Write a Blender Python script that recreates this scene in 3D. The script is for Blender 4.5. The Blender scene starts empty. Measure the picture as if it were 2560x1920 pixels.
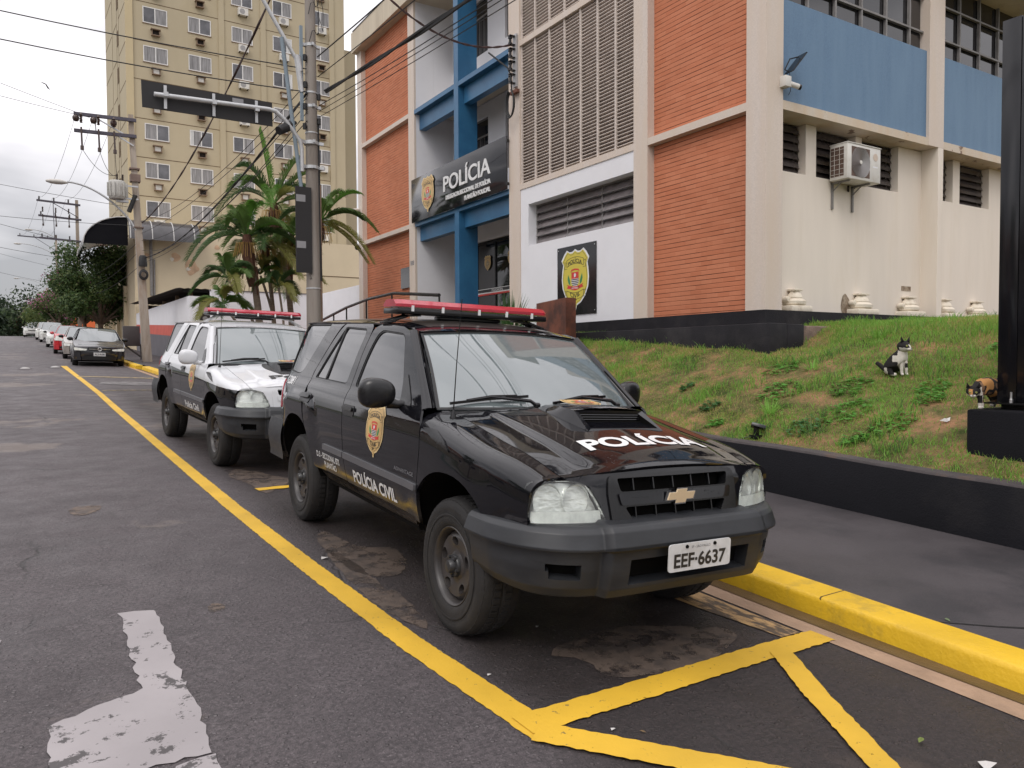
import bpy, bmesh, math, random
import numpy as np
from mathutils import Vector, Matrix
from mathutils.geometry import delaunay_2d_cdt
random.seed(7); rng = np.random.default_rng(7)
SC = bpy.context.scene
COL = SC.collection
PI = math.pi
R = math.radians
# ------------------------------------------------------------------ camera
CAMZ = 1.58
cd = bpy.data.cameras.new("camera"); cam = bpy.data.objects.new("camera", cd); COL.objects.link(cam)
cd.sensor_width = 36.0; cd.lens = 1930/2560*36.0; cd.clip_start = .05; cd.clip_end = 3000
def cam_matrix():
    pitch = math.atan((960-898)/1930.); yaw = R(31.9); roll = R(.27)
    F0 = Vector((math.sin(yaw), math.cos(yaw), 0)); R0 = Vector((math.cos(yaw), -math.sin(yaw), 0)); U0 = Vector((0,0,1))
    F = F0*math.cos(pitch)-U0*math.sin(pitch); U = U0*math.cos(pitch)+F0*math.sin(pitch)
    Rr = R0*math.cos(roll)-U*math.sin(roll); U2 = U*math.cos(roll)+R0*math.sin(roll)
    m = Matrix.Identity(4)
    for i in range(3): m[i][0] = Rr[i]; m[i][1] = U2[i]; m[i][2] = -F[i]
    m[0][3] = 0; m[1][3] = 0; m[2][3] = CAMZ
    return m
cam.matrix_world = cam_matrix()
SC.camera = cam
# ------------------------------------------------------------------ world: bright overcast sky with grey clouds
SUN_EL, SUN_AZ = R(50), R(-128)      # azimuth from +Y (down the street) towards +X
w = bpy.data.worlds.new("World"); SC.world = w; w.use_nodes = True
nt = w.node_tree; nt.nodes.clear()
def N(t, **k):
    n = nt.nodes.new(t)
    for a, b in k.items(): setattr(n, a, b)
    return n
out = N('ShaderNodeOutputWorld'); bg = N('ShaderNodeBackground'); sky = N('ShaderNodeTexSky')
sky.sky_type = 'NISHITA'; sky.sun_disc = False; sky.sun_elevation = SUN_EL; sky.sun_rotation = SUN_AZ
sky.dust_density = 2.0
tc = N('ShaderNodeTexCoord'); mp = N('ShaderNodeMapping'); mp.inputs['Scale'].default_value = (1, 1, 2.6)
no = N('ShaderNodeTexNoise'); no.inputs['Scale'].default_value = 2.3; no.inputs['Detail'].default_value = 5; no.inputs['Roughness'].default_value = .48; no.inputs['Distortion'].default_value = .2
cr = N('ShaderNodeValToRGB')
e = cr.color_ramp.elements
e[0].position = .43; e[0].color = (3.9, 3.85, 4.0, 1)
e[1].position = .60; e[1].color = (9.6, 9.25, 9.4, 1)
m_ = e.new(.51); m_.color = (6.6, 6.4, 6.55, 1)
sep = N('ShaderNodeSeparateXYZ')
hz = N('ShaderNodeMapRange'); hz.inputs['From Min'].default_value = 0.0; hz.inputs['From Max'].default_value = .9; hz.inputs['To Min'].default_value = .70; hz.inputs['To Max'].default_value = 1.62
mul = N('ShaderNodeMixRGB', blend_type='MULTIPLY'); mul.inputs[0].default_value = 1
mx = N('ShaderNodeMixRGB'); mx.inputs[0].default_value = .90
L = nt.links.new
L(tc.outputs['Generated'], mp.inputs[0]); L(mp.outputs[0], no.inputs['Vector']); L(no.outputs[0], cr.inputs[0])
L(tc.outputs['Generated'], sep.inputs[0]); L(sep.outputs[2], hz.inputs[0]); L(cr.outputs[0], mul.inputs[1]); L(hz.outputs[0], mul.inputs[2])
fd = N('ShaderNodeMapRange'); fd.inputs['From Min'].default_value = .22; fd.inputs['From Max'].default_value = .5; fd.inputs['To Max'].default_value = .75; L(sep.outputs[2], fd.inputs[0])
ev = N('ShaderNodeMixRGB'); ev.inputs[2].default_value = (7.4, 7.15, 7.3, 1); L(fd.outputs[0], ev.inputs[0]); L(cr.outputs[0], ev.inputs[1]); L(ev.outputs[0], mul.inputs[1])
L(sky.outputs[0], mx.inputs[1]); L(mul.outputs[0], mx.inputs[2]); L(mx.outputs[0], bg.inputs[0]); L(bg.outputs[0], out.inputs[0])
bg.inputs[1].default_value = .10
sd = bpy.data.lights.new("sun", 'SUN'); sun = bpy.data.objects.new("sun", sd); COL.objects.link(sun)
sd.energy = .7; sd.angle = R(25); sd.color = (1, .96, .9)
sdir = Vector((math.sin(SUN_AZ)*math.cos(SUN_EL), math.cos(SUN_AZ)*math.cos(SUN_EL), math.sin(SUN_EL)))
sun.rotation_euler = (-sdir).to_track_quat('-Z', 'Y').to_euler()
SC.view_settings.view_transform = 'Standard'; SC.view_settings.look = 'None'; SC.view_settings.exposure = .64; SC.view_settings.gamma = 1
SC.render.engine = 'CYCLES'

# ------------------------------------------------------------------ helpers
def tag(o, label=None, cat=None, group=None, kind=None):
    if label: o['label'] = label
    if cat: o['category'] = cat
    if group: o['group'] = group
    if kind: o['kind'] = kind
    return o
def thing(name, label, cat, loc=(0,0,0), rz=0, group=None):
    o = bpy.data.objects.new(name, None); COL.objects.link(o); o.empty_display_size = .2
    o.location = loc; o.rotation_euler = (0, 0, rz)
    return tag(o, label, cat, group)
def link_mesh(name, me, mats, parent=None):
    o = bpy.data.objects.new(name, me); COL.objects.link(o)
    for m in mats: me.materials.append(m)
    if parent is not None: o.parent = parent
    return o
class MB:
    def __init__(s): s.v = []; s.f = []; s.m = []
    def add(s, V, F, m=0):
        b = len(s.v); s.v += [tuple(p) for p in V]; s.f += [tuple(b+i for i in f) for f in F]; s.m += [m]*len(F); return s
    def box(s, x0, x1, y0, y1, z0, z1, m=0):
        if x0 > x1: x0, x1 = x1, x0
        if y0 > y1: y0, y1 = y1, y0
        if z0 > z1: z0, z1 = z1, z0
        return s.add([(x0,y0,z0),(x1,y0,z0),(x1,y1,z0),(x0,y1,z0),(x0,y0,z1),(x1,y0,z1),(x1,y1,z1),(x0,y1,z1)],
              [(0,3,2,1),(4,5,6,7),(0,1,5,4),(1,2,6,5),(2,3,7,6),(3,0,4,7)], m)
    def obox(s, a, b, w, h, m=0, up=(0,0,1)):
        a = Vector(a); b = Vector(b); d = (b-a).normalized(); u = Vector(up)
        sd_ = d.cross(u)
        if sd_.length < 1e-4: sd_ = d.cross(Vector((1,0,0)))
        sd_.normalize(); u = sd_.cross(d).normalized()
        V = []
        for p in (a, b):
            for i, j in ((-1,-1),(1,-1),(1,1),(-1,1)): V.append(p+sd_*(i*w/2)+u*(j*h/2))
        return s.add(V, [(0,1,2,3),(7,6,5,4),(0,4,5,1),(1,5,6,2),(2,6,7,3),(3,7,4,0)], m)
    def tube(s, P, r, n=8, m=0, cap=True, up=(0,0,1)):
        P = [Vector(p) for p in P]; k = len(P)
        rr = r if hasattr(r, '__len__') else [r]*k
        b = len(s.v); u = None
        for i in range(k):
            d = (P[min(i+1,k-1)]-P[max(i-1,0)]).normalized()
            if u is None:
                u = Vector(up)-d*Vector(up).dot(d)
                if u.length < 1e-3: u = Vector((1,0,0))-d*d.x
            else: u = u-d*u.dot(d)
            u.normalize(); q = d.cross(u)
            for j in range(n):
                a = 2*PI*j/n; s.v.append(tuple(P[i]+(u*math.cos(a)+q*math.sin(a))*rr[i]))
        for i in range(k-1):
            for j in range(n):
                s.f.append((b+i*n+j, b+i*n+(j+1)%n, b+(i+1)*n+(j+1)%n, b+(i+1)*n+j)); s.m.append(m)
        if cap:
            s.f.append(tuple(b+j for j in range(n))[::-1]); s.m.append(m)
            s.f.append(tuple(b+(k-1)*n+j for j in range(n))); s.m.append(m)
        return s
    def lathe(s, prof, n=24, m=0, fn=None, a0=0, a1=2*PI):
        # prof: (r, h); fn maps (x,y,h) -> world
        if fn is None: fn = lambda x, y, h: (x, y, h)
        b = len(s.v); full = abs(a1-a0-2*PI) < 1e-6; c = n if full else n+1
        for r_, h in prof:
            for j in range(c):
                a = a0+(a1-a0)*j/n; s.v.append(tuple(fn(r_*math.cos(a), r_*math.sin(a), h)))
        for i in range(len(prof)-1):
            for j in range(n):
                j2 = (j+1) % c
                s.f.append((b+i*c+j, b+i*c+j2, b+(i+1)*c+j2, b+(i+1)*c+j)); s.m.append(m)
        return s
    def prism(s, pts, fn, d0, d1, m=0):
        # pts 2d outline, fn(u,v,d)->3d
        n = len(pts)
        V = [fn(p[0], p[1], d0) for p in pts]+[fn(p[0], p[1], d1) for p in pts]
        F = [tuple(range(n))[::-1], tuple(range(n, 2*n))]+[(i, (i+1) % n, n+(i+1) % n, n+i) for i in range(n)]
        return s.add(V, F, m)
    def grid(s, fn, nu, nv, m=0):
        b = len(s.v)
        for i in range(nu+1):
            for j in range(nv+1): s.v.append(tuple(fn(i/nu, j/nv)))
        for i in range(nu):
            for j in range(nv):
                a = b+i*(nv+1)+j; s.f.append((a, a+nv+1, a+nv+2, a+1)); s.m.append(m)
        return s
    def build(s, name, mats, parent=None, smooth=None, bevel=0):
        if not isinstance(mats, (list, tuple)): mats = [mats]
        me = bpy.data.meshes.new(name); me.from_pydata(s.v, [], s.f)
        me.polygons.foreach_set('material_index', s.m)
        if bevel or True:
            bm = bmesh.new(); bm.from_mesh(me)
            bmesh.ops.recalc_face_normals(bm, faces=bm.faces) if smooth != 'keep' else None
            if bevel:
                ed = [e_ for e_ in bm.edges if len(e_.link_faces) == 2 and e_.calc_face_angle(0) > .6]
                bmesh.ops.bevel(bm, geom=ed, offset=bevel, segments=2, profile=.5, affect='EDGES', clamp_overlap=True)
            bm.to_mesh(me); bm.free()
        if smooth or bevel:
            me.polygons.foreach_set('use_smooth', [True]*len(me.polygons))
            me.set_sharp_from_angle(angle=R(smooth if isinstance(smooth, (int, float)) and smooth is not True else 40))
        me.update()
        return link_mesh(name, me, mats, parent)
def lerp(a, b, t): return a+(b-a)*t
def sst(a, b, x):
    t = np.clip((x-a)/(b-a), 0, 1); return t*t*(3-2*t)
def sp(x, xs, ys):
    "smooth monotone cubic interpolation"
    xs = np.asarray(xs, float); ys = np.asarray(ys, float)
    if xs[0] > xs[-1]: xs = xs[::-1]; ys = ys[::-1]
    h = np.diff(xs); d = np.diff(ys)/h
    m = np.empty_like(ys); m[0] = d[0]; m[-1] = d[-1]
    for i in range(1, len(xs)-1):
        m[i] = 0 if d[i-1]*d[i] <= 0 else 2*d[i-1]*d[i]/(d[i-1]+d[i])
    x = np.clip(x, xs[0], xs[-1]); i = np.clip(np.searchsorted(xs, x)-1, 0, len(h)-1)
    t = (x-xs[i])/h[i]
    return (2*t**3-3*t**2+1)*ys[i]+(t**3-2*t**2+t)*h[i]*m[i]+(-2*t**3+3*t**2)*ys[i+1]+(t**3-t**2)*h[i]*m[i+1]
def copy_tree(o, parent=None):
    c = o.copy(); COL.objects.link(c)
    if parent is not None: c.parent = parent
    for ch in list(o.children): copy_tree(ch, c)
    return c
# ------------------------------------------------------------------ materials
def newmat(name):
    m = bpy.data.materials.new(name); m.use_nodes = True
    nt = m.node_tree; b = nt.nodes['Principled BSDF']; return m, nt, b
def setp(b, **k):
    for a, v in k.items():
        b.inputs[a.replace('_', ' ')].default_value = v
def c4(c): return (c[0], c[1], c[2], 1)
def mat(name, col, rough=.6, metal=0., var=.12, vs=2.0, bump=0., bs=60., coat=0., spec=.5, dirt=None, ds=1.2, dth=(.52,.66), coords='pos', stretch=(1,1,1), rvar=0., dmax=.8):
    """principled with tonal variation, an optional second colour in patches and fine bump"""
    m, nt, b = newmat(name); n = nt.nodes; L = nt.links.new
    setp(b, Roughness=rough, Metallic=metal, Coat_Weight=coat, Coat_Roughness=.04, Specular_IOR_Level=spec)
    if coords == 'pos': g = n.new('ShaderNodeNewGeometry').outputs['Position']
    else: g = n.new('ShaderNodeTexCoord').outputs['Object']
    mp = n.new('ShaderNodeMapping'); mp.inputs['Scale'].default_value = stretch; L(g, mp.inputs[0]); g = mp.outputs[0]
    no = n.new('ShaderNodeTexNoise'); no.inputs['Scale'].default_value = vs; no.inputs['Detail'].default_value = 6; no.inputs['Roughness'].default_value = .62; L(g, no.inputs['Vector'])
    mr = n.new('ShaderNodeMapRange'); mr.inputs['From Min'].default_value = .3; mr.inputs['From Max'].default_value = .7; mr.inputs['To Min'].default_value = 1-var; mr.inputs['To Max'].default_value = 1+var; L(no.outputs[0], mr.inputs[0])
    mu = n.new('ShaderNodeMixRGB'); mu.blend_type = 'MULTIPLY'; mu.inputs[0].default_value = 1; mu.inputs[1].default_value = c4(col); L(mr.outputs[0], mu.inputs[2])
    o = mu.outputs[0]
    if dirt is not None:
        n2 = n.new('ShaderNodeTexNoise'); n2.inputs['Scale'].default_value = ds; n2.inputs['Detail'].default_value = 8; n2.inputs['Roughness'].default_value = .65; L(g, n2.inputs['Vector'])
        r2 = n.new('ShaderNodeMapRange'); r2.inputs['From Min'].default_value = dth[0]; r2.inputs['From Max'].default_value = dth[1]; r2.inputs['To Max'].default_value = dmax; L(n2.outputs[0], r2.inputs[0])
        mx = n.new('ShaderNodeMixRGB'); L(r2.outputs[0], mx.inputs[0]); L(o, mx.inputs[1]); mx.inputs[2].default_value = c4(dirt); o = mx.outputs[0]
    L(o, b.inputs['Base Color'])
    if rvar:
        rr = n.new('ShaderNodeMapRange'); rr.inputs['From Min'].default_value = .3; rr.inputs['From Max'].default_value = .7; rr.inputs['To Min'].default_value = rough-rvar; rr.inputs['To Max'].default_value = rough+rvar; L(no.outputs[0], rr.inputs[0]); L(rr.outputs[0], b.inputs['Roughness'])
    if bump:
        n3 = n.new('ShaderNodeTexNoise'); n3.inputs['Scale'].default_value = bs; n3.inputs['Detail'].default_value = 4; L(g, n3.inputs['Vector'])
        bu = n.new('ShaderNodeBump'); bu.inputs['Strength'].default_value = bump; bu.inputs['Distance'].default_value = .01; L(n3.outputs[0], bu.inputs['Height']); L(bu.outputs[0], b.inputs['Normal'])
    return m
def text_polys(txt, size=1, bold=0., sx=1, spacing=1):
    "2D triangles of a piece of lettering, baseline at y=0, left at x=0"
    cu = bpy.data.curves.new('txt', 'FONT'); cu.body = txt; cu.size = size; cu.offset = bold; cu.space_character = spacing; cu.resolution_u = 4
    ob = bpy.data.objects.new('txt', cu); COL.objects.link(ob)
    bpy.context.view_layer.update()
    me = bpy.data.meshes.new_from_object(ob.evaluated_get(bpy.context.evaluated_depsgraph_get()))
    V = [(v.co.x*sx, v.co.y) for v in me.vertices]; F = [tuple(p.vertices) for p in me.polygons]
    bpy.data.objects.remove(ob); bpy.data.curves.remove(cu); bpy.data.meshes.remove(me)
    x0 = min(v[0] for v in V); x1 = max(v[0] for v in V)
    V = [(v[0]-x0, v[1]) for v in V]
    return V, F, x1-x0
def text_fit(txt, width, height, bold=0., spacing=1):
    "lettering scaled to a given width and cap height"
    V, F, w0 = text_polys(txt, 1, bold, 1, spacing)
    cap = text_polys('H', 1, bold)[0]; ch = max(v[1] for v in cap)
    return [(v[0]*width/w0, v[1]*height/ch) for v in V], F
# ================================================================== SUV
class SM:
    "smooth mesh with analytic normals"
    def __init__(s): s.v = []; s.f = []; s.m = []; s.n = []
    def raw(s, V, F, Nn, m=0):
        b = len(s.v); s.v += V; s.n += Nn; s.f += [tuple(b+i for i in f) for f in F]; s.m += [m]*len(F)
    def patch(s, fn, nu, nv, m=0, ctr=None, flip=False, flange=0):
        V = []; Nn = []; e = 1e-3
        for i in range(nu+1):
            for j in range(nv+1):
                u, v = i/nu, j/nv
                p = fn(u, v); du = fn(min(u+e,1), v)-fn(max(u-e,0), v); dv = fn(u, min(v+e,1))-fn(u, max(v-e,0))
                n = du.cross(dv)
                if n.length < 1e-12: n = Vector((0,0,1))
                n.normalize()
                c = ctr if ctr is not None else Vector((p.x*.9-.05, 0, .75))
                if (p-c).dot(n) < 0: n = -n
                if flip: n = -n
                V.append(p); Nn.append(n)
        F = [(i*(nv+1)+j, (i+1)*(nv+1)+j, (i+1)*(nv+1)+j+1, i*(nv+1)+j+1) for i in range(nu) for j in range(nv)]
        s.raw([tuple(p) for p in V], F, Nn, m)
        if flange:
            ring = [i*(nv+1) for i in range(nu+1)]+[nu*(nv+1)+j for j in range(1, nv+1)]+[i*(nv+1)+nv for i in range(nu-1, -1, -1)]+[j for j in range(nv-1, 0, -1)]
            s.rim([V[k] for k in ring], [Nn[k] for k in ring], flange, m)
    def rim(s, P, Nn, d, m):
        n = len(P)
        VV = []; NN = []
        c = sum(P, Vector())/n
        for i in range(n):
            t = (P[(i+1) % n]-P[i-1]); o = t.cross(Nn[i])
            if o.length > 0: o.normalize()
            NN.append(o)
        # orient outwards
        if sum((P[i]-c).dot(NN[i]) for i in range(n)) < 0: NN = [-o for o in NN]
        V = [tuple(p) for p in P]+[tuple(P[i]-Nn[i]*d) for i in range(n)]
        F = [(i, (i+1) % n, n+(i+1) % n, n+i) for i in range(n)]
        s.raw(V, F, NN+NN, m)
    def panel(s, outline, holes, fn, step, m=0, flange=.014, off=0, ctr=None):
        outline = resample(outline, step); holes = [resample(h, step) for h in holes]
        loops = [outline]+holes
        P = []; E = []
        for lp in loops:
            b = len(P); P += lp; E += [(b+i, b+(i+1) % len(lp)) for i in range(len(lp))]
        xs = [p[0] for p in outline]; zs = [p[1] for p in outline]
        A = np.array(P); seg = [(np.array(lp), np.roll(np.array(lp), -1, 0)) for lp in loops]
        gx = np.arange(min(xs), max(xs), step); gz_ = np.arange(min(zs), max(zs), step*.9)
        for k, z in enumerate(gz_):
            for x in gx:
                p = (x+(k % 2)*step*.5, z)
                if not pip(p, outline) or any(pip(p, h) for h in holes): continue
                if ((A[:,0]-p[0])**2+(A[:,1]-p[1])**2).min() < (step*.55)**2: continue
                P.append(p)
        r = delaunay_2d_cdt([Vector(p) for p in P], E, [], 0, 1e-6)
        vv = [(v.x, v.y) for v in r[0]]; ff = []
        for f in r[2]:
            c = (sum(vv[i][0] for i in f)/len(f), sum(vv[i][1] for i in f)/len(f))
            if pip(c, outline) and not any(pip(c, h) for h in holes): ff.append(tuple(f))
        V = []; Nn = []
        for p in vv:
            q, n = pn(fn, p, ctr); V.append(q+n*off); Nn.append(n)
        s.raw([tuple(p) for p in V], ff, Nn, m)
        if flange:
            for lp in loops:
                Q = [pn(fn, p, ctr) for p in lp]
                s.rim([q+n*off for q, n in Q], [n for q, n in Q], flange, m)
    def build(s, name, mats, parent=None):
        if not isinstance(mats, (list, tuple)): mats = [mats]
        V = np.array(s.v); Nn = np.array([tuple(n) for n in s.n])
        F = []
        for f in s.f:
            a, b, c = V[f[0]], V[f[1]], V[f[2]]
            g = np.cross(b-a, c-a)
            if np.dot(g, Nn[list(f)].sum(0)) < 0: f = f[::-1]
            F.append(f)
        me = bpy.data.meshes.new(name); me.from_pydata([tuple(v) for v in V], [], F)
        me.polygons.foreach_set('material_index', s.m); me.polygons.foreach_set('use_smooth', [True]*len(F))
        me.update(); me.normals_split_custom_set_from_vertices([tuple(n) for n in Nn])
        return link_mesh(name, me, mats, parent)
def pip(p, poly):
    x, y = p; c = False; j = len(poly)-1
    for i in range(len(poly)):
        xi, yi = poly[i][0], poly[i][1]; xj, yj = poly[j][0], poly[j][1]
        if (yi > y) != (yj > y) and x < (xj-xi)*(y-yi)/(yj-yi)+xi: c = not c
        j = i
    return c
def resample(pts, step):
    o = []
    for i in range(len(pts)):
        a = pts[i]; b = pts[(i+1) % len(pts)]
        L_ = math.hypot(b[0]-a[0], b[1]-a[1]); n = max(1, int(round(L_/step)))
        for k in range(n): o.append((lerp(a[0], b[0], k/n), lerp(a[1], b[1], k/n)))
    return o
def rnd(pts):
    "round the corners given as (x, y, r)"
    o = []; n = len(pts)
    for i, p in enumerate(pts):
        if len(p) < 3 or p[2] == 0: o.append((p[0], p[1])); continue
        a = Vector(pts[i-1][:2]); b = Vector(p[:2]); c = Vector(pts[(i+1) % n][:2]); r = p[2]
        d1 = (a-b); d2 = (c-b); r1 = min(r, d1.length*.49); r2 = min(r, d2.length*.49)
        s_ = b+d1.normalized()*r1; e_ = b+d2.normalized()*r2
        for k in range(6):
            t = k/5; q = s_*(1-t)**2+b*2*t*(1-t)+e_*t*t; o.append((q.x, q.y))
    return o
def pn(fn, p, ctr=None):
    e = 2e-3
    q = fn(p[0], p[1]); a = fn(p[0]+e, p[1])-fn(p[0]-e, p[1]); b = fn(p[0], p[1]+e)-fn(p[0], p[1]-e)
    n = a.cross(b)
    if n.length < 1e-14: n = Vector((0,0,1))
    n.normalize(); c = ctr if ctr is not None else Vector((q.x*.9-.05, 0, .75))
    if (q-c).dot(n) < 0: n = -n
    return q, n
WB = 2.75; WR = .355
TZ = [.38,.50,.58,.70,.85,.98,1.06,1.12,1.17,1.22,1.35,1.50,1.60,1.64,1.67]
TY = [.770,.820,.845,.864,.868,.862,.850,.830,.800,.783,.742,.693,.657,.630,.585]
def taper(x): return .25*max(0, x-.1)**2+.28*max(0, -3.0-x)**2
def flare(x, z):
    f = 0
    for xw, ax, az, h, soft in ((0, .62, .66, .014, 0), (-WB, .72, .80, .024, 1)):
        if abs(x-xw) < 1 and z < 1.2:
            e_ = (abs(x-xw)/ax)**2.6+(abs(z-.30)/az)**2.6
            e_ = e_**(1/2.6)
            w_ = .45 if not soft else lerp(.50, .09, float(sst(.80, .98, z))); f = max(f, h*(1-float(sst(1-w_, 1.0, e_))))
    return f
def ys(x, z): return float(sp(z, TZ, TY))-taper(x)+flare(x, z)
def side(sg): return lambda x, z: Vector((x, sg*ys(x, z), z))
# fender domain (x,q)
FQ = [.38,.50,.58,.70,.85,.98,1.04,1.085,1.13,1.18,1.27]
FZ = [.38,.50,.58,.70,.85,.98,1.04,1.082,1.108,1.122,1.131]
FY = [.770,.820,.845,.864,.868,.862,.852,.828,.790,.742,.655]
def zt(x): return float(sp(x, [-.46,-.2,.157,.4,.508,.60,.66], [1.131,1.098,1.038,.998,.972,.945,.928]))
def fzm(x, zr): return zr if zr < .72 else .72+(zr-.72)*(zt(x)-.72)/(1.131-.72)
def fender(sg):
    def f(x, q):
        zr = float(sp(q, FQ, FZ)); z = fzm(x, zr)
        y = float(sp(q, FQ, FY))-taper(x)*(1-.6*float(sst(1.04, 1.27, q)))
        return Vector((x, sg*(y+flare(x, z)), z))
    return f
def qof(x, z):
    zr = z if z < .72 else .72+(z-.72)*(1.131-.72)/(zt(x)-.72)
    return float(np.interp(zr, FZ, FQ))
def arch(xw, ax, h, a0, a1, n=18, e=2.3):
    o = []
    for i in range(n+1):
        a = R(lerp(a0, a1, i/n)); c, s_ = math.cos(a), math.sin(a)
        o.append((xw+ax*math.copysign(abs(c)**(2/e), c), .34+h*math.copysign(abs(s_)**(2/e), s_)))
    return o
# front skin: plan curve
PY_ = [0,.30,.45,.55,.65,.72,.77,.80,.815]
PX_ = [.80,.795,.785,.768,.738,.705,.672,.640,.60]
def fas(y, z):
    x = float(sp(abs(y), PY_, PX_)); return Vector((x-.22*(z-.70)-.35*max(0, z-.90)**1.2, y, z))
def car_side_text(sg, txt, x0, x1, z0, zh, bold=.01, dz=0):
    V, F = text_fit(txt, x1-x0, zh, bold)
    fn = side(sg); P = []
    for u, v in V:
        x = x0+u if sg < 0 else x1-u
        z = z0+v+dz*u
        q, n = pn(fn, (x, z)); P.append(tuple(q+n*.003))
    return P, F
# ---- emblem: gold shield with black lines, lettering and arms; fn(u,v,k): u,v in units of the width, k layer
SH = [(0,1.0),(.10,.93),(.20,.93),(.30,1.0),(.40,.88),(.50,.70),(.44,.56),(.47,.36),(.49,.10),(.46,-.18),(.36,-.44),(.20,-.64),(.06,-.72),(.03,-.86),(0,-.88)]
def emblem(fn, mats_idx=(0,1,2,3,4,5), detail=True):
    # materials: 0 rim white/gold edge, 1 gold, 2 black, 3 red, 4 white, 5 green
    mb = MB(); I = mats_idx
    sh = SH+[(-x, y) for x, y in SH[-2:0:-1]]
    def poly(pts, k, m):
        # subdivide polygon by CDT so that it can follow a curved surface
        pr = resample(pts, .12)
        r = delaunay_2d_cdt([Vector(p) for p in pr], [(i, (i+1) % len(pr)) for i in range(len(pr))], [], 1, 1e-6)
        mb.add([fn(v.x, v.y, k) for v in r[0]], [tuple(f) for f in r[2]], m)
    def ring(pts, w_, k, m):
        n = len(pts); c = (0, .05)
        inn = [(p[0]*(1-w_), (p[1]-c[1])*(1-w_*.62)+c[1]) for p in pts]
        mb.add([fn(p[0], p[1], k) for p in pts+inn], [(i, (i+1) % n, n+(i+1) % n, n+i) for i in range(n)], m)
    def line(pts, w_, k, m):
        for a, b in zip(pts, pts[1:]):
            d = Vector((b[0]-a[0], b[1]-a[1]));
            if d.length < 1e-6: continue
            nn = Vector((-d.y, d.x)).normalized()*w_/2
            mb.add([fn(a[0]-nn.x, a[1]-nn.y, k), fn(b[0]-nn.x, b[1]-nn.y, k), fn(b[0]+nn.x, b[1]+nn.y, k), fn(a[0]+nn.x, a[1]+nn.y, k)], [(0,1,2,3)], m)
    def txt(t, cx, cy, w_, h, k, m, arc=0, bold=.02):
        V, F = text_fit(t, w_, h, bold)
        mb.add([fn(cx+u-w_/2, cy+v-h/2+arc*(1-((u-w_/2)/(w_/2))**2), k) for u, v in V], F, m)
    poly([(x*1.0, y) for x, y in sh], 0, I[0])
    s2 = [(x*.92, .05+(y-.05)*.945) for x, y in sh]
    poly(s2, 1, I[1])
    if not detail: return mb
    ring([(x*.87, .05+(y-.05)*.90) for x, y in sh], .018, 2, I[2])
    # ribbons
    arc = lambda x: .10*(1-(x/.33)**2)
    for y0, sgn in ((.56, 1), (-.33, -1)):
        top = [(x, y0+.10+sgn*arc(x)) for x in np.linspace(-.30, .30, 9)]; bot = [(x, y0-.10+sgn*arc(x)) for x in np.linspace(-.30, .30, 9)]
        line(top, .014, 2, I[2]); line(bot, .014, 2, I[2]); line([top[0], bot[0]], .014, 2, I[2]); line([top[-1], bot[-1]], .014, 2, I[2])
        for q in (-1, 1):
            e0 = y0+sgn*0.0
            line([(q*.30, e0+.05), (q*.38, e0+.08), (q*.35, e0-.02), (q*.39, e0-.13), (q*.28, e0-.13)], .012, 2, I[2])
    txt('POLÍCIA', 0, .555, .50, .12, 3, I[2], arc=.09)
    txt('CIVIL', 0, -.335, .36, .13, 3, I[2], arc=-.09)
    txt('SP', 0, -.56, .11, .085, 3, I[2])
    # arms
    poly([(-.13,.30),(.13,.30),(.13,.10),(-.13,.10)], 2, I[3])
    poly([(-.04,.22),(0,.28),(.04,.22),(.02,.15),(-.03,.14)], 3, I[4])
    low = [(-.13,.10),(.13,.10),(.13,-.02),(.09,-.11),(0,-.16),(-.09,-.11),(-.13,-.02)]
    poly(low, 2, I[4])
    for yy, hw in ((.075,.13),(.02,.13),(-.035,.122),(-.09,.10)):
        poly([(-hw,yy+.012),(hw,yy+.012),(hw,yy-.016),(-hw,yy-.016)], 3, I[2])
    poly([(-.17,.30),(-.10,.345),(0,.36),(.10,.345),(.17,.30),(.13,.385),(0,.41),(-.13,.385)], 3, I[3])
    for q in (-1, 1):
        poly([(q*.17,-.10),(q*.24,-.02),(q*.27,.10),(q*.25,.25),(q*.20,.12),(q*.17,.02)], 2, I[5])
        poly([(q*.10,-.13),(q*.30,-.06),(q*.26,-.12),(q*.30,-.17),(q*.12,-.22)], 3, I[3])
    poly([(-.14,-.13),(.14,-.13),(.13,-.23),(0,-.26),(-.13,-.23)], 3, I[3])
    txt('SÃO PAULO', 0, -.185, .24, .05, 4, I[4])
    return mb
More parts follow.
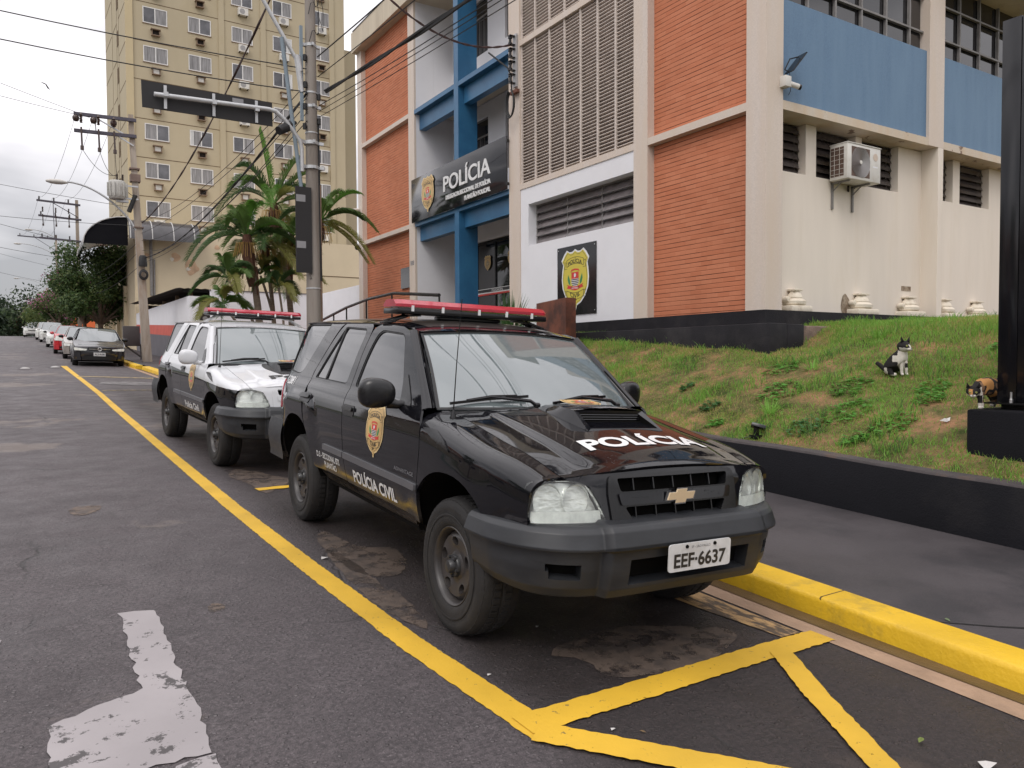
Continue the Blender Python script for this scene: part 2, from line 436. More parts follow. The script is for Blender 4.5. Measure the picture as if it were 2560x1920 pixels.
# ---------------------------------------------------------------- paint & car materials
def drops(nt, nrm_in=None, strength=.25, scale=90):
    n = nt.nodes; L = nt.links.new
    tc = n.new('ShaderNodeTexCoord'); vo = n.new('ShaderNodeTexVoronoi'); vo.inputs['Scale'].default_value = scale; vo.inputs['Randomness'].default_value = 1
    L(tc.outputs['Object'], vo.inputs['Vector'])
    a = n.new('ShaderNodeMapRange'); a.inputs['From Min'].default_value = .12; a.inputs['From Max'].default_value = .30; a.inputs['To Min'].default_value = 1; a.inputs['To Max'].default_value = 0
    L(vo.outputs['Distance'], a.inputs[0])
    sp_ = n.new('ShaderNodeSeparateColor'); L(vo.outputs['Color'], sp_.inputs[0])
    g = n.new('ShaderNodeMath'); g.operation = 'GREATER_THAN'; g.inputs[1].default_value = .72; L(sp_.outputs[0], g.inputs[0])
    mu = n.new('ShaderNodeMath'); mu.operation = 'MULTIPLY'; L(a.outputs[0], mu.inputs[0]); L(g.outputs[0], mu.inputs[1])
    ge = n.new('ShaderNodeNewGeometry'); sx = n.new('ShaderNodeSeparateXYZ'); L(ge.outputs['Normal'], sx.inputs[0])
    up = n.new('ShaderNodeMapRange'); up.inputs['From Min'].default_value = .0; up.inputs['From Max'].default_value = .35; up.inputs['To Min'].default_value = .12; L(sx.outputs[2], up.inputs[0])
    m3 = n.new('ShaderNodeMath'); m3.operation = 'MULTIPLY'; L(mu.outputs[0], m3.inputs[0]); L(up.outputs[0], m3.inputs[1])
    bu = n.new('ShaderNodeBump'); bu.inputs['Strength'].default_value = strength; bu.inputs['Distance'].default_value = .003; L(m3.outputs[0], bu.inputs['Height'])
    return bu, m3
def paint(name, col, two=None, rough=.04, dirt=(.10,.085,.07), dirty=.5):
    m, nt, b = newmat(name); n = nt.nodes; L = nt.links.new
    setp(b, Roughness=rough, Coat_Weight=0, Specular_IOR_Level=.5)
    tc = n.new('ShaderNodeTexCoord'); sx = n.new('ShaderNodeSeparateXYZ'); L(tc.outputs['Object'], sx.inputs[0])
    base = n.new('ShaderNodeRGB'); base.outputs[0].default_value = c4(col); o = base.outputs[0]
    if two is not None:   # white above a line, black below it: real two-tone paint
        zl = n.new('ShaderNodeMapRange'); zl.inputs['From Min'].default_value = -3.4; zl.inputs['From Max'].default_value = .7; zl.inputs['To Min'].default_value = 1.075; zl.inputs['To Max'].default_value = .90; L(sx.outputs[0], zl.inputs[0])
        gt = n.new('ShaderNodeMath'); gt.operation = 'GREATER_THAN'; L(sx.outputs[2], gt.inputs[0]); L(zl.outputs[0], gt.inputs[1])
        mx = n.new('ShaderNodeMixRGB'); L(gt.outputs[0], mx.inputs[0]); mx.inputs[1].default_value = c4(two); L(o, mx.inputs[2]); o = mx.outputs[0]
    # road dirt towards the sills: a film with its own ragged edge
    no = n.new('ShaderNodeTexNoise'); no.inputs['Scale'].default_value = 5; no.inputs['Detail'].default_value = 7; L(tc.outputs['Object'], no.inputs['Vector'])
    ma = n.new('ShaderNodeMath'); ma.operation = 'MULTIPLY_ADD'; ma.inputs[1].default_value = .35; L(no.outputs[0], ma.inputs[0]); L(sx.outputs[2], ma.inputs[2])
    dr = n.new('ShaderNodeMapRange'); dr.inputs['From Min'].default_value = .62; dr.inputs['From Max'].default_value = .84; dr.inputs['To Min'].default_value = dirty; dr.inputs['To Max'].default_value = 0; L(ma.outputs[0], dr.inputs[0])
    mx = n.new('ShaderNodeMixRGB'); L(dr.outputs[0], mx.inputs[0]); L(o, mx.inputs[1]); mx.inputs[2].default_value = c4(dirt); L(mx.outputs[0], b.inputs['Base Color'])
    ro = n.new('ShaderNodeMapRange'); ro.inputs['To Min'].default_value = rough; ro.inputs['To Max'].default_value = .55; L(dr.outputs[0], ro.inputs[0]); L(ro.outputs[0], b.inputs['Roughness'])
    bu, _ = drops(nt); L(bu.outputs[0], b.inputs['Normal'])
    return m
def glassy(name, col, rough=.02, ior=1.75, dr=True):
    m, nt, b = newmat(name); setp(b, Base_Color=c4(col), Roughness=rough, IOR=ior, Coat_Weight=.0)
    if dr:
        bu, _ = drops(nt, strength=.12, scale=110); nt.links.new(bu.outputs[0], b.inputs['Normal'])
    return m
MC = {}
MC['paint'] = paint('black_paint', (.006,.006,.008))
MC['paint2'] = paint('white_over_black_paint', (.60,.61,.63), two=(.008,.008,.010), dirty=.35)
MC['white_paint'] = paint('plain_white_paint', (.60,.61,.63), dirty=0)
MC['dusty'] = mat('dusty_roof_paint', (.035,.03,.026), rough=.28, var=.5, vs=4, dirt=(.012,.011,.011), ds=3, dth=(.45,.6), coords='obj', coat=.5)
MC['glass'] = glassy('tinted_glass', (.010,.011,.013), ior=2.7)
MC['screen'] = glassy('windscreen_glass', (.135,.160,.165), ior=2.2)  # pale teal base colour stands in for reflected sky
MC['rubber'] = mat('black_rubber', (.015,.015,.016), rough=.6, var=.2, coords='obj')
MC['tyre'] = mat('tyre_rubber', (.016,.015,.015), rough=.8, var=.25, vs=9, bump=.25, bs=120, coords='obj', dirt=(.04,.036,.032), ds=7, dth=(.5,.75), dmax=.6)
MC['rim'] = mat('dark_steel_wheel', (.035,.031,.030), rough=.42, metal=.0, var=.2, vs=8, coords='obj', dirt=(.065,.055,.047), ds=9, dth=(.5,.8), dmax=.6, spec=.6)
MC['hub'] = mat('hub_cap_plastic', (.03,.03,.031), rough=.35, coords='obj')
MC['bumper'] = mat('grey_bumper_plastic', (.027,.029,.033), rough=.45, var=.25, vs=5, bump=.08, bs=300, coords='obj', rvar=.1, dirt=(.016,.017,.019), ds=2.2, dth=(.42,.62), dmax=.75, stretch=(1,1,3))
MC['mould'] = mat('door_moulding_highlight_grey', (.10,.10,.108), rough=.28, coords='obj')  # grey lightened to paint in the highlight along the moulding
MC['black'] = mat('black_plastic', (.008,.008,.009), rough=.27, var=.15, coords='obj')
MC['chrome'] = mat('chrome', (.75,.75,.74), rough=.12, metal=1, var=.05, coords='obj')
MC['bow'] = mat('gold_badge', (.74,.58,.38), rough=.35, metal=.35, var=.05, coords='obj')
MC['under'] = mat('dark_underbody', (.006,.0055,.005), rough=.95, spec=.1, coords='obj')
MC['lens'] = None
def lens_mat():
    m, nt, b = newmat('headlamp_lens'); setp(b, Base_Color=(.93,.97,.94,1), Roughness=.05, Transmission_Weight=.97, IOR=1.30, Coat_Weight=.5)
    return m
MC['lens'] = lens_mat()
MC['reflector'] = mat('headlamp_reflector', (.82,.83,.82), rough=.16, metal=.85, var=.25, vs=14, coords='obj')
MC['haze'] = mat('clouded_lamp_plastic', (.80,.82,.78), rough=.30, var=.3, vs=9, coords='obj')
MC['lampback'] = mat('lamp_inner_silver', (.78,.79,.76), rough=.22, metal=.35, var=.35, vs=11, bump=.35, bs=26, coords='obj', stretch=(1,1,2))
MC['amber'] = mat('amber_plastic', (.8,.3,.05), rough=.2, coords='obj')
MC['red_lens'] = mat('red_lamp_plastic', (.38,.012,.032), rough=.22, var=.22, vs=7, coords='obj', coat=.5)
MC['white_decal'] = mat('white_decal', (.72,.72,.72), rough=.35, var=.05, coords='obj')
MC['grey_decal'] = mat('grey_decal', (.16,.16,.17), rough=.3, coords='obj')
MC['dark_decal'] = mat('dark_decal', (.02,.02,.022), rough=.35, coords='obj')
MC['gold'] = mat('gold_decal', (.60,.40,.16), rough=.35, var=.1, vs=6, coords='obj')
MC['gold_rim'] = mat('pale_gold_decal', (.72,.55,.28), rough=.35, coords='obj')
MC['red_decal'] = mat('red_decal', (.60,.045,.04), rough=.35, coords='obj')
MC['green_decal'] = mat('green_decal', (.04,.24,.09), rough=.35, coords='obj')
MC['plate'] = mat('plate_paint', (.60,.60,.60), rough=.35, var=.1, vs=14, coords='obj', dirt=(.36,.34,.31), ds=12, dth=(.5,.75), dmax=.5)
MC['alu'] = mat('aluminium', (.62,.62,.62), rough=.3, metal=.9, coords='obj')
EMB = ['gold_rim', 'gold', 'dark_decal', 'red_decal', 'white_decal', 'green_decal']
def add_mesh(SMobj, V, F, m):
    "flat-shaded raw polys into an SM"
    for f in F:
        P = [Vector(V[i]) for i in f]
        n = (P[1]-P[0]).cross(P[2]-P[0])
        if n.length < 1e-14: continue
        n.normalize(); SMobj.raw([tuple(p) for p in P], [tuple(range(len(P)))], [n]*len(P), m)
def wheel(root, x, y, sg, steer=0):
    "wheel thing-part: tyre > rim > hub cap; axis along y, outer face towards sg"
    M4 = Matrix.Translation((x, y, WR))@Matrix.Rotation(steer, 4, 'Z')
    def F(a, b, h):  # a,b in wheel plane, h outward
        return tuple(M4@Vector((a, sg*h, b)))
    mb = MB()
    prof = [(.195,-.10),(.205,-.118),(.30,-.122),(.335,-.112),(.352,-.095),(.356,-.06),(.356,-.004),(.352,0),(.356,.004),(.356,.06),(.352,.095),(.335,.112),(.318,.121),(.30,.123),(.285,.118),(.25,.122),(.225,.118),(.205,.104),(.195,.09)]
    mb.lathe(prof, 56, 0, F)
    # tread blocks on the shoulder and on the crown
    for i in range(56):
        a = 2*PI*(i+.5)/56
        for h0, h1, da in ((.058,.106,0), (.012,.052,.02), (-.052,-.012,-.02), (-.106,-.058,.02)):
            r0 = .349; r1 = .361 if abs(h0+h1) < .14 else .357
            P = []
            for rr in (r0, r1):
                for aa, hh in ((a+da-.038, h0), (a+da+.038, h0), (a+da+.038, h1), (a+da-.038, h1)): 
                    rq = rr-(.012 if abs(hh) > .1 else 0); P.append(F(rq*math.cos(aa), rq*math.sin(aa), hh))
            mb.add(P, [(4,5,6,7),(0,1,5,4),(1,2,6,5),(2,3,7,6),(3,0,4,7)], 0)
    # raised sidewall letters suggested by a ring
    mb.lathe([(.262,.1235),(.268,.1255),(.274,.1235)], 48, 0, F)
    ty = mb.build('tyre', MC['tyre'], root, smooth=45)
    ty.name = 'tyre'
    # rim
    mb = MB()
    mb.lathe([(.195,.09),(.203,.100),(.207,.106),(.203,.110),(.196,.106),(.190,.094),(.184,.075),(.180,.055),(.178,-.04)], 48, 0, F)
    holes = []
    for k in range(5):
        a = 2*PI*k/5+.35; hp = []
        for j in range(14):
            t = 2*PI*j/14; rr = .130+.024*math.cos(t); aa = a+.25*math.sin(t)*(1+.12*math.cos(t)); hp.append((rr*math.cos(aa), rr*math.sin(aa)))
        holes.append(hp)
    def disc(r):   # height of wheel disc at radius r
        return float(sp(r, [0,.045,.060,.085,.115,.15,.172,.181], [.092,.092,.084,.072,.084,.088,.076,.060]))
    out = [(.181*math.cos(2*PI*i/40), .181*math.sin(2*PI*i/40)) for i in range(40)]
    loops = [out]+holes; P = []; E = []
    for lp in loops:
        b = len(P); P += lp; E += [(b+i, b+(i+1) % len(lp)) for i in range(len(lp))]
    for rr, nn in ((.05,14),(.075,18),(.098,24),(.16,36)):
        P += [(rr*math.cos(2*PI*i/nn), rr*math.sin(2*PI*i/nn)) for i in range(nn)]
    P = [p for i, p in enumerate(P) if i < len(E) or not any(pip(p, h) for h in holes)]
    r_ = delaunay_2d_cdt([Vector(p) for p in P], E, [], 0, 1e-6)
    vv = [(v.x, v.y) for v in r_[0]]; ff = [f for f in r_[2] if not any(pip((sum(vv[i][0] for i in f)/3, sum(vv[i][1] for i in f)/3), h) for h in holes)]
    mb.add([F(p[0], p[1], disc(math.hypot(*p))) for p in vv], ff, 0)
    for h in holes:
        n = len(h); mb.add([F(p[0], p[1], disc(math.hypot(*p))) for p in h]+[F(p[0]*.97, p[1]*.97, disc(math.hypot(*p))-.03) for p in h], [(i, (i+1) % n, n+(i+1) % n, n+i) for i in range(n)], 0)
    mb.lathe([(.178,-.03),(.0,-.03)], 24, 1, F)      # brake behind the holes
    rim = mb.build('rim', [MC['rim'], MC['under']], ty, smooth=35)
    mb = MB()
    mb.lathe([(.062,.080),(.060,.094),(.056,.100),(.040,.102),(.036,.120),(.030,.130),(.012,.133),(0,.133)], 24, 0, F)
    for k in range(5):
        a = 2*PI*(k+.5)/5+.35; cx, cy = .052*math.cos(a), .052*math.sin(a)
        mb.lathe([(.010,.092),(.009,.110),(0,.112)], 8, 0, lambda p, q, h, cx=cx, cy=cy: F(cx+p, cy+q, h))
    mb.build('hub_cap', MC['hub'], rim, smooth=40)
    return ty
def make_suv(name, label, style='black'):
    root = thing(name, label, 'police car')
    BK = style == 'black'
    PT = MC['paint'] if BK else MC['paint2']
    st = .035
    WX = {}
    for sg in (-1, 1):
        S_ = side(sg)
        # ---- front fender
        f = fender(sg); A = arch(0, .465, .505, 12, 168, 20)
        out = [(x, qof(x, z)) for x, z in A]                  # from front to rear over the top
        out += [(-.44,.50),(-.385,.50),(-.365,.75),(-.358,.92),(-.38,1.05),(-.425,1.10),(-.44,1.27)]
        out += [(x, 1.27) for x in (-.2,.0,.2,.4,.5,.6)]+[(.668,1.268),(.670,1.18),(.664,1.09),(.658,.98),(.655,.71),(.47,.68)]
        sm = SM(); sm.panel(out, [], f, .035, flange=.02)
        fe = sm.build('front_fender', PT, root)
        # leaf-shaped vent blade behind the wheel arch top
        mb = MB(); blade = [(-.352,1.045),(-.20,1.045),(-.08,1.005),(.0,.955),(-.10,.975),(-.22,1.0)]
        n_ = len(blade); P = [pn(f, (x, qof(x, z)*1.0)) for x, z in blade]
        sm = SM(); sm.panel([(x, qof(x, z)) for x, z in blade], [], f, .03, off=.007, flange=.008)
        sm.build('fender_trim', MC['black'], fe)
        # ---- doors
        w1 = rnd([(-.775,1.140,.02),(-.84,1.285,.04),(-1.045,1.568,.06),(-1.505,1.592,.10),(-1.585,1.40,.1),(-1.612,1.188,.03)])
        d1 = rnd([(-.392,.52,.01),(-.372,.75),(-.365,.92),(-.387,1.04),(-.432,1.128),(-.60,1.268),(-.82,1.447),(-1.0,1.587),(-1.12,1.612),(-1.50,1.630,.03),(-1.625,1.60,.06),(-1.672,1.42),(-1.685,1.20),(-1.668,1.0),(-1.625,.80),(-1.595,.60),(-1.592,.52,.01)])
        sm = SM(); sm.panel(d1, [w1], S_, st)
        dr1 = sm.build('front_door', PT, root)
        g = .009
        w2 = rnd([(-1.80,1.190,.03),(-1.775,1.42,.1),(-1.735,1.594,.05),(-2.20,1.608,.03),(-2.36,1.42,.1),(-2.53,1.195,.02)])
        Ar = arch(-WB, .465, .545, 60, 4, 12)
        Ar = [p for p in Ar if p[1] > .53]
        d2 = rnd([(-1.592-g,.52,.01),(-1.595-g,.60),(-1.625-g,.80),(-1.668-g,1.0),(-1.685-g,1.20),(-1.672-g,1.42),(-1.628-g,1.60,.06),(-1.70,1.633,.03),(-2.25,1.638,.04),(-2.40,1.50,.2),(-2.60,1.235,.05),(-2.615,1.12,.06)])+[(-2.54,1.0)]+Ar+[(-2.285,.52)]
        sm = SM(); sm.panel(d2, [w2], S_, st)
        dr2 = sm.build('rear_door', PT, root)
        # ---- quarter panel
        Aq = arch(-WB, .465, .545, 62, 172, 20)
        q = [(-2.55,1.0),(-2.625,1.11),(-2.612,1.235),(-2.41,1.51),(-2.31,1.61),(-2.28,1.643),(-2.6,1.646),(-3.24,1.64),(-3.30,1.60),(-3.42,1.35),(-3.475,1.19),(-3.475,.775),(-3.13,.775),(-3.19,.62),(-3.2,.50)]
        q = Aq+[(-3.205,.55),(-3.14,.775)]+[(-3.475,.775),(-3.475,1.19),(-3.42,1.37),(-3.30,1.61),(-3.25,1.64),(-2.6,1.646),(-2.28,1.643),(-2.32,1.61),(-2.41,1.51),(-2.612,1.235),(-2.625,1.11)]
        w3 = rnd([(-3.445,1.215,.03),(-2.93,1.200,.08),(-2.79,1.37,.2),(-2.585,1.632,.04),(-3.24,1.628,.05),(-3.38,1.38,.1)])
        sm = SM(); sm.panel(q, [w3], S_, st)
        qp = sm.build('rear_quarter', PT, root)
        # ---- side glass
        def grow(p, d):
            c = (sum(a[0] for a in p)/len(p), sum(a[1] for a in p)/len(p)); return [(c[0]+(a[0]-c[0])*(1+d), c[1]+(a[1]-c[1])*(1+d)) for a in p]
        for wn, par in ((w1, dr1), (w2, dr2), (w3, qp)):
            sm = SM(); sm.panel(grow(wn, .02), [], S_, .05, off=-.010, flange=0)
            gl = sm.build('side_window', MC['glass'], par)
            sm = SM()
            inn = grow(wn, -.045); sm.panel(grow(wn, .004), [inn], S_, .03, off=-.004, flange=.006)
            sm.build('window_seal', MC['rubber'], par)
            if wn is w2:
                mb = MB(); a_ = S_(-2.275,1.195); b_ = S_(-2.205,1.60); mb.obox(a_-Vector((0,sg*.004,0)), b_-Vector((0,sg*.004,0)), .022, .008, up=(0,sg,0)); mb.build('window_bar', MC['rubber'], par)
        # ---- sail piece + mirror
        sm = SM(); sm.panel([(-.60,1.140),(-.772,1.140),(-.838,1.290),(-.79,1.315)], [], S_, .03, off=.005, flange=.01); sm.build('mirror_sail', MC['black'], dr1)
        mb = MB()
        mc = Vector((-.77, sg*.965, 1.205))
        def mir(u, v):
            a = u*2*PI; t = v*PI
            ex = abs(math.cos(t))**.75*math.copysign(1, math.cos(t)); rr = math.sin(t)**.62
            yy = rr*math.copysign(abs(math.cos(a))**.8, math.cos(a)); zz = rr*math.copysign(abs(math.sin(a))**.8, math.sin(a))
            return mc+Vector((.062*ex+.02*yy*sg*-1, .106*yy, .090*zz*(1+.10*yy*sg)))
        mb.grid(mir, 28, 16)
        mb.tube([(-.72, sg*.80, 1.145), (-.74, sg*.84, 1.138), (-.76, sg*.90, 1.15)], [.020,.026,.036], 12)
        mm = mb.build('door_mirror', MC['black'] if BK else PT, dr1, smooth=60)
        mb = MB(); mb.lathe([(.10,0),(0,0)], 20, 0, lambda a, b, h: (mc.x-.058, mc.y+a*.95, mc.z+b*.70)); mb.build('mirror_glass', MC['chrome'], mm)
        # ---- handles
        for par, x0, x1, z_ in ((dr1, -1.655, -1.445, 1.025), (dr2, -2.63, -2.42, 1.035)):
            sm = SM(); sm.panel(rnd([(x0,z_-.035,.02),(x1,z_-.035,.02),(x1,z_+.038,.02),(x0,z_+.038,.02)]), [], S_, .03, off=.004, flange=.006)
            h_ = sm.build('handle_recess', MC['dark_decal'], par)
            sm = SM(); sm.panel(rnd([(x0+.012,z_-.002,.01),(x1-.012,z_-.002,.01),(x1-.012,z_+.026,.012),(x0+.012,z_+.026,.012)]), [], S_, .03, off=.020, flange=.018)
            sm.build('door_handle', MC['black'], par)
        # ---- mouldings
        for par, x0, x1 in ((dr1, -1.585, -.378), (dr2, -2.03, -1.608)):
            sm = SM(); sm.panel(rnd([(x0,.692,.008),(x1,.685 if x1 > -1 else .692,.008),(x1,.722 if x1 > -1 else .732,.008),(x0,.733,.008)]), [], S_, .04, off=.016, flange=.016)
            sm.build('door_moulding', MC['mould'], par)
        # ---- sill
        mb = MB()
        for a, b in ((-2.28, -.44),):
            mb.grid(lambda u, v: Vector((lerp(a, b, u), sg*lerp(ys(-1.4,.52)-.004, .74, v**.8), .517-.11*v+.02*v*v)), 8, 4)
        mb.build('sill', MC['paint'], root, smooth=50)
        # ---- wheel wells
        for xw, hh, ax in ((0,.515,.475),(-WB,.555,.475)):
            mb = MB(); A = arch(xw, ax, hh, 8, 172, 20)
            n_ = len(A); V = [(p[0], sg*(ys(p[0], max(p[1],.45))-.015), p[1]) for p in A]+[(p[0], sg*.50, p[1]) for p in A]
            mb.add(V, [(i, i+1, n_+i+1, n_+i) for i in range(n_-1)]+[tuple(range(n_, 2*n_))], 0)
            mb.build('wheel_well', MC['under'], root)
        # ---- tail lamp, rear corner
        sm = SM(); sm.panel(rnd([(-3.34,.88,.02),(-3.474,.88),(-3.474,1.13),(-3.40,1.13,.03)]), [], S_, .03, off=.006, flange=.012); sm.build('tail_lamp', MC['red_lens'], root)
        # ---- headlamp: housing, reflector and clear lens
        hl = rnd([(sg*.436,.726,.02),(sg*.772,.722,.03),(sg*.793,.80,.04),(sg*.782,.908,.03),(sg*.60,.916,.04),(sg*.53,.902,.03),(sg*.476,.82,.05)])
        hctr = Vector((0,0,.8))
        F_ = lambda y, z: fas(y, z)
        sm = SM(); sm.panel(hl, [], F_, .03, off=.006, flange=.03, ctr=hctr); lens = sm.build('headlamp_lens', MC['lens'], root); lens.name = 'headlamp_lens'
        hp = thing('headlamp', None, None); hp.parent = root; lens.parent = hp
        mb = MB()
        # reflector bowls
        for cy, r_ in ((.56,.085),(.69,.088)):
            mb.lathe([(r_,0),(r_*.92,-.02),(r_*.7,-.05),(r_*.4,-.07),(.012,-.075)], 20, 0, lambda a, b, h, cy=cy: (float(sp(cy, PY_, PX_))-.075+h+.01, sg*(cy+a*.85), .822+b*.88))
            mb.lathe([(.014,-.08),(.014,-.035),(0,-.03)], 10, 0, lambda a, b, h, cy=cy: (float(sp(cy, PY_, PX_))-.07+h, sg*(cy+a), .822+b))
        mb.build('reflector', MC['reflector'], hp, smooth=60)
        sm = SM(); sm.panel(hl, [], F_, .03, off=-.060, flange=0, ctr=hctr)
        sm.build('lamp_back', MC['lampback'], hp); sm = SM()
        sm.panel(rnd([(sg*.455,.722,.02),(sg*.775,.708,.02),(sg*.79,.775,.01),(sg*.455,.782,.01)]), [], F_, .04, off=-.02, flange=.03, ctr=hctr)
        sm.build('indicator', MC['haze'], hp)
        wheel(root, 0, sg*.715, sg); wheel(root, -WB, sg*.715, sg)
        # ---- A pillar
        sm = SM()
        def pil(u, v):
            a = Vector((lerp(-.455,-.985,u), sg*lerp(.722,.598,u), lerp(1.135,1.578,u)))
            zz = lerp(1.135,1.590,u); b = Vector((lerp(-.445,-1.0,u), sg*ys(-.9, zz), zz))
            c = lerp(0, 1, v); p = a.lerp(b, c); p += Vector((.018,sg*.006,.012))*math.sin(PI*c)
            return p
        sm.patch(pil, 12, 6, flange=.01); sm.build('windscreen_pillar', PT, root)
    # ---- roof
    zr = lambda x: float(sp(x, [-.93,-1.0,-1.15,-1.5,-2.2,-3.0,-3.25,-3.33], [1.606,1.622,1.648,1.680,1.695,1.682,1.655,1.632]))
    ze = lambda x: float(sp(x, [-.93,-1.0,-1.15,-1.5,-2.2,-3.0,-3.25,-3.33], [1.578,1.590,1.612,1.634,1.640,1.642,1.638,1.620]))
    def roof(u, v):
        t = v*2-1; xf = -.965+.055*(1-t*t); x = lerp(xf, -3.31+.04*t*t, u)
        yw = .640 if x < -1.2 else lerp(.60,.640,(-.965-x)/.235 if x < -.965 else 0)
        return Vector((x, t*yw, ze(x)+(zr(x)-ze(x))*(1-abs(t)**3.0)))
    sm = SM(); sm.patch(roof, 40, 32, flange=.01); rf = sm.build('roof', MC['paint'] if BK else PT, root)
    sm = SM()
    def dust(u, v):
        p = roof(lerp(.05,.97,u), lerp(.09,.91,v)); return p+Vector((0,0,.0025))
    sm.patch(dust, 30, 20)
    if BK: sm.build('roof_grime', MC['dusty'], rf)
    # ---- windscreen
    def ws(u, v):
        t = v*2-1
        xb = -.445+.17*(1-t*t); xt = -.972+.055*(1-t*t)
        return Vector((lerp(xb, xt, u)+.018*math.sin(PI*u), t*lerp(.725,.600,u), lerp(1.135+.012*(1-t*t), 1.576+.028*(1-t*t), u)+.015*math.sin(PI*u)))
    def off(fn, d, ctr=Vector((-1.6,0,.9))):
        def g_(u, v):
            e_ = .01; p = fn(u, v); n = (fn(min(u+e_,1), v)-fn(max(u-e_,0), v)).cross(fn(u, min(v+e_,1))-fn(u, max(v-e_,0))).normalized()
            if (p-ctr).dot(n) < 0: n = -n
            return p+n*d
        return g_
    sm = SM(); sm.patch(off(ws, -.006), 20, 30); wsg = sm.build('windscreen', MC['screen'], root)
    sm = SM(); fr = .022
    for (u0, u1, v0, v1) in ((0,.025,0,1),(.98,1,0,1),(.025,.98,0,.012),(.025,.98,.988,1)):
        sm.patch(lambda u, v, a=(u0,u1,v0,v1): ws(lerp(a[0],a[1],u), lerp(a[2],a[3],v)), 12, 12)
    sm.build('windscreen_seal', MC['rubber'], wsg)
    # ---- bonnet
    XR = lambda t: -.375+.20*(1-t*t)
    XN = lambda t: fas(min(.65, abs(t)*.64), .925).x-.002
    zC = lambda x: float(sp(x, [-.2,0,.2,.4,.6,.68,.72,.745], [1.158,1.135,1.104,1.062,1.016,.996,.984,.970]))
    def bon(u, v):
        t = v*2-1; x = lerp(XR(t), XN(t), u)
        yw = .649-.25*.4*max(0, x-.1)**2
        k = 1-abs(t)**2.2
        ce = 0
        xc = x+(.745-XN(t))*sst(.5,1,u)
        z = zt(x)*(1-k)+zC(xc)*k-ce
        z += .010*float(sst(.80,.70,abs(t)))*float(sst(.97,.80,u))      # raised centre
        return Vector((x, t*yw, z))
    sm = SM(); sm.patch(bon, 44, 56, ctr=Vector((0,0,.5)), flange=.018)
    hood = sm.build('bonnet', PT, root)
    def hz(x, y):
        t = max(-1, min(1, y/.65)); u = (x-XR(t))/(XN(t)-XR(t)); return bon(max(0, min(1, u)), (t+1)/2)
    # scoop
    mb = MB(); cy = .055
    def H(x, y, d): p = hz(x, y); return (p.x, y, p.z+d)
    rows = [(-.30,.25,.002),(-.15,.262,.028),(.0,.272,.054),(.10,.276,.067),(.15,.276,.070)]
    V = []
    for x, hw, h in rows:
        for t, k in ((-1,0),(-.88,.92),(-.5,1),(0,1.03),(.5,1),(.88,.92),(1,0)):
            V.append(H(x, cy+t*hw, .001+h*k if k else .001))
    nr = 7; F = [(i*nr+j, i*nr+j+1, (i+1)*nr+j+1, (i+1)*nr+j) for i in range(len(rows)-1) for j in range(nr-1)]
    mb.add(V, F, 0)
    b0 = (len(rows)-1)*nr
    # cheeks & chin reaching forward, black mouth set back
    ch = [H(.315, cy-.262, .002), H(.315, cy+.262, .002), H(.30, cy-.235, .010), H(.30, cy+.235, .010)]
    tl, tr = V[b0+1], V[b0+nr-2]; bl, br = V[b0], V[b0+nr-1]
    til = (tl[0], tl[1]+.035, tl[2]-.012); tir = (tr[0], tr[1]-.035, tr[2]-.012)
    mb.add([bl, ch[0], tl, til, ch[2]], [(0,1,2), (1,4,3,2)], 0)
    mb.add([br, ch[1], tr, tir, ch[3]], [(0,1,2), (1,4,3,2)], 0)
    mb.add([tl, tr, tir, til, V[b0+3]], [(0,3,2,1)], 0)
    mb.add([ch[0], ch[1], ch[3], ch[2]], [(0,1,2,3)], 0)
    a_ = H(.17, cy-.22, .006); b_ = H(.17, cy+.22, .006); c_ = H(.06, cy+.20, .03); d_ = H(.06, cy-.20, .03)
    mb.add([ch[2], ch[3], b_, a_], [(0,1,2,3)], 0)
    mb.add([a_, b_, tir, til], [(0,1,2,3)], 1)
    mb.add([a_, til, ch[2]], [(0,1,2)], 1); mb.add([b_, tir, ch[3]], [(0,1,2)], 1)
    for k in range(1, 4): 
        q_ = Vector(a_).lerp(Vector(til), k/4); r_ = Vector(b_).lerp(Vector(tir), k/4); mb.tube([q_+Vector((.004,0,0)), r_+Vector((.004,0,0))], .003, 5, 0)
    mb.build('bonnet_scoop', [PT if BK else MC['black'], MC['under']], hood, smooth=50)
    if not BK:   # black patch round the scoop
        sm = SM(); sm.patch(lambda u, v: Vector(H(lerp(-.30,.40,u), cy+lerp(-1,1,v)*(.26+.10*math.sin(PI*u)), .0015)), 16, 16, ctr=Vector((0,0,.5))); sm.build('bonnet_patch', MC['dark_decal'], hood)
    # lettering on the bonnet: read from the front
    V, F = text_fit('POLÍCIA' if BK else 'Polícia', .80, .105, .035)
    P = []
    for u, v in V: P.append(H(.535-v*1.15, -.36+u, .003))
    # the deck rises to the rear: top of letters towards the windscreen
    mb = MB(); mb.add(P, F, 0); mb.build('bonnet_lettering', MC['white_decal'] if BK else MC['dark_decal'], hood)
    eb = emblem(lambda u, v, k: H(-.10-v*.13, cy+.0+u*.26, .048+.0012*k)); eb.build('bonnet_emblem', [MC[k] for k in EMB], hood, smooth='keep')
    # ---- front panel with grille opening
    F_ = lambda y, z: fas(y, z); fctr = Vector((0,0,.8))
    gh = rnd([(-.405,.934,.03),(.405,.934,.03),(.418,.86,.03),(.405,.71,.03),(.30,.672,.05),(-.30,.672,.05),(-.405,.71,.03),(-.418,.86,.03)])
    outl = [(-.432,.690),(-.30,.655),(.30,.655),(.432,.690),(.458,.80),(.508,.888),(.60,.915),(.62,.924),(.45,.947),(.25,.962),(0,.967),(-.25,.962),(-.45,.947),(-.62,.924),(-.60,.915),(-.508,.888),(-.458,.80)]
    sm = SM(); sm.panel(outl, [gh], F_, .035, ctr=fctr, flange=.02); PF = PT if BK else MC['white_paint']; fp = sm.build('front_panel', PF, root)
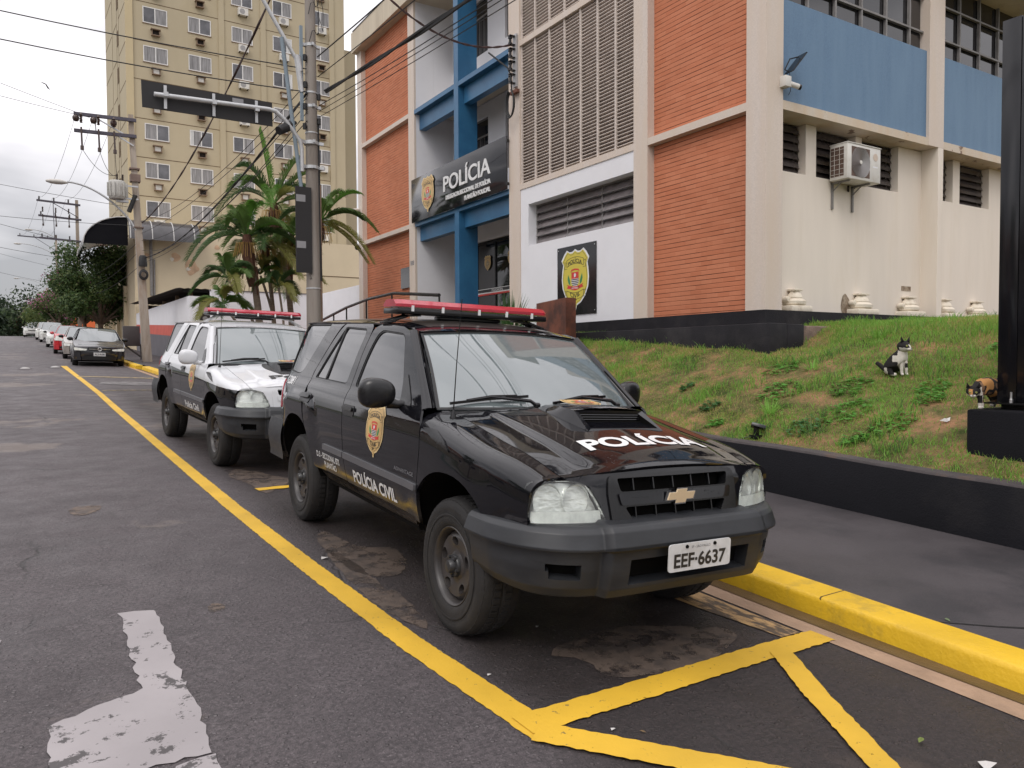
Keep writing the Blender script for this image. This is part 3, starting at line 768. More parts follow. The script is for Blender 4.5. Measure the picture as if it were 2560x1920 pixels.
    # grille
    gm = MC['black'] if BK else PF
    op1 = rnd([(-.362,.918,.015),(.362,.918,.015),(.345,.858,.015),(-.345,.858,.015)])
    op2 = rnd([(-.330,.788,.02),(.330,.788,.02),(.275,.712,.02),(-.275,.712,.02)])
    sm = SM(); sm.panel(gh, [op1, op2], F_, .03, off=.010, flange=.05, ctr=fctr); gr = sm.build('grille', gm, root)
    sm = SM(); sm.panel(gh, [], F_, .06, off=-.06, flange=0, ctr=fctr); sm.build('grille_back', MC['under'], gr)
    for k in range(-2, 3):
        y = k*.125
        for z0, z1 in ((.858,.918),(.712,.788)):
            if abs(y) > (.33 if z0 > .8 else .27): continue
            a = fas(y, z0); b = fas(y, z1); mb = MB(); mb.obox(a-Vector((.022,0,0)), b-Vector((.022,0,0)), .007, .02, up=(1,0,0)); mb.build('grille_slat', MC['black'], gr)
    sm = SM()
    for z0, z1 in ((.796,.850),):
        sm.panel(rnd([(-.365,z1,.01),(.365,z1,.01),(.352,z0,.01),(-.352,z0,.01)]), [], F_, .03, off=.020, flange=.02, ctr=fctr)
    sm.build('grille_bar', MC['paint'] if BK else PF, gr)
    bow = [(-.094,-.032),(-.082,.018),(-.036,.018),(-.030,.038),(.036,.038),(.030,.018),(.094,.018),(.082,-.018),(.036,-.018),(.030,-.038),(-.036,-.038),(-.030,-.018),(-.094,-.018)]
    bow = [(-.098,-.020),(-.084,.022),(-.036,.022),(-.030,.040),(.040,.040),(.034,.022),(.098,.022),(.084,-.020),(.036,-.020),(.030,-.040),(-.040,-.040),(-.034,-.020)]
    mb = MB(); mb.prism(bow, lambda u, v, d: tuple(fas(0, .828)+Vector((.026+d, u, v))), 0, .012, 0); mb.prism([(x*.90, y*.82) for x, y in bow], lambda u, v, d: tuple(fas(0, .828)+Vector((.0385+d, u, v))), -.001, .003, 1)
    mb.build('front_badge', [MC['chrome'], MC['bow']], gr)
    # ---- front bumper
    BYs = [0,.40,.55,.66,.75,.82,.865,.885,.885]; BXs = [.885,.880,.858,.815,.745,.655,.54,.42,.26]
    arcs = [0]
    for i in range(1, len(BYs)): arcs.append(arcs[-1]+math.hypot(BYs[i]-BYs[i-1], BXs[i]-BXs[i-1]))
    AT = arcs[-1]
    def bplan(s_, d=0):
        a = abs(s_)*AT; y = float(sp(a, arcs, BYs)); x = float(sp(a, arcs, BXs)); 
        y2 = float(sp(min(a+.01, AT), arcs, BYs))-float(sp(a-.01 if a > .01 else 0, arcs, BYs)); x2 = float(sp(min(a+.01, AT), arcs, BXs))-float(sp(a-.01 if a > .01 else 0, arcs, BXs))
        L_ = math.hypot(x2, y2); nx, ny = y2/L_, -x2/L_
        return x+nx*d, (y+ny*d)*(1 if s_ >= 0 else -1)
    ZS = [(0,.737,-.13),(.10,.734,-.05),(.18,.726,-.026),(.26,.708,-.008),(.42,.642,.016),(.46,.632,.014),(.50,.624,-.014),(.70,.520,-.026),(.85,.440,-.04),(.94,.395,-.065),(1.0,.375,-.13)]
    def bum(u, v, extra=0):
        s_ = u*2-1; a = abs(s_)*AT
        t = np.array([q_[0] for q_ in ZS]); z = float(np.interp(v, t, [q_[1] for q_ in ZS])); d = float(np.interp(v, t, [q_[2] for q_ in ZS]))
        cen = 1-float(sst(.488,.506,a))            # raised centre block
        d = d+(.034 if v < .94 else .0)*cen if v > .05 else d
        if v > .45: d += .014*cen
        z += .012*(1-cen)*(0 if v > .5 else 1)*-1-.012*float(sst(.8,1.6,a))*(1-v)+.035*float(sst(.75,1.4,a))*(v > .5)*v
        # cut-outs: central intake and fog-lamp pockets
        yy = bplan(s_)[1]
        x, y = bplan(s_, d+extra)
        return Vector((x, y, z))
    intake = lambda a, z: a < .375 and .455 < z < .575
    fogp = lambda a, z: .60 < a < .76+.4*(z-.48) and .485 < z < .555
    sm = SM(); NU, NV = 150, 44
    idx = {}; V = []; Nn = []; e_ = .004
    vs_ = sorted(set([i/NV for i in range(NV+1)]))
    for i in range(NU+1):
        for j, v in enumerate(vs_):
            u = i/NU; p = bum(u, v); n = (bum(min(1,u+e_), v)-bum(max(0,u-e_), v)).cross(bum(u, min(1,v+e_))-bum(u, max(0,v-e_))); n.normalize()
            if n.dot(p-Vector((.2,0,.55))) < 0: n = -n
            V.append(p); Nn.append(n)
    nv = len(vs_); F = []; FI = []
    for i in range(NU):
        for j in range(nv-1):
            u = (i+.5)/NU; p = bum(u, (vs_[j]+vs_[j+1])/2); a = abs(u*2-1)*AT
            q_ = (i*nv+j, (i+1)*nv+j, (i+1)*nv+j+1, i*nv+j+1)
            (FI if intake(a, p.z) or fogp(a, p.z) else F).append(q_)
    sm.raw([tuple(p) for p in V], F, Nn, 0)
    # pockets pushed in
    cnt = {}
    for f_ in FI:
        for k in range(4):
            e2 = (f_[k], f_[(k+1) % 4]); key = tuple(sorted(e2)); cnt[key] = cnt.get(key, 0)+1
    def push(k): return tuple(V[k]-Nn[k]*.055+Vector((-.02,0,0)))
    ids = sorted(set(k for f_ in FI for k in f_)); mp_ = {k: i for i, k in enumerate(ids)}
    sm.raw([push(k) for k in ids], [tuple(mp_[k] for k in f_) for f_ in FI], [Nn[k] for k in ids], 1)
    for f_ in FI:
        for k in range(4):
            a_, b_ = f_[k], f_[(k+1) % 4]
            if cnt[tuple(sorted((a_, b_)))] == 1:
                P = [V[a_], V[b_], Vector(push(b_)), Vector(push(a_))]; n = (P[1]-P[0]).cross(P[3]-P[0]).normalized()
                c = Vector((0,0,0)); sm.raw([tuple(p) for p in P], [(0,1,2,3)], [n]*4, 0)
    bp = sm.build('front_bumper', [MC['bumper'], MC['under']], root)
    # ---- number plate
    px = bplan(0)[0]+.066
    mb = MB(); pl = rnd([(-.2,.508,.018),(.2,.508,.018),(.2,.638,.018),(-.2,.638,.018)])
    mb.prism(pl, lambda u, v, d: (px+d-.0*(v), u, v), 0, .006, 0)
    for sx_ in (-.09, .09): mb.lathe([(.009,.006),(.008,.012),(0,.012)], 10, 1, lambda a, b, h, sx_=sx_: (px+h, sx_+a, .622+b))
    V_, F_t = text_fit('EEF·6637' if BK else 'DJM·4120', .335, .063, .028)
    if BK or True: mb.add([(px+.0075, -.1675+u, .528+v) for u, v in V_], F_t, 2)
    V_, F_t = text_fit('SP - SÃO PAULO', .12, .012, .0); mb.add([(px+.0075, -.06+u, .612+v) for u, v in V_], F_t, 3)
    mb.build('number_plate', [MC['plate'], MC['under'], MC['dark_decal'], MC['grey_decal']], root)
    # ---- cowl, wipers, antenna
    sm = SM(); sm.patch(lambda u, v: Vector((lerp(XR(v*2-1)-.004, ws(0, v).x+.01, u), lerp(-.70,.70,v), lerp(hz(XR(v*2-1), (v*2-1)*.65).z-.022, ws(0, v).z-.006, u))), 4, 24, ctr=Vector((-.3,0,.5))); sm.build('cowl', MC['black'], root)
    for y0, ang in ((-.33, 1), (.28, 1)):
        mb = MB(); A_ = lambda u, v, d=.018: off(ws, d)(u, v)
        piv = Vector((-.30, y0+.20, 1.165))
        e1 = A_(.045, (y0-.30)/.70*.5+.5); e2 = A_(.115, (y0+.16)/.70*.5+.5, .022) if True else None
        mid = (e1+e2)*.5+Vector((.012,0,.018))
        mb.obox(e1, (e1+e2)/2+Vector((.003,0,.006)), .014, .016); mb.obox((e1+e2)/2+Vector((.003,0,.006)), e2, .014, .016)
        mb.tube([piv, piv+Vector((.0,-.05,.03)), mid, e1.lerp(mid, .45)], [.013,.011,.008,.006], 8)
        mb.tube([e1.lerp(e2,.2)+Vector((.004,0,.012)), mid+Vector((0,0,.006)), e1.lerp(e2,.85)+Vector((.004,0,.012))], .005, 6)
        mb.lathe([(.02,-.02),(.02,.012),(.012,.02),(0,.02)], 12, 0, lambda a, b, h, piv=piv: (piv.x+a, piv.y+b, piv.z+h))
        mb.build('wiper', MC['black'], root, smooth=40)
    mb = MB(); mb.lathe([(.018,-.01),(.014,.012),(.008,.03),(.006,.04)], 12, 0, lambda a, b, h: (-.215+a, -.735+b, 1.118+h)); mb.tube([(-.215,-.735,1.15),(-.20,-.735,1.4),(-.165,-.735,1.76 if BK else 1.86)], [.0035,.0028,.002], 6); mb.build('antenna', MC['black'], root, smooth=40)
    # ---- rear end
    def tail(u, v):
        t = v*2-1; z = lerp(.775,1.60,u); x = float(sp(z, [.775,1.19,1.37,1.60],[-3.475,-3.475,-3.42,-3.31]))-.05*(1-abs(t)**6)
        return Vector((x, t*(ys(-3.47, z)-.001), z))
    sm = SM(); sm.patch(lambda u, v: tail(lerp(0,.52,u), v), 12, 24, ctr=Vector((-2.5,0,1))); tg = sm.build('tailgate', PT, root)
    sm = SM(); sm.patch(lambda u, v: tail(lerp(.53,1,u), v), 12, 24, ctr=Vector((-2.5,0,1))); sm.build('rear_window', MC['glass'], tg)
    mb = MB()
    def rb(u, v):
        a = u*2-1; z = lerp(.79,.45,v); 
        if abs(a) > .72: k = (abs(a)-.72)/.28; x = lerp(-3.56,-3.12,k); y = .872-.0*k
        else: k = abs(a)/.72; x = -3.60+.04*k**4; y = .872*k
        pr = .02*math.sin(PI*min(1, v*1.2))
        return Vector((x-pr, math.copysign(y+(pr if abs(a) > .7 else 0), a), z))
    mb.grid(rb, 60, 8); mb.grid(lambda u, v: Vector((lerp(rb(u,0).x, -3.4, v) if abs(u*2-1) < .74 else rb(u,0).x, lerp(rb(u,0).y, rb(u,0).y*.9, v), .79)), 60, 1)
    mb.build('rear_bumper', MC['bumper'], root, smooth=50)
    # ---- underbody and inner closing
    mb = MB(); mb.box(-3.45,.55,-.48,.48,.36,.62); mb.box(-2.25,-.47,-.74,.74,.40,.60); mb.box(-3.4,-3.22,-.76,.76,.5,.8)
    mb.tube([(-WB,-.6,WR),(-WB,.6,WR)], .04, 8); mb.tube([(0,-.6,WR),(0,.6,WR)], .035, 8)
    mb.box(.44,.56,-.50,.50,.42,.80)
    mb.build('underbody', MC['under'], root)
    # ---- light bar
    LB = Vector((-1.47, 0, 1.768)) if BK else Vector((-1.47,0,1.80))
    hw = .615
    mb = MB()
    cs = [(-.135,-.024),(-.135,-.004),(-.085,.026),(-.03,.030),(.03,.030),(.085,.026),(.135,-.004),(.135,-.024)]
    def ring(y, k): return [(LB.x+a*k, y, LB.z+.004+(b+.03)*(.72+.28*k)-.026) for a, b in cs]
    ys_ = [(-hw,.80),(-hw+.03,.97),(-hw+.07,1),(hw-.07,1),(hw-.03,.97),(hw,.80)]
    V = [p for y, k in ys_ for p in ring(y, k)]; n_ = len(cs)
    F = [(i*n_+j, i*n_+(j+1) % n_, (i+1)*n_+(j+1) % n_, (i+1)*n_+j) for i in range(len(ys_)-1) for j in range(n_)]+[tuple(range(n_)), tuple(range((len(ys_)-1)*n_, len(ys_)*n_))]
    mb.add(V, F, 0)
    lb = thing('light_bar', 'red' if False else None, None); lb.parent = root
    mb.build('light_lens', MC['red_lens'], lb, smooth=22)
    mb = MB(); mb.box(LB.x-.132,LB.x+.132,-hw+.008,hw-.008,LB.z-.062,LB.z-.0245); mb.box(LB.x-.05,LB.x+.05,-.25,.25,LB.z-.09,LB.z-.065)
    mb.build('light_bar_base', MC['black'], lb, bevel=.008)
    for y in (-.50,-.27,-.0+.02,.25,.47):
        mb = MB(); mb.box(LB.x+.128,LB.x+.141,y-.009,y+.009,LB.z-.045,LB.z-.005); mb.box(LB.x+.06,LB.x+.062,y-.006,y+.006,LB.z+.0,LB.z+.0)
        mb.build('bar_clip', MC['white_decal'], lb)
    for sg in (-1, 1):
        mb = MB()
        p0 = Vector((LB.x, sg*.40, LB.z-.068)); p1 = Vector((LB.x, sg*.50, LB.z-.075)); p2 = Vector((LB.x, sg*.625, 1.652))
        mb.obox(p0, p1, .12, .012); 
        for dx in (-.045, .045): mb.obox(p1+Vector((dx,0,0)), p2+Vector((dx*1.4,0,0)), .028, .018)
        mb.obox(p2+Vector((0,-sg*.03,-.002)), p2+Vector((0,sg*.03,-.010)), .15, .014)
        mb.tube([p1+Vector((0,0,.01)), p1.lerp(p2, .6)+Vector((0,-sg*.02,0))], .012, 8)
        mb.build('bar_foot', MC['black'] if BK else MC['alu'], lb, bevel=.002)
    # ---- door lettering and shield, both sides
    ol = MC['white_decal']
    for sg in (-1, 1):
        S_ = side(sg)
        dd = [c for c in root.children if c.name.startswith('front_door')]
        par1 = dd[0] if sg < 0 else dd[-1]; dd2 = [c for c in root.children if c.name.startswith('rear_door')]; par2 = dd2[0] if sg < 0 else dd2[-1]
        qq = [c for c in root.children if c.name.startswith('rear_quarter')]; par3 = qq[0] if sg < 0 else qq[-1]
        def em(u, v, k, x0=-1.035, z0=.932, w_=.30, sg=sg):
            q_, n = pn(side(sg), (x0+(u*w_ if sg < 0 else -u*w_), z0+v*.178)); return tuple(q_+n*(.003+.0011*k))
        emblem(em, detail=True).build('door_emblem', [MC[k] for k in EMB], par1, smooth='keep')
        mb = MB(); P, F = car_side_text(sg, 'POLÍCIA CIVIL' if BK else 'Polícia Civil', -1.43, -.69, .555, .078, .03); mb.add(P, F); mb.build('door_lettering', ol, par1, smooth='keep')
        if BK:
            mb = MB(); P, F = car_side_text(sg, 'D.3 - SECCIONAL BTS', -2.20, -1.70, .618, .042, .02); mb.add(P, F)
            P, F = car_side_text(sg, 'PLANTÃO', -2.06, -1.79, .556, .042, .02); mb.add(P, F); mb.build('unit_lettering', ol, par2, smooth='keep')
            mb = MB(); P, F = car_side_text(sg, 'P-22881', -3.30, -2.99, 1.108, .064, .02); mb.add(P, F); mb.build('fleet_number', ol, par3, smooth='keep')
            mb = MB(); P, F = car_side_text(sg, 'ADVANTAGE', -.70, -.42, .757, .022, .01); mb.add(P, F); mb.build('trim_badge', MC['grey_decal'], par1, smooth='keep')
    return root
# ================================================================== GROUND
SL = .042
def zprof(y):
    if y < 106: return SL*y
    if y < 126:
        t = (y-106)/20; return SL*106+SL*20*(t-t*t/2)-.0*t
    return SL*116-.012*(y-126) if y < 420 else SL*116-.012*294
def kx(y): return float(np.interp(y, [-40,12,20,34,48,60,87,105,160], [3.91,3.91,3.78,3.42,3.12,2.88,2.36,2.2,1.2]))
def sx(y): return float(np.interp(y, [-40,12,20,34,48,60,87,105,160], [6.15,6.15,6.0,5.62,5.5,5.4,5.2,5.0,4.2]))
def gz(x, y):
    k = kx(y); return zprof(y)-.03*max(0, min(x, k)-1.6*k/3.91)
def rows(a, b):
    y = a; o = []
    while y < b:
        o.append(y); y += .5 if y < 14 else (2 if y < 60 else (5 if y < 160 else 20))
    return o+[b]
def sheet(name, xs, ys_, z_, m, kind='structure', smooth=True, **kw):
    mb = MB(); nx = None
    for y in ys_:
        X = xs(y) if callable(xs) else xs; nx = len(X)
        for x in X: mb.v.append((x, y, z_(x, y)))
    for i in range(len(ys_)-1):
        for j in range(nx-1):
            a = i*nx+j; mb.f.append((a, a+1, a+nx+1, a+nx)); mb.m.append(0)
    o = mb.build(name, m, smooth=60)
    return tag(o, kind=kind, **kw)
def asphalt_mat():
    m, nt, b = newmat('asphalt'); n = nt.nodes; L = nt.links.new
    g = n.new('ShaderNodeNewGeometry').outputs['Position']
    def noise(s, d=6, r=.6):
        a = n.new('ShaderNodeTexNoise'); a.inputs['Scale'].default_value = s; a.inputs['Detail'].default_value = d; a.inputs['Roughness'].default_value = r; L(g, a.inputs['Vector']); return a.outputs[0]
    def rng_(i, a, b_, c, d):
        r = n.new('ShaderNodeMapRange'); r.inputs['From Min'].default_value = a; r.inputs['From Max'].default_value = b_; r.inputs['To Min'].default_value = c; r.inputs['To Max'].default_value = d; L(i, r.inputs[0]); return r.outputs[0]
    def mix(f, a, b_):
        x = n.new('ShaderNodeMixRGB'); 
        if isinstance(f, float): x.inputs[0].default_value = f
        else: L(f, x.inputs[0])
        for k, v in ((1, a), (2, b_)):
            if isinstance(v, tuple): x.inputs[k].default_value = c4(v)
            else: L(v, x.inputs[k])
        return x.outputs[0]
    big = noise(.55, 4); fine = noise(48, 5, .75)
    col = mix(rng_(big, .3, .7, 0, 1), (.074,.060,.064), (.118,.099,.104)); col = mix(rng_(noise(2.6, 7, .68), .46, .62, 0, .55), col, (.056,.046,.049)); col = mix(rng_(noise(9, 6, .7), .55, .75, 0, .5), col, (.17,.15,.155))
    col = mix(rng_(fine, .35, .7, 0, 1), col, (.058,.052,.053)) if False else mix(rng_(fine, .40, .60, .0, .85), col, (.030,.025,.027)); col = mix(rng_(noise(95, 3, .6), .58, .70, 0, .7), col, (.19,.165,.17))
    # chips of stone
    vo = n.new('ShaderNodeTexVoronoi'); vo.inputs['Scale'].default_value = 33; vo.inputs['Randomness'].default_value = 1; L(g, vo.inputs['Vector'])
    sc = n.new('ShaderNodeSeparateColor'); L(vo.outputs['Color'], sc.inputs[0])
    chip = n.new('ShaderNodeMath'); chip.operation = 'MULTIPLY'; L(rng_(vo.outputs['Distance'], .22, .34, 1, 0), chip.inputs[0]); L(rng_(sc.outputs[0], .70, .95, 0, 1), chip.inputs[1])
    col = mix(chip.outputs[0], col, (.145,.128,.132))
    # smooth worn, earthy patches and their dark wet rims
    st = noise(.42, 8, .58); sm_ = rng_(st, .60, .63, 0, .7)
    col = mix(sm_, col, (.165,.135,.118))
    # darker, damp bay beneath and beside the parked cars (old resurfacing)
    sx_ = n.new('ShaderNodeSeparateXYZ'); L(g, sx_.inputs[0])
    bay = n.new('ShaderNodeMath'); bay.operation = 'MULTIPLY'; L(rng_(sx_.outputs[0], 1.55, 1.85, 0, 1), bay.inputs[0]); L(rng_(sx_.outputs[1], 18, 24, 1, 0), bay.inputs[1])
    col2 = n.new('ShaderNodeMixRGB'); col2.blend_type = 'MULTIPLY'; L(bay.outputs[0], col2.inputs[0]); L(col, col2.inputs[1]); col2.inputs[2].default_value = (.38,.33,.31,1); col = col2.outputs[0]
    st2 = noise(.9, 7, .55); col = mix(n.new('ShaderNodeMath').outputs[0] if False else rng_(st2, .60, .62, 0, .0), col, (.1,.08,.07))
    # cracks
    vc = n.new('ShaderNodeTexVoronoi'); vc.feature = 'DISTANCE_TO_EDGE'; vc.inputs['Scale'].default_value = .55
    wn = n.new('ShaderNodeTexNoise'); wn.inputs['Scale'].default_value = 3; wn.inputs['Detail'].default_value = 6; L(g, wn.inputs['Vector'])
    va = n.new('ShaderNodeMixRGB'); va.inputs[0].default_value = .22; L(g, va.inputs[1]); L(wn.outputs['Color'], va.inputs[2]); L(va.outputs[0], vc.inputs['Vector'])
    ck = n.new('ShaderNodeMath'); ck.operation = 'MULTIPLY'; L(rng_(vc.outputs[0], .0, .007, 1, 0), ck.inputs[0]); L(rng_(noise(.8, 3), .5, .6, 0, .8), ck.inputs[1])
    col = mix(ck.outputs[0], col, (.02,.018,.018))
    L(col, b.inputs['Base Color'])
    rr = rng_(noise(3.1, 6, .6), .35, .65, .50, .72); L(rr, b.inputs['Roughness'])
    bu = n.new('ShaderNodeBump'); bu.inputs['Strength'].default_value = 1.0; bu.inputs['Distance'].default_value = .011
    ad = n.new('ShaderNodeMath'); ad.operation = 'MULTIPLY_ADD'; ad.inputs[1].default_value = 1.6; L(chip.outputs[0], ad.inputs[0]); L(fine, ad.inputs[2])
    ad2 = n.new('ShaderNodeMath'); ad2.operation = 'SUBTRACT'; L(ad.outputs[0], ad2.inputs[0]); L(ck.outputs[0], ad2.inputs[1]); L(ad2.outputs[0], bu.inputs['Height']); L(bu.outputs[0], b.inputs['Normal'])
    return m
M_ASPH = asphalt_mat(); M_ASPH.node_tree.nodes['Principled BSDF'].inputs['Specular IOR Level'].default_value = .6
Y0, Y1 = -40, 420
YS = rows(Y0, Y1)
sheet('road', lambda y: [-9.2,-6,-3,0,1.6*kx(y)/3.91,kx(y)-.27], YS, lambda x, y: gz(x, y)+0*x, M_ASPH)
def wallpaint_mat(name, col, col2, **k): return mat(name, col, dirt=col2, **k)
M_GUT = mat('gutter_concrete', (.34,.225,.15), rough=.75, var=.2, vs=3, bump=.4, bs=90, dirt=(.26,.17,.11), ds=5, dth=(.5,.7), stretch=(1.6,1.1,1))
M_GUTY = mat('ochre_stained_concrete', (.43,.27,.12), rough=.7, var=.2, vs=5, bump=.3, bs=90, dirt=(.05,.04,.035), ds=6, dth=(.46,.56), dmax=.9, stretch=(2.5,.8,1))
M_KERB = mat('yellow_kerb_paint', (.68,.42,.018), rough=.5, var=.14, vs=2.2, bump=.35, bs=45, dirt=(.36,.24,.035), ds=4, dth=(.56,.72), dmax=.8)
M_SIDE = mat('dark_painted_sidewalk', (.060,.053,.056), rough=.62, var=.16, vs=1.2, bump=.4, bs=60, dirt=(.036,.033,.036), ds=1.1, dth=(.47,.60), rvar=.12, dmax=.85)
M_YEL = None
def ragged(nt, bs, g, th, sc, soft=.02):
    n = nt.nodes; L = nt.links.new; a = n.new('ShaderNodeTexNoise'); a.inputs['Scale'].default_value = sc; a.inputs['Detail'].default_value = 8; a.inputs['Roughness'].default_value = .7; L(g, a.inputs['Vector'])
    r = n.new('ShaderNodeMapRange'); r.inputs['From Min'].default_value = th; r.inputs['From Max'].default_value = th+soft; L(a.outputs[0], r.inputs[0])
    t = n.new('ShaderNodeBsdfTransparent'); mx = n.new('ShaderNodeMixShader'); L(r.outputs[0], mx.inputs[0]); L(bs.outputs[0], mx.inputs[1]); L(t.outputs[0], mx.inputs[2]); L(mx.outputs[0], n['Material Output'].inputs[0])
def paint_mark_mat(name, col, wear=.58, sc=14, scuff=(.05,.045,.045), vs=1.5, soft=.03, alpha=0):
    m, nt, b = newmat(name); n = nt.nodes; L = nt.links.new
    g = n.new('ShaderNodeNewGeometry').outputs['Position']
    a = n.new('ShaderNodeTexNoise'); a.inputs['Scale'].default_value = sc; a.inputs['Detail'].default_value = 9; a.inputs['Roughness'].default_value = .72; L(g, a.inputs['Vector'])
    r = n.new('ShaderNodeMapRange'); r.inputs['From Min'].default_value = wear; r.inputs['From Max'].default_value = wear+soft; L(a.outputs[0], r.inputs[0])
    v = n.new('ShaderNodeTexNoise'); v.inputs['Scale'].default_value = vs; v.inputs['Detail'].default_value = 5; L(g, v.inputs['Vector'])
    r2 = n.new('ShaderNodeMapRange'); r2.inputs['From Min'].default_value = .3; r2.inputs['From Max'].default_value = .7; r2.inputs['To Min'].default_value = .82; r2.inputs['To Max'].default_value = 1.1; L(v.outputs[0], r2.inputs[0])
    mu = n.new('ShaderNodeMixRGB'); mu.blend_type = 'MULTIPLY'; mu.inputs[0].default_value = 1; mu.inputs[1].default_value = c4(col); L(r2.outputs[0], mu.inputs[2])
    mx = n.new('ShaderNodeMixRGB'); L(r.outputs[0], mx.inputs[0]); L(mu.outputs[0], mx.inputs[1]); mx.inputs[2].default_value = c4(scuff); L(mx.outputs[0], b.inputs['Base Color'])
    setp(b, Roughness=.6)
    bu = n.new('ShaderNodeBump'); bu.inputs['Strength'].default_value = .5; bu.inputs['Distance'].default_value = .004; L(a.outputs[0], bu.inputs['Height']); L(bu.outputs[0], b.inputs['Normal'])
    if alpha: ragged(nt, b, g, alpha, 33)
    return m
M_YEL = paint_mark_mat('yellow_road_paint', (.66,.40,.032), wear=.63, sc=26, vs=2.2, scuff=(.20,.14,.05), alpha=.665)
M_WHT = paint_mark_mat('worn_white_road_paint', (.31,.285,.29), wear=.575, sc=9, scuff=(.07,.063,.064), soft=.02)
M_FAINT = paint_mark_mat('faded_yellow_road_paint', (.34,.26,.13), wear=.5, sc=9, scuff=(.07,.063,.064), soft=.08)
M_FAINTW = paint_mark_mat('faded_white_road_paint', (.17,.16,.16), wear=.48, sc=5, scuff=(.08,.073,.074), soft=.08)
# gutter: ochre strip, pale strip and wet channel at the kerb foot
ochre_to = lambda y: 3.0
sheet('gutter', lambda y: [kx(y)-.30,kx(y)-.12,kx(y)+.01], YS, lambda x, y: gz(x, y)+.004-(.018 if x > kx(y)-.06 else 0), M_GUT)
M_WETG = mat('wet_gutter_channel', (.085,.055,.036), rough=.30, var=.4, vs=6, bump=.4, bs=60, stretch=(2,.6,1))
sheet('gutter_channel', lambda y: [kx(y)-.145+.014*math.sin(y*1.7),kx(y)-.0], YS, lambda x, y: gz(x, y)+.004+.004-.010*(x > kx(y)-.06), M_WETG)
sheet('gutter_stain', lambda y: [kx(y)-.52+.05*math.sin(y*3.1),kx(y)-.33], [y*.25 for y in range(11, 46)], lambda x, y: gz(x, y)+.005, M_GUTY)
sheet('sidewalk', lambda y: [kx(y)+.22,(kx(y)+sx(y))/2,sx(y)+.3], YS, lambda x, y: gz(kx(y), y)+.112+.0*x, M_SIDE)
# kerb: bevelled stones, yellow
M_CRK0 = mat('kerb_joint_dirt', (.09,.06,.02), rough=.9)
mb = MB(); prof = [(-.012,-.06),(.006,.085),(.016,.108),(.034,.116),(.245,.118)]
ks = [y for y in YS if y <= 31.5]+[31.5]
def kjit(y): return .006*math.sin(y*2.3)+.004*math.sin(y*5.1+1)
for y in ks:
    for a, b_ in prof: mb.v.append((kx(y)+a+kjit(y), y, gz(kx(y), y)+b_+.4*kjit(y+2)))
for i in range(len(ks)-1):
    for j in range(len(prof)-1):
        a = i*len(prof)+j; mb.f.append((a, a+1, a+1+len(prof), a+len(prof))); mb.m.append(0)
tag(mb.build('kerb', M_KERB, smooth=50), kind='structure')
for y in (2.86, 3.95, 5.1, 6.2, 7.4, 8.5, 9.7, 11, 12.3):
    w_ = .004+.003*random.random(); mb = MB(); V_ = []
    for q_ in (-w_, w_): V_ += [(kx(y)+a*1.02+kjit(y)-.0015+.004*math.sin(b_*90), y+q_+.02*math.sin(b_*40+y), gz(kx(y), y)+b_+.4*kjit(y+2)+.0015) for a, b_ in prof]
    mb.add(V_, [(j, j+1, j+6, j+5) for j in range(4)]); tag(mb.build('kerb_joint', M_CRK0), kind='structure')
mb = MB(); ks2 = [31.8,35,38.2]
for y in ks2:
    for a, b_ in prof: mb.v.append((kx(y)+a-.18, y, gz(kx(y), y)+b_+.02))
for i in range(len(ks2)-1):
    for j in range(len(prof)-1):
        a = i*len(prof)+j; mb.f.append((a, a+1, a+1+len(prof), a+len(prof))); mb.m.append(0)
mb.add([(kx(31.8)+a-.18, 31.8, gz(kx(31.8),31.8)+b_+.02) for a, b_ in prof]+[(kx(31.8)+.245-.18,31.8,gz(3,31.8)-.1)], [(0,1,2,3,4,5)])
tag(mb.build('kerb_end', M_KERB, smooth=50), kind='structure')
M_CONC = mat('kerb_concrete', (.30,.28,.26), rough=.8, var=.2, bump=.3)
mb = MB(); ks3 = [y for y in YS if y >= 38]
for y in ks3:
    for a, b_ in prof: mb.v.append((kx(y)+a, y, gz(kx(y), y)+b_))
for i in range(len(ks3)-1):
    for j in range(len(prof)-1):
        a = i*len(prof)+j; mb.f.append((a, a+1, a+1+len(prof), a+len(prof))); mb.m.append(0)
tag(mb.build('kerb_far', M_CONC, smooth=50), kind='structure')
# kerb ramp in front of the grey kerb gap: crack lines in the sidewalk as thin dark sheets
def strip(name, P, w_, m, dz=.004, jag=.0, base=None, step=.06):
    "ragged painted strip along a polyline (x,y), laid on the ground; w_ number or list"
    base = base or gz
    pts = []
    for (a, b_) in zip(P, P[1:]):
        L_ = math.hypot(b_[0]-a[0], b_[1]-a[1]); n_ = max(1, int(L_/step))
        for k in range(n_): pts.append((lerp(a[0], b_[0], k/n_), lerp(a[1], b_[1], k/n_)))
    pts.append(P[-1][:2]); mb = MB(); n_ = len(pts)
    ww = np.interp(np.linspace(0, 1, n_), np.linspace(0, 1, len(w_)), w_) if hasattr(w_, '__len__') else [w_]*n_
    for i, p in enumerate(pts):
        q = pts[min(i+1, n_-1)]; r = pts[max(i-1, 0)]; d = Vector((q[0]-r[0], q[1]-r[1])).normalized(); nn = Vector((-d.y, d.x))
        for s_ in (-1, 1):
            h = ww[i]/2+random.uniform(-jag, jag); x = p[0]+nn.x*h*s_; y = p[1]+nn.y*h*s_; mb.v.append((x, y, base(x, y)+dz))
    for i in range(n_-1): mb.f.append((2*i, 2*i+1, 2*i+3, 2*i+2)); mb.m.append(0)
    return tag(mb.build(name, m), kind='structure')
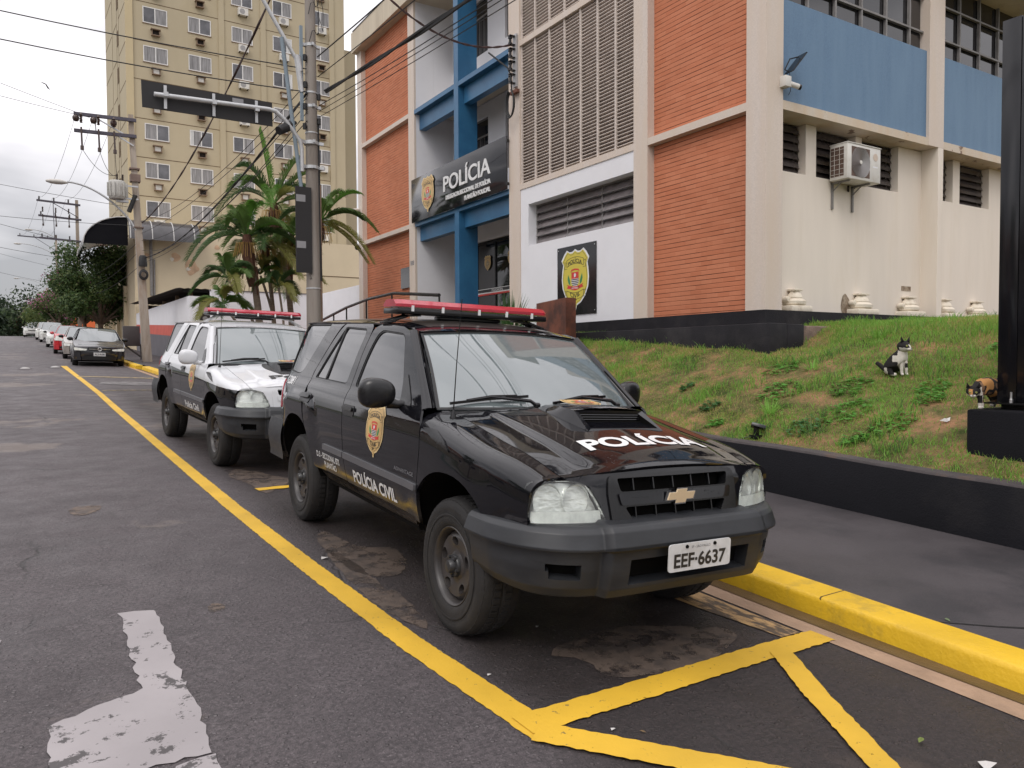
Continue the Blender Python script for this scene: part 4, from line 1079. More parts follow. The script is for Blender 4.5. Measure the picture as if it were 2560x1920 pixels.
def blot(name, pts, m, dz=.005, base=None, jag=.012, step=.05):
    base = base or gz
    pr = [(p[0]+random.uniform(-jag, jag), p[1]+random.uniform(-jag, jag)) for p in resample(pts, step)]
    r = delaunay_2d_cdt([Vector(p) for p in pr], [(i, (i+1) % len(pr)) for i in range(len(pr))], [], 1, 1e-6)
    mb = MB(); mb.add([(v.x, v.y, base(v.x, v.y)+dz) for v in r[0]], [tuple(f) for f in r[2]]); return tag(mb.build(name, m), kind='structure')
# yellow bay line and the hatched box
strip('bay_line', [(1.695,2.45),(1.60,3.5),(1.535,5),(1.475,7),(1.40,12),(1.345,16),(1.31,20),(1.21,25),(1.03,33.4)], [.15,.135,.13,.13,.13,.13,.14,.15,.2], M_YEL, .004, .004, step=.025)
strip('box_line', [(1.64,2.57),(2.3,2.60),(3.0,2.64),(3.66,2.665)], .155, M_YEL, .008, .005, step=.025)
strip('box_diagonal', [(1.66,2.50),(2.0,2.12),(2.33,1.75),(2.9,1.1)], .15, M_YEL, .0115, .005, step=.025)
strip('box_cross', [(3.24,2.60),(2.98,2.20),(2.68,1.68),(2.3,1.0)], .12, M_YEL, .012, .004, step=.025)
strip('box_edge', [(3.62,1.5),(3.55,.9)], .1, M_YEL, .012, .004, step=.025)
strip('cross_bay_line', [(1.84,7.68),(3.6,7.95)], .12, M_YEL, .008, .01)
strip('faded_bay_line', [(1.42,20.75),(3.5,21.2)], .13, M_FAINT, .008, .01)
strip('faded_bay_line_far', [(1.2,26.6),(3.3,25.9)], .4, M_FAINT, .008, .02)
blot('faded_bay_symbol', [(1.5,23.2),(2.4,22.6),(3.2,22.9),(3.3,23.8),(2.3,24.2),(1.6,24.0)], M_FAINTW, .008, jag=.05)
strip('bay_end_line', [(.93,33.5),(3.2,33.2)], .22, M_FAINTW, .008, .01)
# worn white marking near the camera
WM = [(.382,4.70),(.552,4.66),(.548,3.88),(.555,3.35),(.545,2.985),(.40,2.985),(.22,2.985),(.20,2.5),(.02,2.5),(.018,3.09),(.028,3.50),(.20,3.58),(.378,3.66),(.376,4.1)]
blot('white_marking', WM, M_WHT, .0045, jag=.012)
blot('white_marking_lower', [(.405,2.96),(.545,2.965),(.545,2.3),(.37,2.3)], M_WHT, .0045, jag=.010)
blot('white_marking_left', [(-.16,4.57),(-.30,4.6),(-.30,3.9),(-.17,3.9)], M_WHT, .0045, jag=.012)
M_EARTH = mat('earth_stain', (.135,.100,.078), rough=.8, var=.3, vs=8, bump=.3, dirt=(.06,.052,.05), ds=9, dth=(.45,.6))
def wob(cx, cy, rx, ry, n_=26, k=.25, seed=0):
    r0 = random.Random(seed); ph = [r0.uniform(0, 6.28) for _ in range(5)]
    return [(cx+rx*(1+k*sum(math.sin((j+1)*2*PI*i/n_+ph[j])/(j+1) for j in range(4)))*math.cos(2*PI*i/n_), cy+ry*(1+k*sum(math.cos((j+1)*2*PI*i/n_+ph[j])/(j+1) for j in range(4)))*math.sin(2*PI*i/n_)) for i in range(n_)]
M_DRY = mat('dry_patch', (.105,.078,.062), rough=.75, var=.25, vs=7, bump=.35, bs=70, dirt=(.045,.036,.032), ds=8, dth=(.48,.6))
for q_ in (M_DRY, M_EARTH): ragged(q_.node_tree, q_.node_tree.nodes['Principled BSDF'], q_.node_tree.nodes.new('ShaderNodeNewGeometry').outputs['Position'], .50, 7, .12)
blot('dry_patch', wob(2.55, 3.02, .52, .26, k=.28, seed=3), M_DRY, .003, jag=.01)
blot('dry_patch_side', wob(1.78, 4.45, .10, .75, k=.4, seed=5), M_DRY, .003, jag=.01)
blot('dry_patch_rear', wob(1.95, 5.2, .22, .5, k=.4, seed=9), M_DRY, .003, jag=.01)
blot('dry_patch_far', wob(2.0, 8.3, .25, .55, k=.4, seed=11), M_DRY, .003, jag=.01)
blot('earth_patch', wob(-.72, 4.9, .24, .32, k=.3, seed=21), M_EARTH, .003, jag=.02)
blot('earth_patch_far', wob(-1.15, 6.9, .35, .5, k=.35, seed=23), M_EARTH, .003, jag=.02)
blot('earth_spot', wob(.86, 4.52, .05, .07, k=.2, seed=24), M_EARTH, .003, jag=.004)
blot('earth_spot_left', wob(.35, 7.5, .12, .2, k=.3, seed=25), M_EARTH, .003, jag=.01)
# sidewalk joints and cracks
M_CRK = mat('dark_joint', (.012,.011,.011), rough=.9)
szf = lambda x, y: gz(kx(y), y)+.112
strip('sidewalk_joint', [(4.16,2.30),(4.38,2.10),(4.8,1.78)], [.008,.022,.018], M_CRK, .003, .002, szf, step=.02)
strip('sidewalk_joint_far', [(4.2,5.0),(4.8,5.25),(5.4,5.2)], [.006,.012,.006], M_CRK, .003, .002, szf, step=.03)
# ---- lawn bank between the retaining wall and the building
def lawn_z(x, y):
    z = .725+.036*(y-5.7)-.02+(.375+.014*(y-5))*(x-6.28)
    cap = max(2.10, .2+.735+.036*(y-5.7))+.004*(x-9)
    d = cap-z
    z = cap-.5*(d+math.sqrt(d*d+.03))
    z -= .22*math.exp(-((x-9.3)/.45)**2-((y-7.0)/.6)**2)
    return z+.025*math.sin(x*2.1+y*1.3)*math.cos(y*1.7-x)+.012*math.sin(x*5.3)*math.cos(y*4.1)
def lawn_mat():
    m, nt, b = newmat('lawn_soil'); n = nt.nodes; L = nt.links.new
    g = n.new('ShaderNodeNewGeometry').outputs['Position']
    a = n.new('ShaderNodeTexNoise'); a.inputs['Scale'].default_value = 2.4; a.inputs['Detail'].default_value = 9; a.inputs['Roughness'].default_value = .7; L(g, a.inputs['Vector'])
    c = n.new('ShaderNodeValToRGB'); e = c.color_ramp.elements; e[0].position = .36; e[0].color = (.040,.060,.016,1); e[1].position = .64; e[1].color = (.30,.165,.09,1); q = e.new(.5); q.color = (.14,.115,.05,1); L(a.outputs[0], c.inputs[0])
    L(c.outputs[0], b.inputs['Base Color']); setp(b, Roughness=.95, Specular_IOR_Level=.1)
    bu = n.new('ShaderNodeBump'); bu.inputs['Strength'].default_value = 1; bu.inputs['Distance'].default_value = .03; a2 = n.new('ShaderNodeTexNoise'); a2.inputs['Scale'].default_value = 30; a2.inputs['Detail'].default_value = 6; L(g, a2.inputs['Vector']); L(a2.outputs[0], bu.inputs['Height']); L(bu.outputs[0], b.inputs['Normal'])
    return m
LX = list(np.arange(6.2, 9.2, .1))+list(np.arange(9.2, 24, .4))
LY = list(np.arange(-4, 22.1, .2))
sheet('lawn_bank', LX, LY, lawn_z, lawn_mat())
# wide ground far outside so that the terrain reaches the horizon
M_FARG = mat('far_ground', (.06,.07,.03), rough=1, var=.3, vs=.05)
mb = MB(); mb.add([(-700,-300,-1.9),(900,-300,-1.9),(900,900,-1.9),(-700,900,-1.9)], [(0,1,2,3)]); tag(mb.build('ground', M_FARG), kind='structure')
def plotz(x, y): return zprof(y)+.02
M_YARD = mat('yard_ground', (.16,.13,.10), rough=.9, var=.25, vs=1.5, bump=.3, bs=20)
sheet('yard', lambda y: [max(sx(y)+.25, 24 if y < 22 else 0) if y < 22 else sx(y)+.25, 60], [22.0]+[y for y in YS if y > 22], plotz, M_YARD)
M_OPPS = mat('opposite_paving', (.12,.11,.10), rough=.85, var=.2)
sheet('opposite_sidewalk', [-11.6,-9.2], YS, lambda x, y: zprof(y)+.1, M_OPPS)
sheet('opposite_ground', [-60,-11.6], YS, lambda x, y: zprof(y)+.08, M_FARG)
# ---- grass: blades scattered densely on the bank
def blades(name, n_, area, hfun, wid, cols, seed, lean=.5, ground=lawn_z, mask=None, label=None):
    r = np.random.default_rng(seed); V = []; F = []; MI = []
    x = r.uniform(area[0], area[1], n_*3); y = r.uniform(area[2], area[3], n_*3)
    c = 0
    for i in range(len(x)):
        if c >= n_: break
        if mask and not mask(x[i], y[i], r.random()): continue
        c += 1
        h = hfun(x[i], y[i], r); a = r.uniform(0, 6.283); l_ = lean*r.uniform(.2, 1)*h; a2 = r.uniform(0, 6.283)
        dx, dy = math.cos(a)*wid*r.uniform(.6, 1.3), math.sin(a)*wid; z = ground(x[i], y[i])-.004
        ex, ey = math.cos(a2)*l_, math.sin(a2)*l_
        b_ = len(V)
        V += [(x[i]-dx, y[i]-dy, z), (x[i]+dx, y[i]+dy, z), (x[i]+ex*.4+dx*.8, y[i]+ey*.4+dy*.8, z+h*.6), (x[i]+ex*.4-dx*.8, y[i]+ey*.4-dy*.8, z+h*.6), (x[i]+ex, y[i]+ey, z+h)]
        F += [(b_, b_+1, b_+2, b_+3), (b_+3, b_+2, b_+4)]
        t = r.random(); k = 0
        pn_ = .5+.5*math.sin(x[i]*1.9+1.2*math.sin(y[i]*1.3))*math.cos(y[i]*2.3+x[i])
        k = int(min(len(cols)-1, max(0, (t*.6+pn_*.4)*len(cols))))
        MI += [k, k]
    me = bpy.data.meshes.new(name); me.from_pydata(V, [], F); me.polygons.foreach_set('material_index', MI)
    o = link_mesh(name, me, cols); return tag(o, label, 'grass', kind='stuff')
def leafmat(name, col, tr=.35):
    m, nt, b = newmat(name); setp(b, Base_Color=c4(col), Roughness=.55, Specular_IOR_Level=.3)
    n = nt.nodes; L = nt.links.new; t = n.new('ShaderNodeBsdfTranslucent'); t.inputs[0].default_value = c4([min(1, c*1.5) for c in col]); mx = n.new('ShaderNodeMixShader'); mx.inputs[0].default_value = tr
    L(b.outputs[0], mx.inputs[1]); L(t.outputs[0], mx.inputs[2]); L(mx.outputs[0], n['Material Output'].inputs[0]); return m
GR = [leafmat('grass_dry', (.40,.33,.13)), leafmat('grass_olive', (.25,.34,.07)), leafmat('grass_green', (.16,.32,.05)), leafmat('grass_fresh', (.20,.40,.07)), leafmat('grass_deep', (.07,.15,.04))]
from mathutils import noise as MN
def pat(x, y, s=1.0): return MN.noise(Vector((x*s, y*s, 3.3)))
def gmask(x, y, t):
    if x > 9.0 and y > 7.5: return False
    if y < 2.0 and x > 10: return False
    d = pat(x, y, 1.3)+.5*pat(x+7, y, 3.7)
    top = 1 if lawn_z(x, y) > 1.75 else 0
    return t < (.93 if top else max(.10, min(1, .62+1.4*d)))
def gh_(x, y, r): return r.uniform(.018, .055)*(1.4 if lawn_z(x, y) > 1.7 else 1)*(1+.5*pat(x,y,2.7))
blades('grass_lawn', 125000, (6.22, 12.5, 2.0, 14.5), gh_, .0032, GR[:4], 5, .9, mask=gmask, label='short patchy green grass growing on the sloping lawn bank')
def tuftmask(x, y, t):
    if x > 9.0 and y > 7.5: return False
    return MN.noise(Vector((x*2.2, y*2.2, 9.1)))+.4*MN.noise(Vector((x*7, y*7, 2.1))) > .26
blades('tall_grass', 15000, (6.2, 11.5, 2.2, 12), lambda x, y, r: r.uniform(.05, .15), .0038, [GR[3], GR[2], GR[4]], 6, .9, mask=tuftmask, label='taller tufts of fresh green grass scattered over the bank')
def strawmask(x, y, t): return MN.noise(Vector((x*1.7+5, y*1.7, 1.1))) > .12 and not (x > 9 and y > 7.5)
def flatz(x, y): return lawn_z(x, y)+.004
blades('dry_grass', 26000, (6.22, 10, 2.2, 12), lambda x, y, r: r.uniform(.004, .016), .003, [GR[0], GR[0], GR[1]], 8, 4.0, ground=flatz, mask=strawmask, label='flattened straw coloured dry grass on bare soil patches')
# broad-leaved weeds: one thing each
WC = [leafmat('weed_leaf', (.11,.29,.05)), leafmat('weed_leaf_dark', (.07,.18,.06))]
def weed(x, y, r_, n_, m, seed, lab, tall=.07, group='leafy weeds on the bank'):
    rr = random.Random(seed); mb = MB()
    for k in range(n_):
        a = rr.uniform(0, 6.28); d = r_*math.sqrt(rr.random()); px, py = x+d*math.cos(a), y+d*.8*math.sin(a); pz = lawn_z(px, py)+rr.uniform(.01, tall)
        s_ = rr.uniform(.016, .034); t = rr.uniform(0, 6.28); ti = rr.uniform(-.5, .5)
        u = Vector((math.cos(t), math.sin(t), ti*.6)); v = Vector((-math.sin(t), math.cos(t), rr.uniform(-.4, .4)))
        c = Vector((px, py, pz)); mb.add([c-u*s_, c-v*s_*.7-u*.1*s_, c+u*s_*1.3, c+v*s_*.7-u*.1*s_], [(0,1,2,3)])
        if k % 3 == 0: mb.add([(px-.001,py,pz),(px+.002,py,pz),(px+.001,py,lawn_z(px,py)-.01)], [(0,1,2)])
    return tag(mb.build('weed', m), lab, 'weed', group)
weeds = [(7.42,6.0,.30,170,0,'wide leafy weed patch downhill from the sitting cat'),(7.75,5.3,.26,150,0,'bright leafy weed clump below the black and white cat'),(7.15,4.95,.30,160,0,'leafy weed patch in the middle of the lower bank'),(7.62,4.35,.18,120,0,'small leafy weed between the two cats near the plinth'),(7.0,4.35,.24,130,0,'leafy weed mat above the retaining wall'),(7.95,4.5,.2,110,0,'low weed next to the bare red soil by the calico cat'),(6.75,5.15,.2,110,1,'dark weed clump close to the retaining wall edge'),(6.62,4.5,.15,90,0,'light green weed at the edge of the retaining wall'),(6.9,6.6,.14,90,1,'round dark weed near the car mirror'),(7.3,7.4,.12,70,1,'tiny dark weed higher up the bank left side'),(8.05,6.5,.25,120,0,'grassy weed clump uphill left of the sitting cat'),(6.55,6.2,.12,60,0,'small bright weed beside the ground floodlight'),(9.1,4.4,.12,60,0,'weed tuft uphill behind the calico cat')]
for i, (x, y, r_, n_, k, lab) in enumerate(weeds): weed(x, y, r_, n_, WC[k], 40+i, lab, .05)
# ---- retaining wall, black painted
M_BLKW = mat('black_wall_paint', (.0085,.0085,.011), rough=.75, spec=.15, var=.25, vs=1.4, bump=.5, bs=70, dirt=(.018,.017,.018), ds=1.3, dth=(.55,.72), rvar=.08)
M_WTOP = mat('weathered_wall_top', (.055,.046,.047), rough=.8, var=.3, vs=4, bump=.5, bs=50, dirt=(.10,.06,.04), ds=4, dth=(.55,.7))
mb = MB(); rw = [y*.5 for y in range(-16, 41)]
wtop = lambda y: .735+.036*(y-5.7)
for i, y in enumerate(rw):
    x = 6.15; mb.v += [(x, y, gz(3.9, y)-.05), (x+.004, y, wtop(y)-.02+.006*math.sin(y*3)), (x+.02, y, wtop(y)+.006*math.sin(y*3)), (x+.17, y, wtop(y)+.004+.006*math.sin(y*3)), (x+.17, y, wtop(y)-.2)]
for i in range(len(rw)-1):
    for j in range(4): a = i*5+j; mb.f.append((a, a+1, a+6, a+5)); mb.m.append(1 if j in (1,2) else 0)
tag(mb.build('retaining_wall', [M_BLKW, M_WTOP], smooth=40), 'low black painted retaining wall between sidewalk and lawn bank', 'wall')
# ================================================================== POLICE BUILDING
def brick_mat():
    m, nt, b = newmat('orange_brick'); n = nt.nodes; L = nt.links.new
    g = n.new('ShaderNodeNewGeometry').outputs['Position']; s = n.new('ShaderNodeSeparateXYZ'); L(g, s.inputs[0])
    cb = n.new('ShaderNodeCombineXYZ'); ad = n.new('ShaderNodeMath'); ad.operation = 'ADD'; L(s.outputs[0], ad.inputs[0]); L(s.outputs[1], ad.inputs[1]); L(ad.outputs[0], cb.inputs[0]); L(s.outputs[2], cb.inputs[1])
    br = n.new('ShaderNodeTexBrick'); br.inputs['Scale'].default_value = 1; br.inputs['Brick Width'].default_value = .235; br.inputs['Row Height'].default_value = .0745; br.inputs['Mortar Size'].default_value = .0026; br.inputs['Mortar Smooth'].default_value = .3; br.inputs['Bias'].default_value = 0
    br.inputs['Color1'].default_value = (.49,.17,.088,1); br.inputs['Color2'].default_value = (.54,.205,.112,1); br.inputs['Mortar'].default_value = (.46,.16,.085,1); L(cb.outputs[0], br.inputs['Vector'])
    # raked bed joints: dark where deep, filled elsewhere
    di = n.new('ShaderNodeMath'); di.operation = 'DIVIDE'; di.inputs[1].default_value = .0745; L(s.outputs[2], di.inputs[0])
    fr = n.new('ShaderNodeMath'); fr.operation = 'FRACT'; L(di.outputs[0], fr.inputs[0])
    pp = n.new('ShaderNodeMath'); pp.operation = 'PINGPONG'; pp.inputs[1].default_value = .5; L(fr.outputs[0], pp.inputs[0])
    j = n.new('ShaderNodeMapRange'); j.inputs['From Min'].default_value = .03; j.inputs['From Max'].default_value = .10; j.inputs['To Min'].default_value = 1; j.inputs['To Max'].default_value = 0; L(pp.outputs[0], j.inputs[0])
    mp = n.new('ShaderNodeMapping'); mp.inputs['Scale'].default_value = (1.6,1.6,13.4); L(g, mp.inputs[0])
    no = n.new('ShaderNodeTexNoise'); no.inputs['Scale'].default_value = 1; no.inputs['Detail'].default_value = 5; L(mp.outputs[0], no.inputs['Vector'])
    k = n.new('ShaderNodeMapRange'); k.inputs['From Min'].default_value = .38; k.inputs['From Max'].default_value = .58; k.inputs['To Min'].default_value = .12; L(no.outputs[0], k.inputs[0])
    mu = n.new('ShaderNodeMath'); mu.operation = 'MULTIPLY'; L(j.outputs[0], mu.inputs[0]); L(k.outputs[0], mu.inputs[1])
    n2 = n.new('ShaderNodeTexNoise'); n2.inputs['Scale'].default_value = .8; n2.inputs['Detail'].default_value = 7; L(g, n2.inputs['Vector'])
    v = n.new('ShaderNodeMapRange'); v.inputs['From Min'].default_value = .3; v.inputs['From Max'].default_value = .7; v.inputs['To Min'].default_value = .90; v.inputs['To Max'].default_value = 1.08; L(n2.outputs[0], v.inputs[0])
    ml = n.new('ShaderNodeMixRGB'); ml.blend_type = 'MULTIPLY'; ml.inputs[0].default_value = 1; L(br.outputs['Color'], ml.inputs[1]); L(v.outputs[0], ml.inputs[2])
    mx = n.new('ShaderNodeMixRGB'); L(mu.outputs[0], mx.inputs[0]); L(ml.outputs[0], mx.inputs[1]); mx.inputs[2].default_value = (.085,.03,.018,1); L(mx.outputs[0], b.inputs['Base Color'])
    setp(b, Roughness=.8, Specular_IOR_Level=.25)
    bu = n.new('ShaderNodeBump'); bu.inputs['Strength'].default_value = .8; bu.inputs['Distance'].default_value = .008; bu.invert = True; L(j.outputs[0], bu.inputs['Height']); L(bu.outputs[0], b.inputs['Normal'])
    return m
def tile_wall(name, col, grout, pitch=.022, peel=None, var=.1, streak=None):
    "small mosaic tiles with faint grout, optional flaked patches"
    m, nt, b = newmat(name); n = nt.nodes; L = nt.links.new
    g = n.new('ShaderNodeNewGeometry').outputs['Position']; s = n.new('ShaderNodeSeparateXYZ'); L(g, s.inputs[0])
    cb = n.new('ShaderNodeCombineXYZ'); ad = n.new('ShaderNodeMath'); ad.operation = 'ADD'; L(s.outputs[0], ad.inputs[0]); L(s.outputs[1], ad.inputs[1]); L(ad.outputs[0], cb.inputs[0]); L(s.outputs[2], cb.inputs[1])
    br = n.new('ShaderNodeTexBrick'); br.offset = 0; br.inputs['Scale'].default_value = 1; br.inputs['Brick Width'].default_value = pitch; br.inputs['Row Height'].default_value = pitch; br.inputs['Mortar Size'].default_value = .0011; br.inputs['Mortar Smooth'].default_value = .1
    br.inputs['Color1'].default_value = c4(col); br.inputs['Color2'].default_value = c4([c*(1-var) for c in col]); br.inputs['Mortar'].default_value = c4(grout); L(cb.outputs[0], br.inputs['Vector'])
    mp = n.new('ShaderNodeMapping'); mp.inputs['Scale'].default_value = (3.5,3.5,.5); L(g, mp.inputs[0])
    no = n.new('ShaderNodeTexNoise'); no.inputs['Scale'].default_value = 1.2; no.inputs['Detail'].default_value = 8; no.inputs['Roughness'].default_value = .6; L(mp.outputs[0], no.inputs['Vector'])
    v = n.new('ShaderNodeMapRange'); v.inputs['From Min'].default_value = .3; v.inputs['From Max'].default_value = .72; v.inputs['To Min'].default_value = 0; L(no.outputs[0], v.inputs[0])
    st = n.new('ShaderNodeMixRGB'); L(v.outputs[0], st.inputs[0]); L(br.outputs[0], st.inputs[1]); st.inputs[2].default_value = c4(streak or [c*.86 for c in col]); o = st.outputs[0]
    if peel:
        n2 = n.new('ShaderNodeTexNoise'); n2.inputs['Scale'].default_value = 2.1; n2.inputs['Detail'].default_value = 9; n2.inputs['Roughness'].default_value = .62; L(g, n2.inputs['Vector'])
        r = n.new('ShaderNodeMapRange'); r.inputs['From Min'].default_value = peel[1]; r.inputs['From Max'].default_value = peel[1]+.012; L(n2.outputs[0], r.inputs[0])
        mx = n.new('ShaderNodeMixRGB'); L(r.outputs[0], mx.inputs[0]); L(o, mx.inputs[1]); mx.inputs[2].default_value = c4(peel[0]); o = mx.outputs[0]
    L(o, b.inputs['Base Color']); setp(b, Roughness=.55, Specular_IOR_Level=.35)
    return m
M_BRICK = brick_mat()
M_CREAM = tile_wall('cream_mosaic', (.66,.58,.52), (.54,.47,.41), streak=(.60,.50,.41))
M_LEDGE = tile_wall('flaking_ledge', (.62,.55,.46), (.46,.40,.34), peel=((.20,.13,.09), .60), streak=(.55,.43,.30))
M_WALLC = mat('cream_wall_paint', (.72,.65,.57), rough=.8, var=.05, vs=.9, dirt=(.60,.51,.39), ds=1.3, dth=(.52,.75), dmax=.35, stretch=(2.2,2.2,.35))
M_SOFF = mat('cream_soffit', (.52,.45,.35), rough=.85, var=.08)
M_WHITE = mat('white_wall_paint', (.74,.74,.77), rough=.75, var=.03, vs=1.5, dirt=(.62,.60,.60), ds=1.1, dth=(.55,.8), dmax=.4)
M_BLUT = tile_wall('blue_mosaic', (.115,.205,.325), (.09,.16,.26), pitch=.02, var=.18, streak=(.135,.225,.335))
M_BLUE = mat('blue_gloss_paint', (.026,.115,.235), rough=.35, var=.07, vs=2, dirt=(.036,.15,.28), ds=2, dth=(.45,.65), dmax=.6)
M_LOUV = mat('louvre_paint', (.60,.53,.48), rough=.65, var=.15, vs=6)
M_LVB = mat('louvre_backing', (.06,.038,.030), rough=.95, var=.3)
M_DARKI = mat('dark_interior', (.025,.017,.014), rough=.9, var=.2)
M_LOUVD = mat('louvre_shaded_board', (.13,.10,.085), rough=.9, var=.3, vs=2)
M_GLD = glassy('dark_window_glass', (.014,.014,.016), ior=1.7, dr=False)
M_GLG = mat('dusty_louvre_glass', (.16,.14,.14), rough=.28, var=.25, vs=5, dirt=(.08,.07,.07), ds=3, stretch=(1,1,2.5))
M_GLB = mat('brown_louvre_glass', (.055,.045,.042), rough=.22, var=.3, vs=3, dirt=(.035,.028,.027), ds=2)
M_IRON = mat('iron_window_frame', (.20,.19,.185), rough=.6, var=.2, vs=8)
M_CURT = mat('grey_curtain', (.22,.22,.25), rough=.9, var=.35, vs=7, stretch=(3,3,.25))
M_BASE = mat('black_base_paint', (.016,.015,.018), rough=.7, spec=.2, var=.25, vs=2, bump=.4, bs=50, dirt=(.04,.037,.038), ds=1.5, dth=(.5,.7))
M_RAW = mat('bare_render', (.17,.12,.095), rough=.9, var=.3, vs=5, bump=.6, bs=40, dirt=(.075,.055,.05), ds=4)
M_ROOF = mat('concrete_fascia', (.56,.49,.38), rough=.8, var=.08, vs=1, dirt=(.40,.33,.24), ds=.8, dth=(.55,.75), stretch=(3,3,.6))
pb = thing('police_station', 'three-storey police station with orange brick bays, louvre screen and blue entrance beams', 'building')
def P_(name, m, *boxes, parent=None, bevel=0):
    mb = MB()
    for b_ in boxes: mb.box(*b_)
    return mb.build(name, m, parent or pb, bevel=bevel)
ZB = 2.28; ZT = 11.3
L1, L1t, L2, L2t = 5.215, 5.335, 8.265, 8.385
# --- brick bays
for i, (y0, y1) in enumerate(((7.91,10.05),(19.83,23.37))):
    for z0, z1 in ((ZB, L1), (L1t, L2), (L2t, ZT)):
        P_('brick_panel', M_BRICK, (9.15,9.35,y0-.0,y1+.0,z0,z1))
# --- pillars of the street front (corner pillar also carries the side front)
P_('pillar', M_CREAM, (9.0,9.37,7.55,7.91,ZB-.02,ZT))
P_('pillar', M_CREAM, (9.0,9.6,10.05,10.41,ZB-.02,ZT))
P_('pillar', M_CREAM, (9.0,9.6,14.10,14.54,ZB-.02,ZT))
P_('pillar', M_CREAM, (9.0,9.06,19.45,19.83,ZB-.02,ZT)); P_('pillar_side', M_WHITE, (9.061,9.6,19.45,19.83,ZB,ZT))
P_('pillar', M_CREAM, (9.0,9.6,23.37,23.72,ZB-.02,ZT))
# --- cream floor beams
for y0, y1 in ((7.912,10.048),(10.412,14.098),(19.832,23.368)):
    for z0, z1 in ((L1, L1t), (L2, L2t)): P_('floor_beam', M_CREAM, (9.002,9.34,y0,y1,z0,z1))
P_('beam_overlap', M_CREAM, (8.992,9.1,9.98,10.08,L1+.002,L1t-.002)) if False else None
# --- white wall with high window, ground floor
P_('white_wall', M_WHITE, (9.02,9.5,10.412,14.098,ZB,3.99), (9.02,9.5,13.80,14.098,3.99,4.86), (9.02,9.5,10.412,14.098,4.86,L1))
P_('wall_reveal', M_WHITE, (9.30,9.5,10.412,13.80,3.99,4.86))
wn = P_('high_window', M_IRON, (9.225,9.25,10.412,13.80,3.992,4.02), (9.225,9.25,10.412,13.80,4.83,4.858), (9.225,9.25,13.76,13.80,4.02,4.83), (9.225,9.25,11.55,11.58,4.02,4.83), (9.225,9.25,12.66,12.69,4.02,4.83))
for i in range(5):
    z = 4.03+i*.162
    mb = MB()
    for y0, y1 in ((10.414,11.548),(11.582,12.658),(12.692,13.758)):
        mb.add([(9.20,y0,z-.004),(9.20,y1,z-.004),(9.27,y1,z+.158),(9.27,y0,z+.158),(9.196,y0,z-.010),(9.196,y1,z-.010)], [(0,1,2,3),(4,5,1,0)])
    mb.build('glass_louvre', M_GLG, wn)
mb = MB()
for i in range(6): mb.tube([(9.19,10.42,4.03+i*.162),(9.19,13.76,4.03+i*.162)], .007, 5)
mb.build('louvre_rails', M_IRON, wn)
# --- louvre screen, first and second floor
for z0, z1 in ((L1t+.03, L2-.0), (L2t+.03, ZT)):
    sc = P_('louvre_screen', M_LVB, (9.42,9.5,10.412,14.098,z0-.03,z1))
    mb = MB(); z = z0+.03
    while z < z1-.03:
        mb.add([(9.06,10.414,z),(9.06,14.096,z),(9.26,14.096,z+.016),(9.26,10.414,z+.016),(9.06,10.414,z+.012),(9.06,14.096,z+.012),(9.26,14.096,z+.028),(9.26,10.414,z+.028)], [(0,1,2,3),(7,6,5,4),(0,4,5,1)]); z += .0655
    mb.build('louvre_slats', M_LOUV, sc)
    mb = MB()
    for k in range(8):
        y = 10.43+k*(14.08-10.43)/7; mb.box(9.035,9.075,y-.016,y+.016,z0-.03,z1)
    mb.build('mullions', M_LOUV, sc)
# --- entrance bay: side walls, back wall, slabs
P_('side_wall', M_WHITE, (9.602,10.45,19.45,19.83,ZB,ZT))
P_('side_wall', M_WHITE, (9.602,10.45,14.10,14.54,ZB,ZT))
Mb = [(10.2,10.45,14.542,19.448,ZB,ZB+.02)]
def wallwith(x0, x1, y0, y1, z0, z1, holes):
    "wall boxes leaving window holes (y0,y1,z0,z1) that share one z band"
    o = []; hz0, hz1 = holes[0][2], holes[0][3]
    o.append((x0,x1,y0,y1,z0,hz0)); o.append((x0,x1,y0,y1,hz1,z1)); c = y0
    for h in sorted(holes): 
        if h[0] > c: o.append((x0,x1,c,h[0],hz0,hz1))
        c = h[1]
    if y1 > c: o.append((x0,x1,c,y1,hz0,hz1))
    return o
P_('back_wall', M_WHITE, *wallwith(10.2,10.4,14.542,19.448,4.70,L1t,[(14.6,14.7,4.8,4.9)]))
for zb, zt_, wz0, wz1 in ((L1t, L2, 6.35, 7.92), (L2t, ZT, 9.58, 11.05)):
    P_('back_wall', M_WHITE, *wallwith(10.2,10.4,14.542,19.448,zb,zt_,[(17.50,19.44,wz0,wz1),(14.9,16.64,wz0,wz1)]))
    for y0, y1 in ((17.50,19.44),(14.9,16.64)):
        wv = P_('window', M_GLD, (10.30,10.32,y0,y1,wz0,wz1))
        bx = [(10.27,10.30,y0,y1,z-.02,z+.02) for z in (wz0+.02, wz1-.45, wz1-.02)]+[(10.268,10.298,y-.02,y+.02,wz0,wz1) for y in (y0+.02,(y0+y1)/2,y1-.02)]
        P_('window_frame', M_IRON, *bx, parent=wv)
        mb = MB()
        for k in range(9): yy = lerp(y0+.05,y1-.05,k/8); mb.tube([(10.255,yy,wz0+.02),(10.255,yy,wz1-.45)], .006, 4)
        mb.build('window_bars', M_IRON, wv)
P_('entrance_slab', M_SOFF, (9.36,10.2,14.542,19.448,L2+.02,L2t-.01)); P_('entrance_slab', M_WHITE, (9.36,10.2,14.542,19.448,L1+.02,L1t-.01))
gl = P_('glass_door', M_GLD, (10.30,10.32,14.6,19.44,ZB,4.695))
P_('door_frame', MC['black'], *[(10.27,10.299,y-.025,y+.025,ZB,4.695) for y in (14.62,16.0,17.3,18.3,19.2)], (10.268,10.298,14.6,19.44,4.62,4.697), parent=gl)
